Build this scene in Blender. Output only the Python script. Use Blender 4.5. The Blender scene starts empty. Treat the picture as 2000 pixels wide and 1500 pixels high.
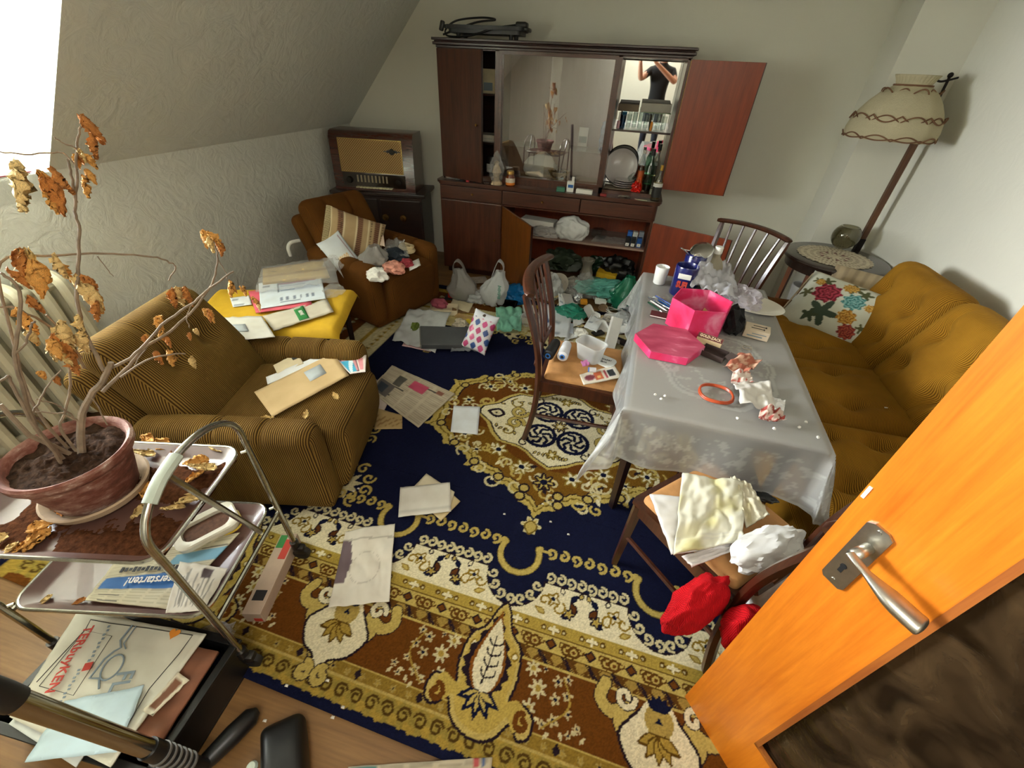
import bpy, bmesh, math, random
import numpy as np
from math import sin, cos, pi, radians, sqrt, atan2, hypot
from mathutils import Vector, Matrix, Euler, noise
C = bpy.context.scene.collection
SC = bpy.context.scene
# ---------------------------------------------------------------- camera, world, light, exposure
cam = bpy.data.cameras.new('camera'); cam.sensor_width = 36.0; cam.lens = 36.0 * 809.0 / 2000.0
cam.clip_start = 0.02
co = bpy.data.objects.new('camera', cam); C.objects.link(co); SC.camera = co
_p, _r, _y = radians(37.2), radians(3.05), radians(-12.5)
_f = Vector((sin(_y)*cos(_p), cos(_y)*cos(_p), -sin(_p))); _rt = Vector((cos(_y), -sin(_y), 0)); _u = _rt.cross(_f)
_r2 = cos(_r)*_rt + sin(_r)*_u; _u2 = -sin(_r)*_rt + cos(_r)*_u
_m = Matrix((_r2, _u2, -_f)).transposed().to_4x4(); _m.translation = (0, 0, 1.75); co.matrix_world = _m
W = bpy.data.worlds.new('sky'); SC.world = W; W.use_nodes = True
_bg = W.node_tree.nodes['Background']; _sky = W.node_tree.nodes.new('ShaderNodeTexSky')
_sky.sky_type = 'NISHITA'; _sky.sun_disc = False; _sky.sun_elevation = radians(40); _sky.sun_rotation = radians(120)
W.node_tree.links.new(_sky.outputs[0], _bg.inputs[0]); _bg.inputs[1].default_value = 0.35
def area(name, loc, rot, sx, sy, power, col):
    l = bpy.data.lights.new(name, 'AREA'); l.shape = 'RECTANGLE'; l.size = sx; l.size_y = sy; l.energy = power; l.color = col
    o = bpy.data.objects.new(name, l); C.objects.link(o); o.location = loc; o.rotation_euler = rot
    return o
# daylight entering through the two sashes of the dormer window, plus an unseen fill light added behind the camera
for _yc in (0.50, 1.28):
    area('window_daylight', (-4.62, _yc, 1.80), (0, radians(-90), 0), 1.0, 0.74, 285, (0.93, 0.97, 1.0))
area('added_fill_light', (0.1, -0.65, 2.40), (0, 0, 0), 1.0, 0.6, 25, (1.0, 0.95, 0.86))  # added fill to lift the shadows; no lamp is known here
SC.view_settings.view_transform = 'Standard'; SC.view_settings.look = 'None'; SC.view_settings.gamma = 1.0
SC.cycles.transparent_max_bounces = 24; SC.view_settings.use_curve_mapping = False; SC.view_settings.exposure = 0.36
# ---------------------------------------------------------------- objects
def link(name, me, parent=None):
    o = bpy.data.objects.new(name, me); C.objects.link(o)
    if parent: o.parent = parent
    return o
def obj(name, bm, mat, parent=None, smooth=True, loc=None, rot=None, ang=40, label=None):
    me = bpy.data.meshes.new(name)
    bmesh.ops.recalc_face_normals(bm, faces=bm.faces[:])
    bm.to_mesh(me); bm.free()
    if mat: me.materials.append(mat)
    if smooth:
        me.polygons.foreach_set('use_smooth', [True]*len(me.polygons))
        if ang < 180: me.set_sharp_from_angle(angle=radians(ang))
    o = link(name, me, parent)
    if loc is not None: o.location = loc
    if rot is not None: o.rotation_euler = rot
    if label: o['label'] = label
    return o
def tag(o, label, cat, group=None):
    o['label'] = label; o['category'] = cat
    if group: o['group'] = group
    return o
def thing(name, label, cat, loc=(0, 0, 0), rz=0, group=None, rot=None):
    o = link(name, None); o.location = loc; o.rotation_euler = rot if rot else (0, 0, rz)
    o.empty_display_size = 0.05
    return tag(o, label, cat, group)
def struct(o):
    o['kind'] = 'structure'; return o
def stuff(o):
    o['kind'] = 'stuff'; return o
def dup(root, loc, rz, label, group=None, rot=None):
    r = root.copy(); C.objects.link(r); r.location = loc; r.rotation_euler = rot if rot else (0, 0, rz); r['label'] = label
    if group: r['group'] = group
    for ch in root.children:
        c = ch.copy(); C.objects.link(c); c.parent = r
        for g in ch.children:
            d = g.copy(); C.objects.link(d); d.parent = c
    return r
# ---------------------------------------------------------------- geometry
B = bmesh.new
def xf(bm, vs, M):
    for v in vs: v.co = M @ v.co
def TR(loc=(0,0,0), rot=(0,0,0), sc=(1,1,1)):
    return Matrix.Translation(loc) @ Euler(rot).to_matrix().to_4x4() @ Matrix.Diagonal((*sc, 1))
def box(bm, c, s, bev=0.0, rot=(0,0,0), seg=2):
    r = bmesh.ops.create_cube(bm, size=1.0); vs = r['verts']
    xf(bm, vs, Matrix.Diagonal((*s, 1)))
    if bev > 0:
        es = list({e for v in vs for e in v.link_edges})
        q = bmesh.ops.bevel(bm, geom=vs+es, offset=bev, segments=seg, affect='EDGES', profile=0.5)
        vs = list({v for f in q['faces'] for v in f.verts} | {v for v in vs if v.is_valid})
    xf(bm, vs, TR(c, rot)); return vs
def box2(bm, a, b, bev=0.0):
    return box(bm, [(a[i]+b[i])/2 for i in range(3)], [abs(b[i]-a[i]) for i in range(3)], bev)
def basis(d):
    d = Vector(d).normalized(); a = Vector((0,0,1)) if abs(d.z) < 0.9 else Vector((1,0,0))
    u = d.cross(a).normalized(); return u, d.cross(u)
def tube(bm, pts, r, seg=8, closed=False, caps=True, flat=None):
    pts = [Vector(p) for p in pts]; n = len(pts)
    rs = r if isinstance(r, (list, tuple)) else [r]*n
    rings = []; u = None
    for i, p in enumerate(pts):
        if closed: d = pts[(i+1) % n]-pts[i-1]
        else: d = pts[min(i+1, n-1)]-pts[max(i-1, 0)]
        if d.length < 1e-9: d = Vector((0,0,1))
        d.normalize()
        if u is None: u, _ = basis(d)
        u = (u-d*u.dot(d))
        if u.length < 1e-6: u, _ = basis(d)
        u.normalize(); w = d.cross(u)
        ring = []
        for k in range(seg):
            a = 2*pi*k/seg; ring.append(bm.verts.new(p+rs[i]*(cos(a)*u+sin(a)*w*(flat or 1))))
        rings.append(ring)
    m = n if closed else n-1
    for i in range(m):
        A, D = rings[i], rings[(i+1) % n]
        for k in range(seg): bm.faces.new((A[k], A[(k+1) % seg], D[(k+1) % seg], D[k]))
    if caps and not closed:
        bm.faces.new(rings[0][::-1]); bm.faces.new(rings[-1])
def cyl(bm, a, b, r0, r1=None, seg=16): tube(bm, [a, b], [r0, r0 if r1 is None else r1], seg)
def lathe(bm, prof, seg=32, M=None, sx=1, sy=1):
    rings = []
    M = M or Matrix.Identity(4)
    for (r, z) in prof:
        if r < 1e-6: rings.append([bm.verts.new(M @ Vector((0, 0, z)))])
        else: rings.append([bm.verts.new(M @ Vector((r*sx*cos(2*pi*k/seg), r*sy*sin(2*pi*k/seg), z))) for k in range(seg)])
    for A, D in zip(rings, rings[1:]):
        for k in range(seg):
            k2 = (k+1) % seg
            if len(A) == 1 and len(D) == 1: break
            if len(A) == 1: bm.faces.new((A[0], D[k], D[k2]))
            elif len(D) == 1: bm.faces.new((A[k], D[0], A[k2]))
            else: bm.faces.new((A[k], A[k2], D[k2], D[k]))
def prism(bm, poly, z0, z1, M=None):
    M = M or Matrix.Identity(4)
    a = [bm.verts.new(M @ Vector((x, y, z0))) for x, y in poly]; b = [bm.verts.new(M @ Vector((x, y, z1))) for x, y in poly]
    bm.faces.new(a[::-1]); bm.faces.new(b); n = len(poly)
    for i in range(n): bm.faces.new((a[i], a[(i+1) % n], b[(i+1) % n], b[i]))
def rrect(w, h, r, n=5, x=0, y=0):
    o = []
    for cx, cy, a0 in ((w/2-r, h/2-r, 0), (-w/2+r, h/2-r, 90), (-w/2+r, -h/2+r, 180), (w/2-r, -h/2+r, 270)):
        for k in range(n+1):
            a = radians(a0+90*k/n); o.append((x+cx+r*cos(a), y+cy+r*sin(a)))
    return o
def surf(bm, nu, nv, f, wu=False, wv=False):
    V = [[bm.verts.new(f(i/(nu if wu else nu-1), j/(nv if wv else nv-1))) for j in range(nv)] for i in range(nu)]
    for i in range(nu if wu else nu-1):
        for j in range(nv if wv else nv-1):
            try: bm.faces.new((V[i][j], V[(i+1) % nu][j], V[(i+1) % nu][(j+1) % nv], V[i][(j+1) % nv]))
            except ValueError: pass
    return V
def rbox(bm, s, r, n=(10,10,4), fn=None, M=None):
    """rounded, finely divided box; fn(p, nrm) may move each point"""
    M = M or Matrix.Identity(4)
    def ax(L, k):
        h = L/2; rr = min(r, h*0.999); q = [-h, -h+rr*0.3, -h+rr*0.65]
        q += [-h+rr+(L-2*rr)*i/k for i in range(k+1)]
        return q+[h-rr*0.65, h-rr*0.3, h]
    A = [ax(s[i], n[i]) for i in range(3)]; cache = {}
    def vert(p):
        key = tuple(round(c, 6) for c in p)
        if key in cache: return cache[key]
        P = Vector(p); q = Vector([max(-s[i]/2+min(r, s[i]/2*0.999), min(s[i]/2-min(r, s[i]/2*0.999), p[i])) for i in range(3)])
        d = (P-q)
        nrm = d.normalized() if d.length > 1e-9 else Vector((0,0,1))
        o = q+nrm*min(r, min(s)/2*0.999)
        if fn: o = Vector(fn(o, nrm))
        v = bm.verts.new(M @ o); cache[key] = v; return v
    for k in range(3):
        i, j = (k+1) % 3, (k+2) % 3
        for sg in (-1, 1):
            for a in range(len(A[i])-1):
                for b in range(len(A[j])-1):
                    ps = []
                    for (da, db) in ((0,0),(1,0),(1,1),(0,1)):
                        p = [0,0,0]; p[k] = sg*s[k]/2; p[i] = A[i][a+da]; p[j] = A[j][b+db]; ps.append(vert(p))
                    if len(set(ps)) == 4:
                        try: bm.faces.new(ps)
                        except ValueError: pass
def nz(x, y=0.0, z=0.0): return noise.noise(Vector((x, y, z)))
def fract(x, y, z, o=4): return noise.fractal(Vector((x, y, z)), 0.9, 2.0, o)
def ridged(x, y, z, o=4): return noise.ridged_multi_fractal(Vector((x, y, z)), 0.9, 2.1, o, 1.0, 2.0)
def spline(P, n=8, closed=False):
    P = [Vector(p) for p in P]; out = []; N = len(P)
    for i in range(N if closed else N-1):
        g = lambda k: P[k % N] if closed else P[max(0, min(N-1, k))]
        a, b, c, d = g(i-1), g(i), g(i+1), g(i+2)
        for k in range(n):
            t = k/n
            out.append(0.5*((2*b)+(c-a)*t+(2*a-5*b+4*c-d)*t*t+(3*b-a-3*c+d)*t**3))
    if not closed: out.append(P[-1])
    return out
# ---------------------------------------------------------------- materials
MATS = {}
def srgb(c):
    if isinstance(c, str): c = [int(c[i:i+2], 16)/255 for i in (0, 2, 4)]
    return tuple((x/12.92 if x <= 0.04045 else ((x+0.055)/1.055)**2.4) for x in c)
class NT:
    def __init__(s, name):
        s.m = bpy.data.materials.new(name); s.m.use_nodes = True; s.t = s.m.node_tree
        s.b = s.t.nodes['Principled BSDF']; s.out = s.t.nodes['Material Output']
    def n(s, ty, **kw):
        q = s.t.nodes.new('ShaderNode'+ty)
        for k, v in kw.items():
            if k.startswith('i_'): q.inputs[k[2:].replace('_', ' ')].default_value = v
            else: setattr(q, k, v)
        return q
    def l(s, a, b): s.t.links.new(a, b)
    def ramp(s, fac, stops):
        r = s.n('ValToRGB'); e = r.color_ramp.elements
        while len(e) < len(stops): e.new(0.5)
        for k, (p, c) in enumerate(stops): e[k].position = p; e[k].color = (*c, 1)
        s.l(fac, r.inputs[0]); return r.outputs[0]
    def coord(s, kind='Object', scale=(1,1,1), rot=(0,0,0)):
        c = s.n('TexCoord'); mp = s.n('Mapping'); mp.inputs['Scale'].default_value = scale; mp.inputs['Rotation'].default_value = rot
        s.l(c.outputs[kind], mp.inputs[0]); return mp.outputs[0]
    def bump(s, h, strength, dist=0.01):
        bn = s.n('Bump'); bn.inputs['Strength'].default_value = strength; bn.inputs['Distance'].default_value = dist
        s.l(h, bn.inputs['Height'])
        if s.b.inputs['Normal'].is_linked:
            s.l(s.b.inputs['Normal'].links[0].from_socket, bn.inputs['Normal'])
        s.l(bn.outputs[0], s.b.inputs['Normal'])
def mat(name, col, rough=0.6, metal=0.0, var=0.15, vs=6.0, bump=0.0, bs=60.0, spec=0.5, coat=0.0, sheen=0.0, vscale=(1,1,1), coord='Object', detail=5.0):
    """general material: a base colour mottled by noise, with optional fine relief"""
    if name in MATS: return MATS[name]
    t = NT(name); c = srgb(col); co = t.coord(coord, vscale)
    nzn = t.n('TexNoise', i_Scale=vs, i_Detail=detail, i_Roughness=0.6); t.l(co, nzn.inputs['Vector'])
    lo = tuple(x*(1-var) for x in c); hi = tuple(min(1, x*(1+var)) for x in c)
    t.l(t.ramp(nzn.outputs[0], [(0.3, lo), (0.7, hi)]), t.b.inputs['Base Color'])
    t.b.inputs['Roughness'].default_value = rough; t.b.inputs['Metallic'].default_value = metal
    t.b.inputs['Specular IOR Level'].default_value = spec; t.b.inputs['Coat Weight'].default_value = coat
    if sheen: t.b.inputs['Sheen Weight'].default_value = sheen; t.b.inputs['Sheen Roughness'].default_value = 0.4
    if bump:
        n2 = t.n('TexNoise', i_Scale=bs, i_Detail=4.0); t.l(co, n2.inputs['Vector']); t.bump(n2.outputs[0], bump, 0.004)
    MATS[name] = t.m; return t.m
def wood(name, dark, light, rough=0.35, axis=2, scale=1.0, coat=0.2, contrast=1.0):
    if name in MATS: return MATS[name]
    t = NT(name); sc = [9*scale]*3; sc[axis] = 0.9*scale; co = t.coord('Object', sc)
    a = t.n('TexNoise', i_Scale=2.2, i_Detail=8.0, i_Roughness=0.65, i_Distortion=0.6); t.l(co, a.inputs['Vector'])
    sc2 = [70*scale]*3; sc2[axis] = 2.2*scale; b = t.n('TexNoise', i_Scale=2.5, i_Detail=4.0); t.l(t.coord('Object', sc2), b.inputs['Vector'])
    mx = t.n('Math', operation='MULTIPLY_ADD'); t.l(b.outputs[0], mx.inputs[0]); mx.inputs[1].default_value = 0.45; t.l(a.outputs[0], mx.inputs[2])
    k = 0.22*contrast
    t.l(t.ramp(mx.outputs[0], [(0.72-k, srgb(dark)), (0.72+k, srgb(light))]), t.b.inputs['Base Color'])
    t.b.inputs['Roughness'].default_value = rough; t.b.inputs['Coat Weight'].default_value = coat; t.b.inputs['Coat Roughness'].default_value = 0.25
    t.bump(b.outputs[0], 0.08, 0.002); MATS[name] = t.m; return t.m
def cord(name, dark, light, axis=0, pitch=0.008, rough=0.9, depth=0.6):
    """corduroy: fine parallel ribs along one object axis"""
    if name in MATS: return MATS[name]
    t = NT(name); co = t.coord('Object')
    w = t.n('TexWave', wave_type='BANDS', bands_direction='XYZ'[axis], wave_profile='SIN', i_Scale=0.314/pitch, i_Distortion=0.35, i_Detail=1.0)
    w.inputs['Detail Scale'].default_value = 0.6
    t.l(co, w.inputs['Vector'])
    w2 = t.n('TexWave', wave_type='BANDS', bands_direction='XYZ'[1 if axis != 1 else 0], wave_profile='SIN', i_Scale=0.314/pitch, i_Distortion=0.35, i_Detail=1.0)
    w2.inputs['Detail Scale'].default_value = 0.6; t.l(co, w2.inputs['Vector'])
    tc = t.n('TexCoord'); sx = t.n('SeparateXYZ'); t.l(tc.outputs['Normal'], sx.inputs[0]); ab = t.n('Math', operation='ABSOLUTE'); t.l(sx.outputs[axis], ab.inputs[0])
    gt = t.n('Math', operation='GREATER_THAN'); t.l(ab.outputs[0], gt.inputs[0]); gt.inputs[1].default_value = 0.80
    wm = t.n('MixRGB'); t.l(gt.outputs[0], wm.inputs[0]); t.l(w.outputs[1], wm.inputs[1]); t.l(w2.outputs[1], wm.inputs[2])
    n1 = t.n('TexNoise', i_Scale=3.0, i_Detail=5.0); t.l(co, n1.inputs['Vector'])
    cA = t.ramp(wm.outputs[0], [(0.15, srgb(dark)), (0.8, srgb(light))])
    mx = t.n('MixRGB', blend_type='MULTIPLY'); mx.inputs[0].default_value = 0.8
    t.l(cA, mx.inputs[1]); t.l(t.ramp(n1.outputs[0], [(0.35, (0.62, 0.58, 0.5)), (0.68, (1.1, 1.08, 1.0))]), mx.inputs[2])
    t.l(mx.outputs[0], t.b.inputs['Base Color']); t.b.inputs['Roughness'].default_value = rough
    t.b.inputs['Specular IOR Level'].default_value = 0.15
    t.b.inputs['Sheen Weight'].default_value = 0.25; t.b.inputs['Sheen Roughness'].default_value = 0.35; t.b.inputs['Sheen Tint'].default_value = (*srgb(light), 1)
    t.bump(wm.outputs[0], depth, 0.003); MATS[name] = t.m; return t.m
def glassy(name, col, rough=0.05, alpha=0.25, spec=0.5, tint=None):
    """thin transparent sheet: clear or tinted see-through mixed with a glossy film"""
    if name in MATS: return MATS[name]
    t = NT(name); t.b.inputs['Base Color'].default_value = (*srgb(col), 1); t.b.inputs['Roughness'].default_value = rough
    t.b.inputs['Specular IOR Level'].default_value = spec
    tr = t.n('BsdfTransparent'); tr.inputs[0].default_value = (*(srgb(tint) if tint else (1,1,1)), 1)
    mx = t.n('MixShader'); fr = t.n('LayerWeight', i_Blend=0.25)
    ad = t.n('Math', operation='MULTIPLY_ADD', use_clamp=True); t.l(fr.outputs['Facing'], ad.inputs[0]); ad.inputs[1].default_value = 0.45; ad.inputs[2].default_value = alpha
    t.l(ad.outputs[0], mx.inputs[0]); t.l(tr.outputs[0], mx.inputs[1]); t.l(t.b.outputs[0], mx.inputs[2]); t.l(mx.outputs[0], t.out.inputs[0])
    MATS[name] = t.m; return t.m
def clear(name, tint, base=0.03, k=1.3, rough=0.02):
    """thin-walled glass: tinted see-through plus mirror-like glints"""
    if name in MATS: return MATS[name]
    t = NT(name); gs = t.n('BsdfGlossy'); gs.inputs['Roughness'].default_value = rough; tp = t.n('BsdfTransparent'); tp.inputs[0].default_value = (*srgb(tint), 1)
    fr = t.n('LayerWeight', i_Blend=0.5); pw = t.n('Math', operation='POWER'); t.l(fr.outputs['Facing'], pw.inputs[0]); pw.inputs[1].default_value = 3.5; ad = t.n('Math', operation='MULTIPLY_ADD', use_clamp=True); t.l(pw.outputs[0], ad.inputs[0]); ad.inputs[1].default_value = k*.55; ad.inputs[2].default_value = base+.02
    mx = t.n('MixShader'); t.l(ad.outputs[0], mx.inputs[0]); t.l(tp.outputs[0], mx.inputs[1]); t.l(gs.outputs[0], mx.inputs[2]); t.l(mx.outputs[0], t.out.inputs[0])
    MATS[name] = t.m; return t.m
def film(name, col, alpha=0.6, rough=0.3, trans=0.4, wr=0.4, ws=25.0):
    """soft plastic film: milky, lets light through, wrinkled"""
    if name in MATS: return MATS[name]
    t = NT(name); c = srgb(col); co = t.coord('Object')
    t.b.inputs['Base Color'].default_value = (*c, 1); t.b.inputs['Roughness'].default_value = rough
    n2 = t.n('TexNoise', i_Scale=ws, i_Detail=5.0, i_Distortion=1.5); t.l(co, n2.inputs['Vector']); t.bump(n2.outputs[0], wr, 0.01)
    tl = t.n('BsdfTranslucent'); tl.inputs[0].default_value = (*c, 1)
    m1 = t.n('MixShader'); m1.inputs[0].default_value = trans; t.l(t.b.outputs[0], m1.inputs[1]); t.l(tl.outputs[0], m1.inputs[2])
    tr = t.n('BsdfTransparent'); m2 = t.n('MixShader'); m2.inputs[0].default_value = alpha
    t.l(tr.outputs[0], m2.inputs[1]); t.l(m1.outputs[0], m2.inputs[2]); t.l(m2.outputs[0], t.out.inputs[0])
    MATS[name] = t.m; return t.m
def printed(name='printed_paper', rough=0.75, bump=0.1):
    """colour comes from the print computed for each sheet"""
    if name in MATS: return MATS[name]
    t = NT(name); a = t.n('VertexColor', layer_name='print'); co = t.coord('Object')
    n1 = t.n('TexNoise', i_Scale=8.0, i_Detail=5.0); t.l(co, n1.inputs['Vector'])
    mx = t.n('MixRGB', blend_type='MULTIPLY'); mx.inputs[0].default_value = 1.0
    t.l(a.outputs[0], mx.inputs[1]); t.l(t.ramp(n1.outputs[0], [(0.35, (0.88, 0.86, 0.83)), (0.65, (1, 1, 1))]), mx.inputs[2])
    t.l(mx.outputs[0], t.b.inputs['Base Color']); t.b.inputs['Roughness'].default_value = rough
    if bump: t.bump(n1.outputs[0], bump, 0.006)
    MATS[name] = t.m; return t.m
def gridmesh(name, P, col=None, m=None, parent=None, smooth=True, thick=0.0):
    """mesh from an (nu,nv,3) array of points; col = (nu,nv,3) linear print colours"""
    nu, nv = P.shape[:2]; V = P.reshape(-1, 3)
    i, j = np.meshgrid(np.arange(nu-1), np.arange(nv-1), indexing='ij')
    a = (i*nv+j).ravel(); F = np.stack([a, a+nv, a+nv+1, a+1], 1)
    cols = None if col is None else np.asarray(col, float).reshape(-1, 3)
    if thick > 0:
        n = nu*nv; V2 = V.copy(); V2[:, 2] -= thick
        per = [k for k in range(nv)]+[k*nv+nv-1 for k in range(1, nu)]+[(nu-1)*nv+k for k in range(nv-2, -1, -1)]+[k*nv for k in range(nu-2, 0, -1)]
        per = np.array(per); nx = np.roll(per, -1)
        S = np.stack([per, nx, nx+n, per+n], 1); F = np.concatenate([F, F[:, ::-1]+n, S]); V = np.concatenate([V, V2])
        if cols is not None: cols = np.concatenate([cols, cols])
    me = bpy.data.meshes.new(name); me.vertices.add(len(V)); me.vertices.foreach_set('co', V.astype(np.float32).ravel())
    me.loops.add(F.size); me.loops.foreach_set('vertex_index', F.astype(np.int32).ravel())
    me.polygons.add(len(F)); me.polygons.foreach_set('loop_start', np.arange(0, F.size, 4, dtype=np.int32))
    me.update(calc_edges=True); me.validate()
    if cols is not None:
        at = me.color_attributes.new('print', 'FLOAT_COLOR', 'POINT')
        at.data.foreach_set('color', np.concatenate([cols, np.ones((len(cols), 1))], 1).astype(np.float32).ravel())
    me.polygons.foreach_set('use_smooth', [smooth]*len(me.polygons))
    me.materials.append(m or printed())
    return link(name, me, parent)
def L(h): return np.array(srgb(h))
def text(name, s, size, m, parent, loc, rot=(0,0,0), ext=0.0006, align='CENTER', sx=1.0, bold=0.0):
    c = bpy.data.curves.new(name, 'FONT'); c.body = s; c.size = size; c.extrude = ext; c.align_x = align; c.align_y = 'CENTER'; c.resolution_u = 2
    c.offset = bold
    t = bpy.data.objects.new('tmp', c); C.objects.link(t)
    me = bpy.data.meshes.new_from_object(t.evaluated_get(bpy.context.evaluated_depsgraph_get())); bpy.data.objects.remove(t); bpy.data.curves.remove(c)
    me.materials.clear(); me.materials.append(m); o = link(name, me, parent); o.location = loc; o.rotation_euler = rot; o.scale = (sx, 1, 1)
    return o

# ================================================================ the room
def plaster(name, col, bs=5.0, st=0.5):
    t = NT(name); co = t.coord('Object')
    a = t.n('TexNoise', i_Scale=bs, i_Detail=7.0, i_Roughness=0.6, i_Distortion=2.2); t.l(co, a.inputs['Vector'])
    b = t.n('TexWave', wave_type='RINGS', i_Scale=1.6, i_Distortion=22.0, i_Detail=4.0); b.inputs['Detail Scale'].default_value = 1.4; t.l(co, b.inputs['Vector'])
    c = srgb(col); n2 = t.n('TexNoise', i_Scale=1.1, i_Detail=3.0); t.l(co, n2.inputs['Vector'])
    t.l(t.ramp(n2.outputs[0], [(0.3, tuple(x*0.93 for x in c)), (0.7, c)]), t.b.inputs['Base Color']); t.b.inputs['Roughness'].default_value = 0.85
    t.b.inputs['Specular IOR Level'].default_value = 0.2
    t.bump(b.outputs[1], st*0.35, 0.004); t.bump(a.outputs[0], st, 0.012)
    MATS[name] = t.m; return t.m
PL = plaster('rough_plaster', 'e2e2d6'); PLs = plaster('brushed_plaster', 'dedfd4', 6.5, 0.95); PLb = plaster('smooth_plaster', 'e3e1d2', 7.0, 0.16)
FLOOR = wood('laminate_floor', '6c4b26', '8d683a', 0.5, 0, 0.7, 0.05)
def S(name, parts, m, poly=None):
    bm = B()
    for a, b in parts: box2(bm, a, b)
    return struct(obj(name, bm, m, smooth=False))
S('floor', [((-2.97, -1.1, -0.08), (2.17, 4.6, 0))], FLOOR)
S('wall_left', [((-2.97, -1.1, 0), (-2.87, 4.5, 1.23))], PLs)
S('wall_back', [((-2.97, 4.5, 0), (2.17, 4.6, 2.55))], PLb)
S('wall_right', [((2.07, -1.1, 0), (2.17, 4.5, 2.55))], PLb)
S('wall_front', [((-2.97, -1.2, 0), (2.17, -1.1, 2.55))], PLb)
S('wall_front_door', [((1.07, -0.17, 0), (2.07, -0.04, 2.55))], PLb)
S('wall_chimney', [((1.666, 4.165, 0), (2.07, 4.5, 2.45))], PLb)
S('ceiling', [((-1.76, -1.1, 2.45), (2.17, 4.6, 2.55))], PLb)
def slope(name, y0, y1, xa, xb):
    z = lambda x: 1.23+(x+2.87)*1.0922
    bm = B(); M = Matrix(((1,0,0,0),(0,0,1,0),(0,1,0,0),(0,0,0,1)))
    prism(bm, [(xa, z(xa)), (xb, z(xb)), (xb, z(xb)+0.13), (xa, z(xa)+0.13)], y0, y1, M)
    return struct(obj(name, bm, PLs, smooth=False))
slope('ceiling_slope_back', 1.70, 4.5, -2.87, -1.70); slope('ceiling_slope_front', -1.1, 0.12, -2.87, -1.70); slope('ceiling_slope_top', 0.12, 1.70, -1.845, -1.70)
_M = Matrix(((1,0,0,0),(0,0,1,0),(0,1,0,0),(0,0,0,1)))
for nm, y0, y1 in (('wall_dormer_far', 1.697, 1.80), ('wall_dormer_near', 0.02, 0.123)):
    bm = B(); prism(bm, [(-4.50, 1.10), (-2.87, 1.10), (-2.868, 1.232), (-1.842, 2.352), (-1.842, 2.36), (-4.50, 2.36)], y0, y1, _M); struct(obj(nm, bm, PL, smooth=False))
S('ceiling_dormer', [((-4.50, 0.02, 2.35), (-1.84, 1.80, 2.43))], PLb)
S('trim_ledge', [((-4.50, 0.12, 1.12), (-2.87, 1.70, 1.222))], PL)
S('wall_dormer_window', [((-4.52, 0.12, 1.2), (-4.40, 1.70, 1.30)), ((-4.52, 0.12, 2.27), (-4.40, 1.70, 2.35))], PLb)
WH = mat('white_lacquer', 'ecebe2', 0.35, var=0.04)
w = struct(link('window_1', None)); w.location = (-4.45, 0.91, 1.78)
for s in (-1, 1):
    bm = B()
    for q in (-1, 1):
        box(bm, (0, s*0.395+q*0.365, 0), (0.06, 0.05, 0.97), 0.006); box(bm, (0, s*0.395, q*0.46), (0.06, 0.72, 0.05), 0.006)
    f = obj('window_sash', bm, WH, w, smooth=False)
    bm = B(); box(bm, (0, s*0.395, 0), (0.008, 0.70, 0.90)); obj('pane', bm, glassy('window_glass', 'ffffff', 0.02, 0.04), f, smooth=False)
    bm = B(); box(bm, (0.045, s*0.06, 0), (0.03, 0.02, 0.11), 0.005); obj('window_handle', bm, mat('aluminium', 'b9b9b4', 0.3, 1.0, 0.05), f)
ALU = MATS['aluminium']
# door ----------------------------------------------------------------
DW = wood('orange_door_veneer', 'b25a10', 'd98021', 0.33, 2, 1.0, 0.35, 1.3)
DWe = wood('door_edge_wood', '7a3c10', '9c5a20', 0.5, 2, 1.0, 0.1)
hx, hy = 1.045, -0.005; ang = atan2(0.68-hy, 0.542-hx); DWID = 0.828
d = struct(link('door_1', None)); d.location = (hx, hy, 0.008); d.rotation_euler = (0, 0, ang)   # local x runs from hinge to free edge
Hd, st, th = 1.98, 0.19, 0.04
bm = B()
for a, b in (((0, -th/2, 0), (0.15, th/2, Hd)), ((DWID-st, -th/2, 0), (DWID, th/2, Hd)), ((0.15, -th/2, 0), (DWID-st, th/2, 0.245)), ((0.15, -th/2, Hd-0.17), (DWID-st, th/2, Hd))):
    box2(bm, a, b)
obj('door_frame', bm, DW, d, smooth=False)
bm = B()
for s in (-1, 1):
    y = s*(th/2-0.004)
    for a, b in (((0.15, 0.245), (0.162, Hd-0.17)), ((DWID-st-0.012, 0.245), (DWID-st, Hd-0.17)), ((0.15, 0.245), (DWID-st, 0.257)), ((0.15, Hd-0.182), (DWID-st, Hd-0.17))):
        box2(bm, (a[0], y-0.006, a[1]), (b[0], y+0.006, b[1]))
obj('glazing_bead', bm, DWe, d, smooth=False)
t = NT('patterned_brown_glass'); co_ = t.coord('Object'); v = t.n('TexVoronoi', i_Scale=34.0); n_ = t.n('TexNoise', i_Scale=9.0, i_Detail=4.0, i_Distortion=1.0)
t.l(co_, v.inputs['Vector']); t.l(co_, n_.inputs['Vector']); t.b.inputs['Base Color'].default_value = (*srgb('34261a'), 1); t.b.inputs['Roughness'].default_value = 0.16
t.l(t.ramp(n_.outputs[0], [(0.35, srgb('1c140c')), (0.7, srgb('4b3a26'))]), t.b.inputs['Base Color'])
t.bump(v.outputs['Distance'], 0.35, 0.006); t.bump(n_.outputs[0], 0.6, 0.02)
tr = t.n('BsdfTransparent'); tr.inputs[0].default_value = (*srgb('6b5236'), 1); mx = t.n('MixShader'); mx.inputs[0].default_value = 0.72
t.l(tr.outputs[0], mx.inputs[1]); t.l(t.b.outputs[0], mx.inputs[2]); t.l(mx.outputs[0], t.out.inputs[0])
bm = B(); box2(bm, (0.15, -0.003, 0.245), (DWID-st, 0.003, Hd-0.17)); obj('door_pane', bm, t.m, d, smooth=False)
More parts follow.
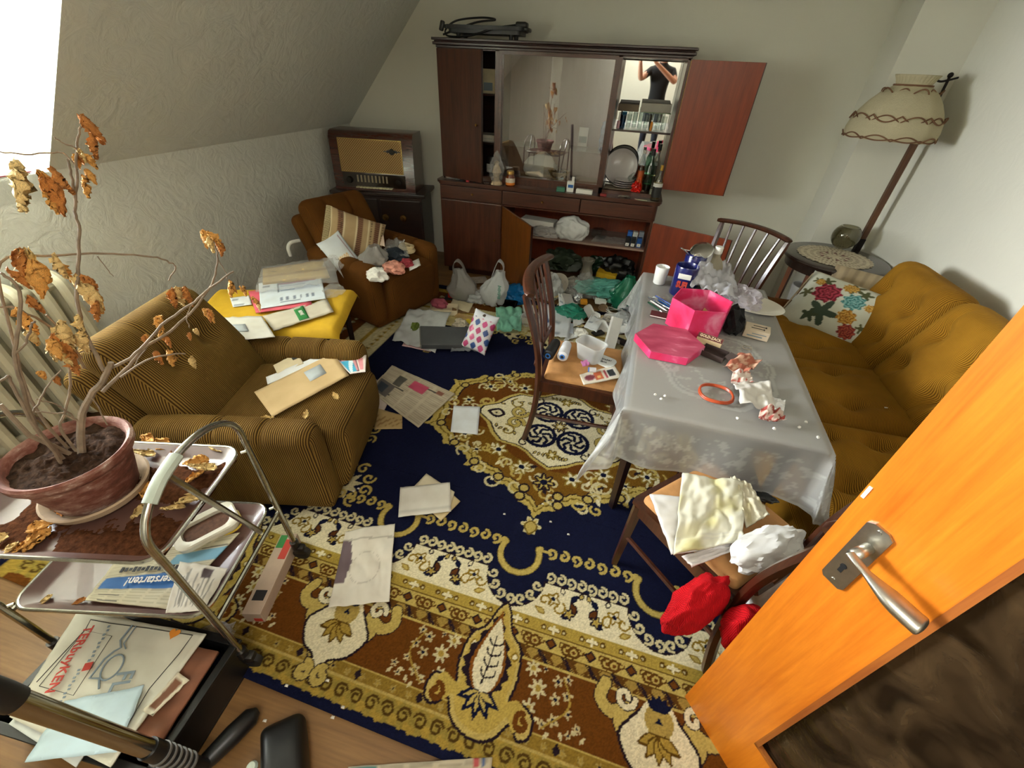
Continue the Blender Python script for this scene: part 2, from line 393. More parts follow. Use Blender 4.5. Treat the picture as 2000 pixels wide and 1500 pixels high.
# lever handle on the face toward the camera (local +y side)
MS = mat('worn_satin_metal', 'b4b1a6', 0.34, 1.0, 0.12, 40.0)
pu, pz = 0.768, 1.012; fy = th/2
bm = B(); prism(bm, [(x, z) for x, z in ((-0.023, -0.085), (-0.016, -0.094), (0.016, -0.094), (0.023, -0.085), (0.023, 0.085), (0.012, 0.093), (-0.012, 0.093), (-0.023, 0.085))], 0, 0.006, Matrix.Translation((pu, fy, pz)) @ Matrix(((1,0,0,0),(0,0,1,0),(0,1,0,0),(0,0,0,1))))
hd = obj('handle_plate', bm, MS, d, smooth=False)
bm = B(); cyl(bm, (pu-0.005, fy+0.004, pz+0.04), (pu-0.005, fy+0.05, pz+0.04), 0.0105, 0.0115, 20)
sp = spline([(pu-0.001, fy+0.050, pz+0.042), (pu-0.02, fy+0.056, pz+0.040), (pu-0.05, fy+0.058, pz+0.036), (pu-0.085, fy+0.056, pz+0.030), (pu-0.118, fy+0.052, pz+0.026), (pu-0.134, fy+0.050, pz+0.026)], 8)
nS = len(sp); rad = [0.0125-0.0035*sin(pi*min(1, k/nS*1.6)) + (0.009 if k/nS > .55 else 0.009*max(0, (k/nS-.3)/.25)) for k in range(nS)]; rad[-1] *= .30; rad[-2] *= .66; rad[-3] *= .84; rad[-4] *= .94
tube(bm, sp, rad, 14, flat=0.62); obj('lever', bm, MS, hd, ang=180)
bm = B(); box(bm, (pu+0.002, fy+0.0065, pz-0.045), (0.008, 0.002, 0.017)); cyl(bm, (pu+0.002, fy+0.005, pz-0.036), (pu+0.002, fy+0.0076, pz-0.036), 0.006, None, 12)
obj('keyhole', bm, mat('black_hole', '0a0a0a', 0.9, var=0), hd, smooth=False)
bm = B()
for zz in (-0.083, 0.083): cyl(bm, (pu, fy+0.005, pz+zz), (pu, fy+0.0078, pz+zz), 0.0045, None, 10)
obj('screw', bm, ALU, hd)
bm = B(); box(bm, (DWID-0.006, fy+0.001, 1.145), (0.006, 0.002, 0.030)); obj('chipped_paint_mark', bm, WH, d, smooth=False)

# ================================================================ rug (local u along the wall, v away from the door; medallion axis at u = 0)
def build_rug():
    rng = random.Random(5)
    us = np.concatenate([np.arange(-2.15, -1.25, .012), np.arange(-1.25, .95, .0044), np.arange(.95, 2.0, .012)])
    vs = np.concatenate([np.arange(.272, 1.28, .0042), np.arange(1.28, 2.3, .0056), np.arange(2.3, 3.55, .011)])
    U, V = np.meshgrid(us, vs, indexing='ij')
    navy, cream, gold, olive, brown, dark, pale = L('10142f'), L('c9bd92'), L('a3883a'), L('b8a258'), L('64390f'), L('241820'), L('ddd3b0')
    K = np.empty(U.shape+(3,)); K[:] = navy
    def win(u0, u1, v0, v1):
        return slice(*np.searchsorted(us, (u0, u1))), slice(*np.searchsorted(vs, (v0, v1)))
    def stroke(P, w, col, edge=None):
        P = np.asarray(P, float); pw = (w if edge is None else w+edge[0])+.004
        i, j = win(P[:, 0].min()-pw, P[:, 0].max()+pw, P[:, 1].min()-pw, P[:, 1].max()+pw)
        u, v = U[i, j], V[i, j]
        if not u.size: return
        D = np.full(u.shape, 9.0)
        for a, b in zip(P[:-1], P[1:]):
            d = b-a; t = np.clip(((u-a[0])*d[0]+(v-a[1])*d[1])/max(1e-12, d@d), 0, 1)
            D = np.minimum(D, np.hypot(u-a[0]-t*d[0], v-a[1]-t*d[1]))
        k = K[i, j]
        if edge: k[D < w+edge[0]] = edge[1]
        k[D < w] = col
    def fill(P, col, edge=None):
        P = np.asarray(P, float); i, j = win(P[:, 0].min(), P[:, 0].max(), P[:, 1].min(), P[:, 1].max()); u, v = U[i, j], V[i, j]
        if not u.size: return
        ins = np.zeros(u.shape, bool); n = len(P)
        for k in range(n):
            a, b = P[k], P[(k+1) % n]
            c = ((a[1] > v) != (b[1] > v)) & (u < (b[0]-a[0])*(v-a[1])/(b[1]-a[1]+1e-12)+a[0]); ins ^= c
        K[i, j][ins] = col
        if edge: stroke(np.vstack([P, P[:1]]), edge[0], edge[1])
    def disc(u0, v0, r, col, edge=None, ry=None):
        a = np.linspace(0, 2*pi, 17); fill(np.c_[u0+r*np.cos(a), v0+(ry or r)*np.sin(a)], col, edge)
    def curl(u0, v0, r, a0, sg, w, col, turns=1.1, edge=None):
        t = np.linspace(0, 1, 20); a = a0+sg*t*turns*2*pi; rr = r*(1-.72*t)
        stroke(np.c_[u0+rr*np.cos(a), v0+rr*np.sin(a)], w, col, edge)
    def flower(u0, v0, r, n, col, core, edge=None, ph=0):
        a = np.linspace(0, 2*pi, 6*n+1); rr = r*(.72+.28*np.cos(n*(a+ph))); fill(np.c_[u0+rr*np.cos(a), v0+rr*np.sin(a)], col, edge); disc(u0, v0, r*.30, core)
    def leaf(u0, v0, l, a, wd, col, edge=None):
        t = np.linspace(0, 1, 9); x = t*l; y = wd*np.sin(pi*t**.8); q = np.r_[np.c_[x, y], np.c_[x[::-1], -y[::-1]]]
        fill(np.c_[u0+q[:, 0]*cos(a)-q[:, 1]*sin(a), v0+q[:, 0]*sin(a)+q[:, 1]*cos(a)], col, edge)
    def bez(*p): return [(q.x, q.y) for q in spline([(a, b, 0) for a, b in p], 7)]
    # side and far borders, plainer bands
    E = np.minimum(np.minimum(U+2.15, 2.0-U), 3.55-V)
    for e0, e1, c in ((.09, .15, gold), (.15, .36, brown), (.36, .46, cream), (.46, .50, gold), (.50, .66, cream)): K[(E >= e0) & (E < e1)] = c
    for k in range(46):
        for e in (.25, .58):
            for uu, vv in ((-2.15+e, .8+k*.062), (2.0-e, .8+k*.062), (-2.0+k*.085, 3.55-e)): flower(uu, vv, .024, 5, gold if e > .5 else cream, dark)
    # sprays of leaves round the field corners
    for cu, cv, sg, sv in ((-1.15, 1.45, -1, 1), (-1.22, 1.12, -1, 1), (-.95, 2.75, -1, 1), (-.62, 2.86, -1, 1), (-1.22, 2.5, -1, 1), (-.30, 2.80, 1, 1), (-.98, 1.12, -1, 1)):
        for k in range(7):
            a = radians(-60+k*38); l = .09+.03*rng.random(); leaf(cu, cv, l, a, .017, cream); curl(cu+.12*cos(a+.3), cv+.12*sin(a+.3), .035, a, 1 if k % 2 else -1, .007, olive, 1.0)
        disc(cu, cv, .03, dark, (.008, cream))
    # medallion ----------------------------------------------------------
    o = [(0, .68), (-.10, .605), (-.135, .567), (-.235, .533), (-.335, .481), (-.447, .475), (-.462, .40), (-.62, .352), (-.70, .272), (-.80, .235), (-.775, .15), (-.82, .0)]
    q3 = [(a, -b) for a, b in o]; left = q3+[(a, b) for a, b in o[::-1]][1:]
    outl = left+[(-a, b) for a, b in left[::-1]][1:-1]
    outl = [(a, 1.9+b) for a, b in outl]
    dens = []
    for k in range(len(outl)):
        a, b = np.array(outl[k]), np.array(outl[(k+1) % len(outl)]); m = max(2, int(np.linalg.norm(b-a)/.006))
        for t in range(m):
            p = a+(b-a)*t/m; n = np.array([-(b-a)[1], (b-a)[0]]); n /= np.linalg.norm(n)+1e-9
            dens.append(p+n*(-.02*sin(pi*t/m)+.007*abs(sin(t*.55))))
    dens = np.array(dens); c0 = np.array([0, 1.9])
    fill(dens, olive); fill(c0+(dens-c0)*.955, L('6e5a1c')); fill(c0+(dens-c0)*.94, olive); fill(c0+(dens-c0)*.905, dark); fill(c0+(dens-c0)*.892, brown)
    gv = L('735016')
    i, j = win(-.9, .9, 1.1, 2.7); inside = np.all(K[i, j] == brown, axis=-1); r_ = np.hypot(U[i, j], (V[i, j]-1.9)*1.15); K[i, j][inside & (r_ > .42) & (V[i, j] < 1.75)] = gv
    for sx in (-1, 1):
        for sy in (-1, 1):
            f = lambda a, b: (sx*a, 1.9+sy*b)
            for k in range(34):   # arabesque tendrils in the brown ring
                a = rng.random()*pi/2; r = .36+.34*rng.random(); p = (r*cos(a)*1.12, r*sin(a)*.90)
                if hypot(p[0]/.74, p[1]/.62) > .98 or hypot(p[0]/.50, p[1]/.36) < 1: continue
                curl(*f(*p), .030+.02*rng.random(), rng.random()*6, rng.choice((-1, 1)), .0065, cream if k % 3 else olive, .9)
                if k % 4 == 0: leaf(*f(*p), .05, rng.random()*6, .011, dark if k % 8 else pale)
            for a, b, r in ((.30, .30, .055), (.14, .385, .055), (.53, .24, .05), (.62, .06, .045), (.42, .34, .035)):
                flower(*f(a, b), r, 6, pale, navy, (.004, L('8a7430')))
            for a, b in ((.09, .52), (.24, .49), (.40, .43), (.56, .33), (.70, .20), (.10, .575)):
                disc(*f(a, b), .026, olive, (.005, dark))
    for sy in (-1, 1): flower(0, 1.9+sy*.45, .06, 7, olive, pale, (.005, dark)); disc(0, 1.9+sy*.45, .02, navy)
    ii = [(0, .33), (-.09, .285), (-.14, .245), (-.19, .225), (-.30, .215), (-.355, .165), (-.405, .09), (-.49, .035), (-.50, 0)]
    lft = [(a, -b) for a, b in ii]+ii[::-1][1:]; inn = lft+[(-a, b) for a, b in lft[::-1]][1:-1]; inn = np.array([(a, 1.9+b) for a, b in inn])
    fill(c0+(inn-c0)*1.10, olive); fill(c0+(inn-c0)*1.045, dark); fill(c0+(inn-c0)*1.02, pale)
    for sx in (-1, 1):
        for sy in (-1, 1):
            f = lambda a, b: (sx*a, 1.9+sy*b)
            disc(*f(.098, .112), .088, pale, (.012, navy), .088)
            for k in range(6):
                a = 2*pi*k/6; p = f(.098+.066*cos(a), .112+.066*sin(a)); q = f(.098+.02*cos(a+.9), .112+.02*sin(a+.9)); m = f(.098+.055*cos(a+.5), .112+.055*sin(a+.5)); stroke(bez(p, m, q), .009, navy)
            curl(*f(.27, .055), .055, 0, sx*sy, .011, olive, 1.2, (.004, dark)); curl(*f(.30, .13), .05, 2, -sx*sy, .006, L('8a7430'), 1.0); curl(*f(.18, .20), .035, 1, sx*sy, .005, dark, 1.0)
            for k in range(5): leaf(*f(.20+.045*k, .175-.02*k), .035, sx*sy*1.0+k, .008, olive, (.0025, dark))
            for k in range(4): leaf(*f(.03+.02*k, .245), .03, sy*(1.2+.3*k), .007, olive, (.0025, dark))
        leaf(sx*.36, 1.9, sx*.1, 0, .035, pale, (.009, dark)); flower(sx*.41, 1.9, .024, 5, cream, dark)
    flower(0, 1.9, .05, 8, olive, pale, (.004, dark))
    for sy in (-1, 1): flower(0, 1.9+sy*.245, .04, 6, olive, pale, (.004, L('6e5a1c')))
    for sy in (-1, 1):   # pendants
        flower(0, 1.9+sy*.725, .048, 6, olive, gold, (.004, cream)); leaf(0, 1.9+sy*.70, .075, sy*pi/2, .03, olive, (.004, L('6e5a1c')))
    # near border, bands from the outer edge inwards ----------------------
    def band(v0, v1, col):
        i, j = win(-2.0, 1.9, v0, v1); K[i, j] = col
    band(.345, .375, gold); band(.375, .418, L('8a6f2a')); band(.418, .625, brown); band(.625, .668, L('9a7f3c')); band(.668, .725, olive); band(.725, .775, L('a8903f')); band(.775, .925, pale)
    for v0, w, c in ((.418, .003, olive), (.375, .0025, L('b39c58')), (.622, .003, olive), (.668, .002, L('5a4010')), (.726, .002, L('5a4010')), (.925, .003, dark)):
        stroke([(-2.0, v0), (1.9, v0)], w, c)
    for k in range(66):
        u0 = -2.0+k*.06
        if k % 2 == 0:
            for s in (-1, 1): disc(u0+.06+s*.030, .336, .036, L('94803a')); 
            disc(u0+.06, .318, .016, gold)
            for s in (-1, 1): curl(u0+.06+s*.030, .338, .024, pi/2-s*1.2, s, .0042, L('4e3812'), 1.25); curl(u0+.06+s*.052, .312, .012, 0, s, .006, gold, .8)
        flower(u0+.02, .395, .014, 5, L('a38d4e'), dark if k % 4 == 0 else gold)
        if k % 4 == 2: fill([(u0-.014, .397), (u0, .417), (u0+.014, .397), (u0, .38)], dark)
    # flowers on the brown ground
    for cell in range(-4, 5):
        for sx in (-1, 1):
            c = cell*.6
            for a, b, r, n in ((.155, .60, .030, 7), (.185, .545, .034, 7), (.165, .48, .030, 7), (.25, .585, .022, 5), (.285, .60, .018, 5), (.29, .55, .02, 5), (.25, .53, .022, 5), (.255, .47, .022, 5), (.30, .50, .016, 5), (.22, .45, .016, 5), (.335, .47, .016, 5), (.31, .445, .014, 5), (.20, .61, .012, 4)):
                if cell % 2 == 0: uu = c+sx*a
                else: continue
                flower(uu, b, r, n, cream if n == 7 else L('bfae80'), gold if n == 7 else navy, None, rng.random())
            if cell % 2 == 0:
                stroke(bez((c+sx*.22, .44), (c+sx*.30, .52), (c+sx*.27, .60)), .003, gold)
                for k in range(7): leaf(c+sx*(.14+.035*k), .435+.012*(k % 3), .026, 1.2+k, .006, cream)
    # zigzag lattice, paisley band, bead band
    for k in range(170):
        u0 = -2.0+k*.0228
        for q in (0, .007, .014): stroke([(u0+q, .628), (u0+q+(.034 if (k//2) % 2 else -.034), .665)], .0022, dark if k % 4 == 0 else L('5a3a12'))
    for k in range(-14, 14):
        u0 = k*.15+.05
        fill([(u0-.02, .697), (u0, .715), (u0+.02, .697), (u0, .679)], brown, (.003, dark))
        for s in (-1, 1):
            disc(u0+s*.062, .693, .018, olive, (.0045, L('5a3a10'))); disc(u0+s*.062, .693, .007, brown); curl(u0+s*.04, .702, .014, 0, s, .003, L('5a3a10'), .9)
        for q in (-.04, .04): disc(u0+q, .75, .008, cream, (.003, L('5a4010')))
        stroke([(u0-.018, .75), (u0+.018, .75)], .005, pale, (.003, L('6e5418'))); stroke([(u0, .738), (u0, .762)], .005, pale)
    # large blossoms in the cream band
    for cell in range(-3, 4):
        c = cell*.6+.3
        for s in (-1, 1):
            fl = [(.10, .86, .030), (.17, .83, .022)]
            leaf(c+s*.03, .83, .05, pi/2-s*.5, .014, L('5a3212'), (.003, dark)); leaf(c+s*.055, .875, .045, pi/2+s*.7, .013, navy); leaf(c+s*.085, .805, .05, s*1.2+pi/2, .013, navy)
            flower(c+s*.055, .825, .024, 5, olive, gold, (.003, dark)); flower(c+s*.125, .865, .030, 4, pale, navy, (.0035, L('8a6f20')), .4)
            curl(c+s*.10, .835, .03, 1, s, .004, L('8a6f20'), .8); curl(c+s*.16, .85, .026, 0, -s, .004, L('8a6f20'), .9); leaf(c+s*.15, .80, .045, s*.4+(pi if s < 0 else 0), .01, olive, (.0025, L('8a6f20')))
            leaf(c+s*.09, .895, .03, pi/2-s*.3, .009, pale, (.0025, dark)); leaf(c+s*.02, .895, .03, pi/2+s*.3, .009, olive, (.0025, dark))
    # navy lobes with scrolls, chain of scrolls and C-shaped clasps
    for cell in range(-3, 4):
        c = cell*.6; a = np.linspace(pi, 2*pi, 17); fill(np.r_[np.c_[c+.125*np.cos(a), .925+.135*np.sin(a)], [(c+.125, .93)], [(c-.125, .93)]], navy); stroke(np.c_[c+.125*np.cos(a), .925+.135*np.sin(a)], .004, dark)
        for k in range(7):
            b = pi+pi*(k+.5)/7; curl(c+.10*cos(b), .925+.108*sin(b), .022, b, 1 if k < 3.5 else -1, .0055, cream, 1.0)
        for k in range(8):
            uu = c+.145+.044*k; s = 1 if k % 2 else -1
            curl(uu, .952, .024, pi/2*s, -s, .0058, cream, 1.05)
        b = np.linspace(radians(150), radians(390), 20); stroke(np.c_[c-.012+.088*np.cos(b), 1.018+.088*np.sin(b)], .0115, olive, (.003, L('7c6a2a'))); disc(c-.10, 1.065, .016, olive); disc(c+.072, 1.065, .016, olive)
        for k in range(7):
            uu = c+.125+.056*k; s = 1 if k % 2 else -1
            curl(uu, 1.062, .026, pi/2*s, -s, .0068, olive, .95)
        stroke([(c+.085, 1.06), (c+.11, 1.06)], .006, olive); stroke([(c+.50, 1.06), (c+.49, 1.06)], .006, olive)
    # boteh (even cells) and palmette (odd cells)
    for cell in range(-3, 4):
        c = cell*.6
        if cell % 2 == 0:
            body = bez((c, .80), (c-.03, .76), (c-.055, .69), (c-.10, .645), (c-.115, .55), (c-.10, .47), (c-.17, .49), (c-.195, .455), (c-.185, .405), (c-.145, .40), (c-.11, .43), (c-.08, .38), (c-.03, .352), (c+.03, .345), (c+.08, .37), (c+.12, .42), (c+.15, .385), (c+.185, .40), (c+.19, .45), (c+.15, .48), (c+.10, .47), (c+.11, .55), (c+.095, .645), (c+.05, .69), (c+.025, .76))
            fill(body, L('bda65e'), (.0045, dark)); fill([(c+(a-c)*.86, .56+(b-.56)*.90) for a, b in body], L('b59c4c'))
            for s in (-1, 1): curl(c+s*.155, .432, .028, pi/2, s, .009, brown, 1.0); leaf(c+s*.08, .60, .03, pi/2, .012, pale, (.003, L('8a6f20')))
            tear = lambda k, dv=0: bez((c-.008, .762+dv), (c-.035*k, .68), (c-.062*k, .60), (c-.066*k, .54), (c-.04*k, .487), (c-.005, .472), (c+.03*k, .49), (c+.05*k, .54), (c+.045*k, .61), (c+.012*k, .69), (c-.008, .762+dv))
            halo = tear(1.42); fill([(a+.008*sin(k*1.3), b-.004) for k, (a, b) in enumerate(halo)], dark); fill(tear(1.06), L('7c4a16')); fill(tear(.86, -.03), pale)
            stroke([(c-.012, .50), (c-.004, .58), (c-.004, .66)], .003, dark)
            for k in range(4):
                for s in (-1, 1): stroke(bez((c-.008, .52+k*.036), (c+s*.022, .53+k*.036), (c+s*.026, .548+k*.034)), .003, dark)
            for k in range(5): leaf(c-.005, .475, .085, radians(-90+(k-2)*34), .016, navy); leaf(c-.005, .475, .06, radians(-90+(k-2)*34), .009, olive)
        else:
            for s in (-1, 1):
                stroke(bez((c, .36), (c+s*.06, .45), (c+s*.13, .53), (c+s*.10, .58), (c+s*.16, .555), (c+s*.20, .585), (c+s*.185, .635)), .019, olive, (.004, dark)); curl(c+s*.115, .61, .035, 0, s, .009, pale, 1.0, (.003, dark))
            bodyp = [(c-.02, .345), (c-.03, .40), (c-.09, .43), (c-.13, .50), (c-.10, .55), (c-.05, .60), (c, .62), (c+.05, .60), (c+.10, .55), (c+.13, .50), (c+.09, .43), (c+.03, .40), (c+.02, .345)]
            fill(bez(*bodyp), pale, (.0045, dark)); disc(c, .572, .056, L('a8904a'), (.007, pale)); 
            for k in range(5): leaf(c, .60, .05, radians(30+30*k), .012, navy)
            for k in range(3): leaf(c-.012+.012*k, .565, .02, pi/2+k-1, .005, navy)
            for k in range(5): leaf(c, .53, .075, radians(-90+(k-2)*32), .016, gold, (.0025, L('5a4010')))
            for s in (-1, 1): curl(c+s*.035, .352, .03, pi/2, s, .011, olive, 1.0, (.004, dark))
    # pile
    N = np.random.RandomState(3).rand(*U.shape)
    K *= (.68+.34*N)[..., None]
    Z = .013+.002*N+.002*np.sin(U*3.1)*np.sin(V*2.3)
    P = np.stack([U, V-1.9, Z], -1)
    t = NT('rug_pile'); a = t.n('VertexColor', layer_name='print'); t.l(a.outputs[0], t.b.inputs['Base Color']); t.b.inputs['Roughness'].default_value = .95; t.b.inputs['Specular IOR Level'].default_value = .1
    n1 = t.n('TexNoise', i_Scale=260.0, i_Detail=2.0); t.l(t.coord('Object'), n1.inputs['Vector']); t.bump(n1.outputs[0], .5, .004)
    r = gridmesh('rug', P, K, t.m, smooth=True, thick=.0); r.location = (-.105, 1.9, 0); r.rotation_euler = (0, 0, radians(-2.0))
    tag(r, 'large navy blue oriental rug with gold and cream medallion and floral border', 'rug')
build_rug()

# ================================================================ wall cabinet
CW = wood('walnut_veneer', '361b10', '593020', 0.3, 0, 0.8, 0.45); CWv = wood('walnut_veneer_upright', '361b10', '593020', 0.3, 2, 0.8, 0.45)
CD = wood('dark_walnut', '20100a', '38190f', 0.32, 0, 1.0, 0.4); CI = wood('mahogany_inside', '6d2a12', '8c3c1a', 0.35, 2, 0.9, 0.25)
CIb = wood('burl_inside', '46220b', '80491a', 0.35, 2, 2.2, 0.3, 1.4)
BR = mat('old_brass', '8a6a3a', 0.35, 1.0, 0.2, 60)
MIR = mat('mirror_silver', 'e8ebe8', 0.02, 1.0, 0.0); GL = None
t = NT('cabinet_pane_glass'); t.b.inputs['Base Color'].default_value = (*srgb('f2f2f2'), 1); gs = t.n('BsdfGlossy'); gs.inputs['Roughness'].default_value = 0.012; gs.inputs[0].default_value = (.95, .95, .97, 1); tp = t.n('BsdfTransparent'); tp.inputs[0].default_value = (.93, .93, .93, 1); fr = t.n('Fresnel', i_IOR=1.5); ad = t.n('Math', operation='MULTIPLY_ADD', use_clamp=True); t.l(fr.outputs[0], ad.inputs[0]); ad.inputs[1].default_value = 1.7; ad.inputs[2].default_value = .08; mx = t.n('MixShader'); t.l(ad.outputs[0], mx.inputs[0]); t.l(tp.outputs[0], mx.inputs[1]); t.l(gs.outputs[0], mx.inputs[2]); t.l(mx.outputs[0], t.out.inputs[0]); GL = t.m
X0, X1, YF, YU, YB = -1.68, 0.315, 3.97, 4.07, 4.485
cb = thing('wall_cabinet', 'large dark walnut display cabinet with open doors and glass panes', 'cabinet', (0, 0, 0))
def part(name, m, parent, boxes, bev=0.0, smooth=False, label=None):
    bm = B()
    for a, b in boxes: box2(bm, a, b, bev)
    return obj(name, bm, m, parent, smooth=smooth, label=label)
part('plinth', CD, cb, [((X0+.03, YF+.04, 0), (X1-.03, YB, .06))])
part('lower_case', CWv, cb, [((X0, YF, .06), (X0+.022, YB, .862)), ((X1-.022, YF+.01, .06), (X1, YB, .862)), ((X0+.022, YB-.012, .06), (X1-.022, YB, .862)), ((-1.078, YF+.005, .06), (-1.058, YB, .735)),
    ((X0+.022, YF+.004, .06), (X1-.022, YB, .08)), ((X0+.022, YF+.002, .722), (X1-.022, YF+.022, .735)), ((X0+.022, YF+.02, .735), (X1-.022, YB, .741))])
part('lower_shelf', wood('pale_shelf', '8e7468', 'a88d7e', .5, 0), cb, [((-1.058, YF+.03, .452), (X1-.022, YB-.012, .470))])
part('back_panel', CI, cb, [((-1.058, YB-.016, .08), (X1-.022, YB-.0125, .722))])
bm = B(); prism(bm, rrect(X1-X0+.075, YB+.02-YF, .07, 8, (X0+X1)/2, (YF-.025+YB)/2), .878, .897); prism(bm, rrect(X1-X0+.055, YB-YF, .06, 8, (X0+X1)/2, (YF-.012+YB)/2), .862, .878)
obj('counter', bm, CW, cb, ang=30)
# rounded front corner posts under the counter
bm = B(); cyl(bm, (X1-.03, YF+.03, .735), (X1-.03, YF+.03, .862), .04, None, 20); obj('corner_post', bm, CWv, cb)
for xa, xb, kn in ((X0+.006, -1.072, 1), (-1.064, -.346, 1), (-.338, X1-.02, 0)):
    dr = part('drawer', CW, cb, [((xa, YF-.010, .741), (xb, YF+.012, .856))], .003)
    if kn: bm = B(); lathe(bm, [(0, .026), (.008, .025), (.0115, .018), (.009, .010), (.005, .006), (.005, 0)], 16, Matrix.Translation(((xa+xb)/2+.02, YF-.010, .800)) @ Euler((radians(90), 0, 0)).to_matrix().to_4x4()); obj('knob', bm, BR, dr)
dl = part('lower_door', CWv, cb, [((X0+.006, YF-.010, .075), (-1.072, YF+.010, .728))], .003)
bm = B(); lathe(bm, [(0, .026), (.008, .025), (.0115, .018), (.009, .010), (.005, .006), (.005, 0)], 16, Matrix.Translation((-1.13, YF-.010, .40)) @ Euler((radians(90), 0, 0)).to_matrix().to_4x4()); obj('knob', bm, BR, dl)
def leaf(name, hinge, w, z0, z1, ang, mo, label, knob=None, th=.018, front=1):
    """door leaf turned about its hinge edge; mo = veneer of the face that shows"""
    o = link(name, None, cb); bm = B(); box2(bm, (0, -th/2, z0), (w, th/2, z1), .002)
    me = bpy.data.meshes.new(name); bm.to_mesh(me); bm.free(); me.materials.append(mo)
    bpy.data.objects.remove(o); o = link(name, me, cb); o.location = (hinge[0], hinge[1], 0); o.rotation_euler = (0, 0, radians(ang)); o['label'] = label
    bm = B(); box2(bm, (w-.002, -th/2-.0005, z0), (w+.004, th/2+.0005, z1)); obj('edge_strip', bm, CD, o, smooth=False)
    if knob is not None:
        bm = B(); lathe(bm, [(0, .024), (.008, .023), (.0105, .016), (.005, .006), (.005, 0)], 14, Matrix.Translation((w-.045, front*th/2, knob)) @ Euler((radians(-90*front), 0, 0)).to_matrix().to_4x4()); obj('knob', bm, BR, o)
    return o
leaf('lower_middle_door', (-1.056, YF-.012), .655, .075, .726, -53, CIb, 'open lower middle door with burl veneer inside')
leaf('lower_right_door', (X1+.004, YF-.012), .66, .075, .726, -22, CI, 'open lower right door with red mahogany inside')
# upper part
part('upper_case', CWv, cb, [((X0, YU, .897), (X0+.02, YB, 1.872)), ((X1-.02, YU, .897), (X1, YB, 1.872)), ((-1.182, YU, .897), (-1.150, YB, 1.872)), ((-.208, YU, .897), (-.178, YB, 1.872)),
    ((X0, YU, 1.858), (X1, YB, 1.875)), ((X0, YU, .897), (-.178, YB, .945)), ((-.178, YU+.03, .897), (X1, YB, .925))])
part('upper_back_panel', wood('mauve_back', '83696a', '94797a', .5, 2, .6, .1), cb, [((-1.150, YB-.014, .945), (-.208, YB-.002, 1.858))])
part('upper_back_panel', CD, cb, [((X0+.02, YB-.014, .945), (-1.182, YB-.002, 1.858))])
mr_ = part('mirror', MIR, cb, [((-.176, -.003, 0), (X1-.022, .003, .918))], label='mirror lining the back of the right compartment'); mr_.location = (0, YB-.022, .932); mr_.rotation_euler = (radians(2.1), 0, 0)
bm = B()
for k, (o, z0, z1) in enumerate(((.008, 1.866, 1.884), (.028, 1.884, 1.903), (.018, 1.903, 1.912), (.034, 1.912, 1.930))):
    box2(bm, (X0-o, YU-o, z0), (X1+o, YB, z1), .004)
obj('cornice', bm, CD, cb, smooth=False)
for z in (1.20, 1.56): part('left_shelf', CD, cb, [((X0+.02, YU+.05, z), (-1.182, YB-.014, z+.014))])
part('mirror_shelf', CD, cb, [((-.178, YU+.06, 1.375), (X1-.02, YB-.02, 1.389))])
part('glass_track', CW, cb, [((-1.150, YU+.002, .945), (-.208, YU+.05, .962)), ((-1.150, YU+.002, 1.842), (-.208, YU+.05, 1.858)), ((-1.150, YU+.002, .962), (-1.128, YU+.03, 1.842)), ((-.23, YU+.002, .962), (-.208, YU+.03, 1.842))])
for xa, xb, y in ((-1.127, -.64, YU+.036), (-.72, -.231, YU+.018)):
    part('sliding_pane', GL, cb, [((xa, y, .963), (xb, y+.005, 1.841))])
leaf('upper_left_door', (X0+.004, YU-.012), .445, .915, 1.862, -17, CWv, 'upper left door standing ajar', 1.36, front=-1)
leaf('upper_right_door', (X1+.006, YU-.006), .50, .985, 1.862, -5, CI, 'upper right door folded wide open showing red mahogany inside')
part('hinge_strip', BR, cb, [((X1+.001, YU-.012, .93), (X1+.010, YU+.002, 1.86)), ((X1+.001, YF-.012, .08), (X1+.010, YF+.002, .72))])
# ================================================================ radio and its corner cabinet
cc = thing('corner_cabinet', 'small dark wooden cabinet with a round knob, under the old radio in the corner', 'cabinet', (-2.36, 4.12, 0), radians(11))
DK = wood('dark_oak', '150b08', '2c170f', .4, 0, 1.0, .25)
part('body', DK, cc, [((-.43, -.20, .05), (.43, .22, .70))], .004); part('top', DK, cc, [((-.47, -.235, .70), (.47, .235, .735))], .008)
part('base', DK, cc, [((-.40, -.17, 0), (.40, .2, .05))])
for s in (-1, 1):
    dd = part('door', DK, cc, [((s*.215-.20, -.214, .08), (s*.215+.20, -.196, .67))], .006)
    bm = B(); lathe(bm, [(0, .03), (.013, .028), (.017, .02), (.009, .01), (.03, .006), (.034, 0)], 20, Matrix.Translation((s*.09+.14, -.214, .50)) @ Euler((radians(90), 0, 0)).to_matrix().to_4x4()); obj('knob', bm, BR, dd)
rd = thing('tube_radio', 'old tube radio with woven gold speaker cloth and ivory keys', 'radio', (-2.385, 4.13, .735), radians(9))
RW = wood('radio_walnut', '2c120b', '57281a', .22, 0, 1.0, .7)
w, dp_, h = .80, .30, .50
bm = B(); prof = [(-dp_/2-.03, 0), (-dp_/2+.005, h-.05), (-dp_/2+.03, h-.012), (-dp_/2+.07, h), (dp_/2, h), (dp_/2, 0)]
prism(bm, prof, -w/2, w/2, Matrix(((0,0,1,0),(1,0,0,0),(0,1,0,0),(0,0,0,1)))); obj('case', bm, RW, rd, ang=50)
t = NT('gold_speaker_cloth'); co_ = t.coord('Object', (1,1,1)); 
wv = [t.n('TexWave', wave_type='BANDS', bands_direction='X', i_Scale=20.0) for _ in range(2)]
for q, a in zip(wv, (45, -45)): t.l(t.coord('Object', (1,1,1), (0, radians(a), 0)), q.inputs['Vector'])
ad = t.n('Math', operation='MINIMUM'); t.l(wv[0].outputs[1], ad.inputs[0]); t.l(wv[1].outputs[1], ad.inputs[1])
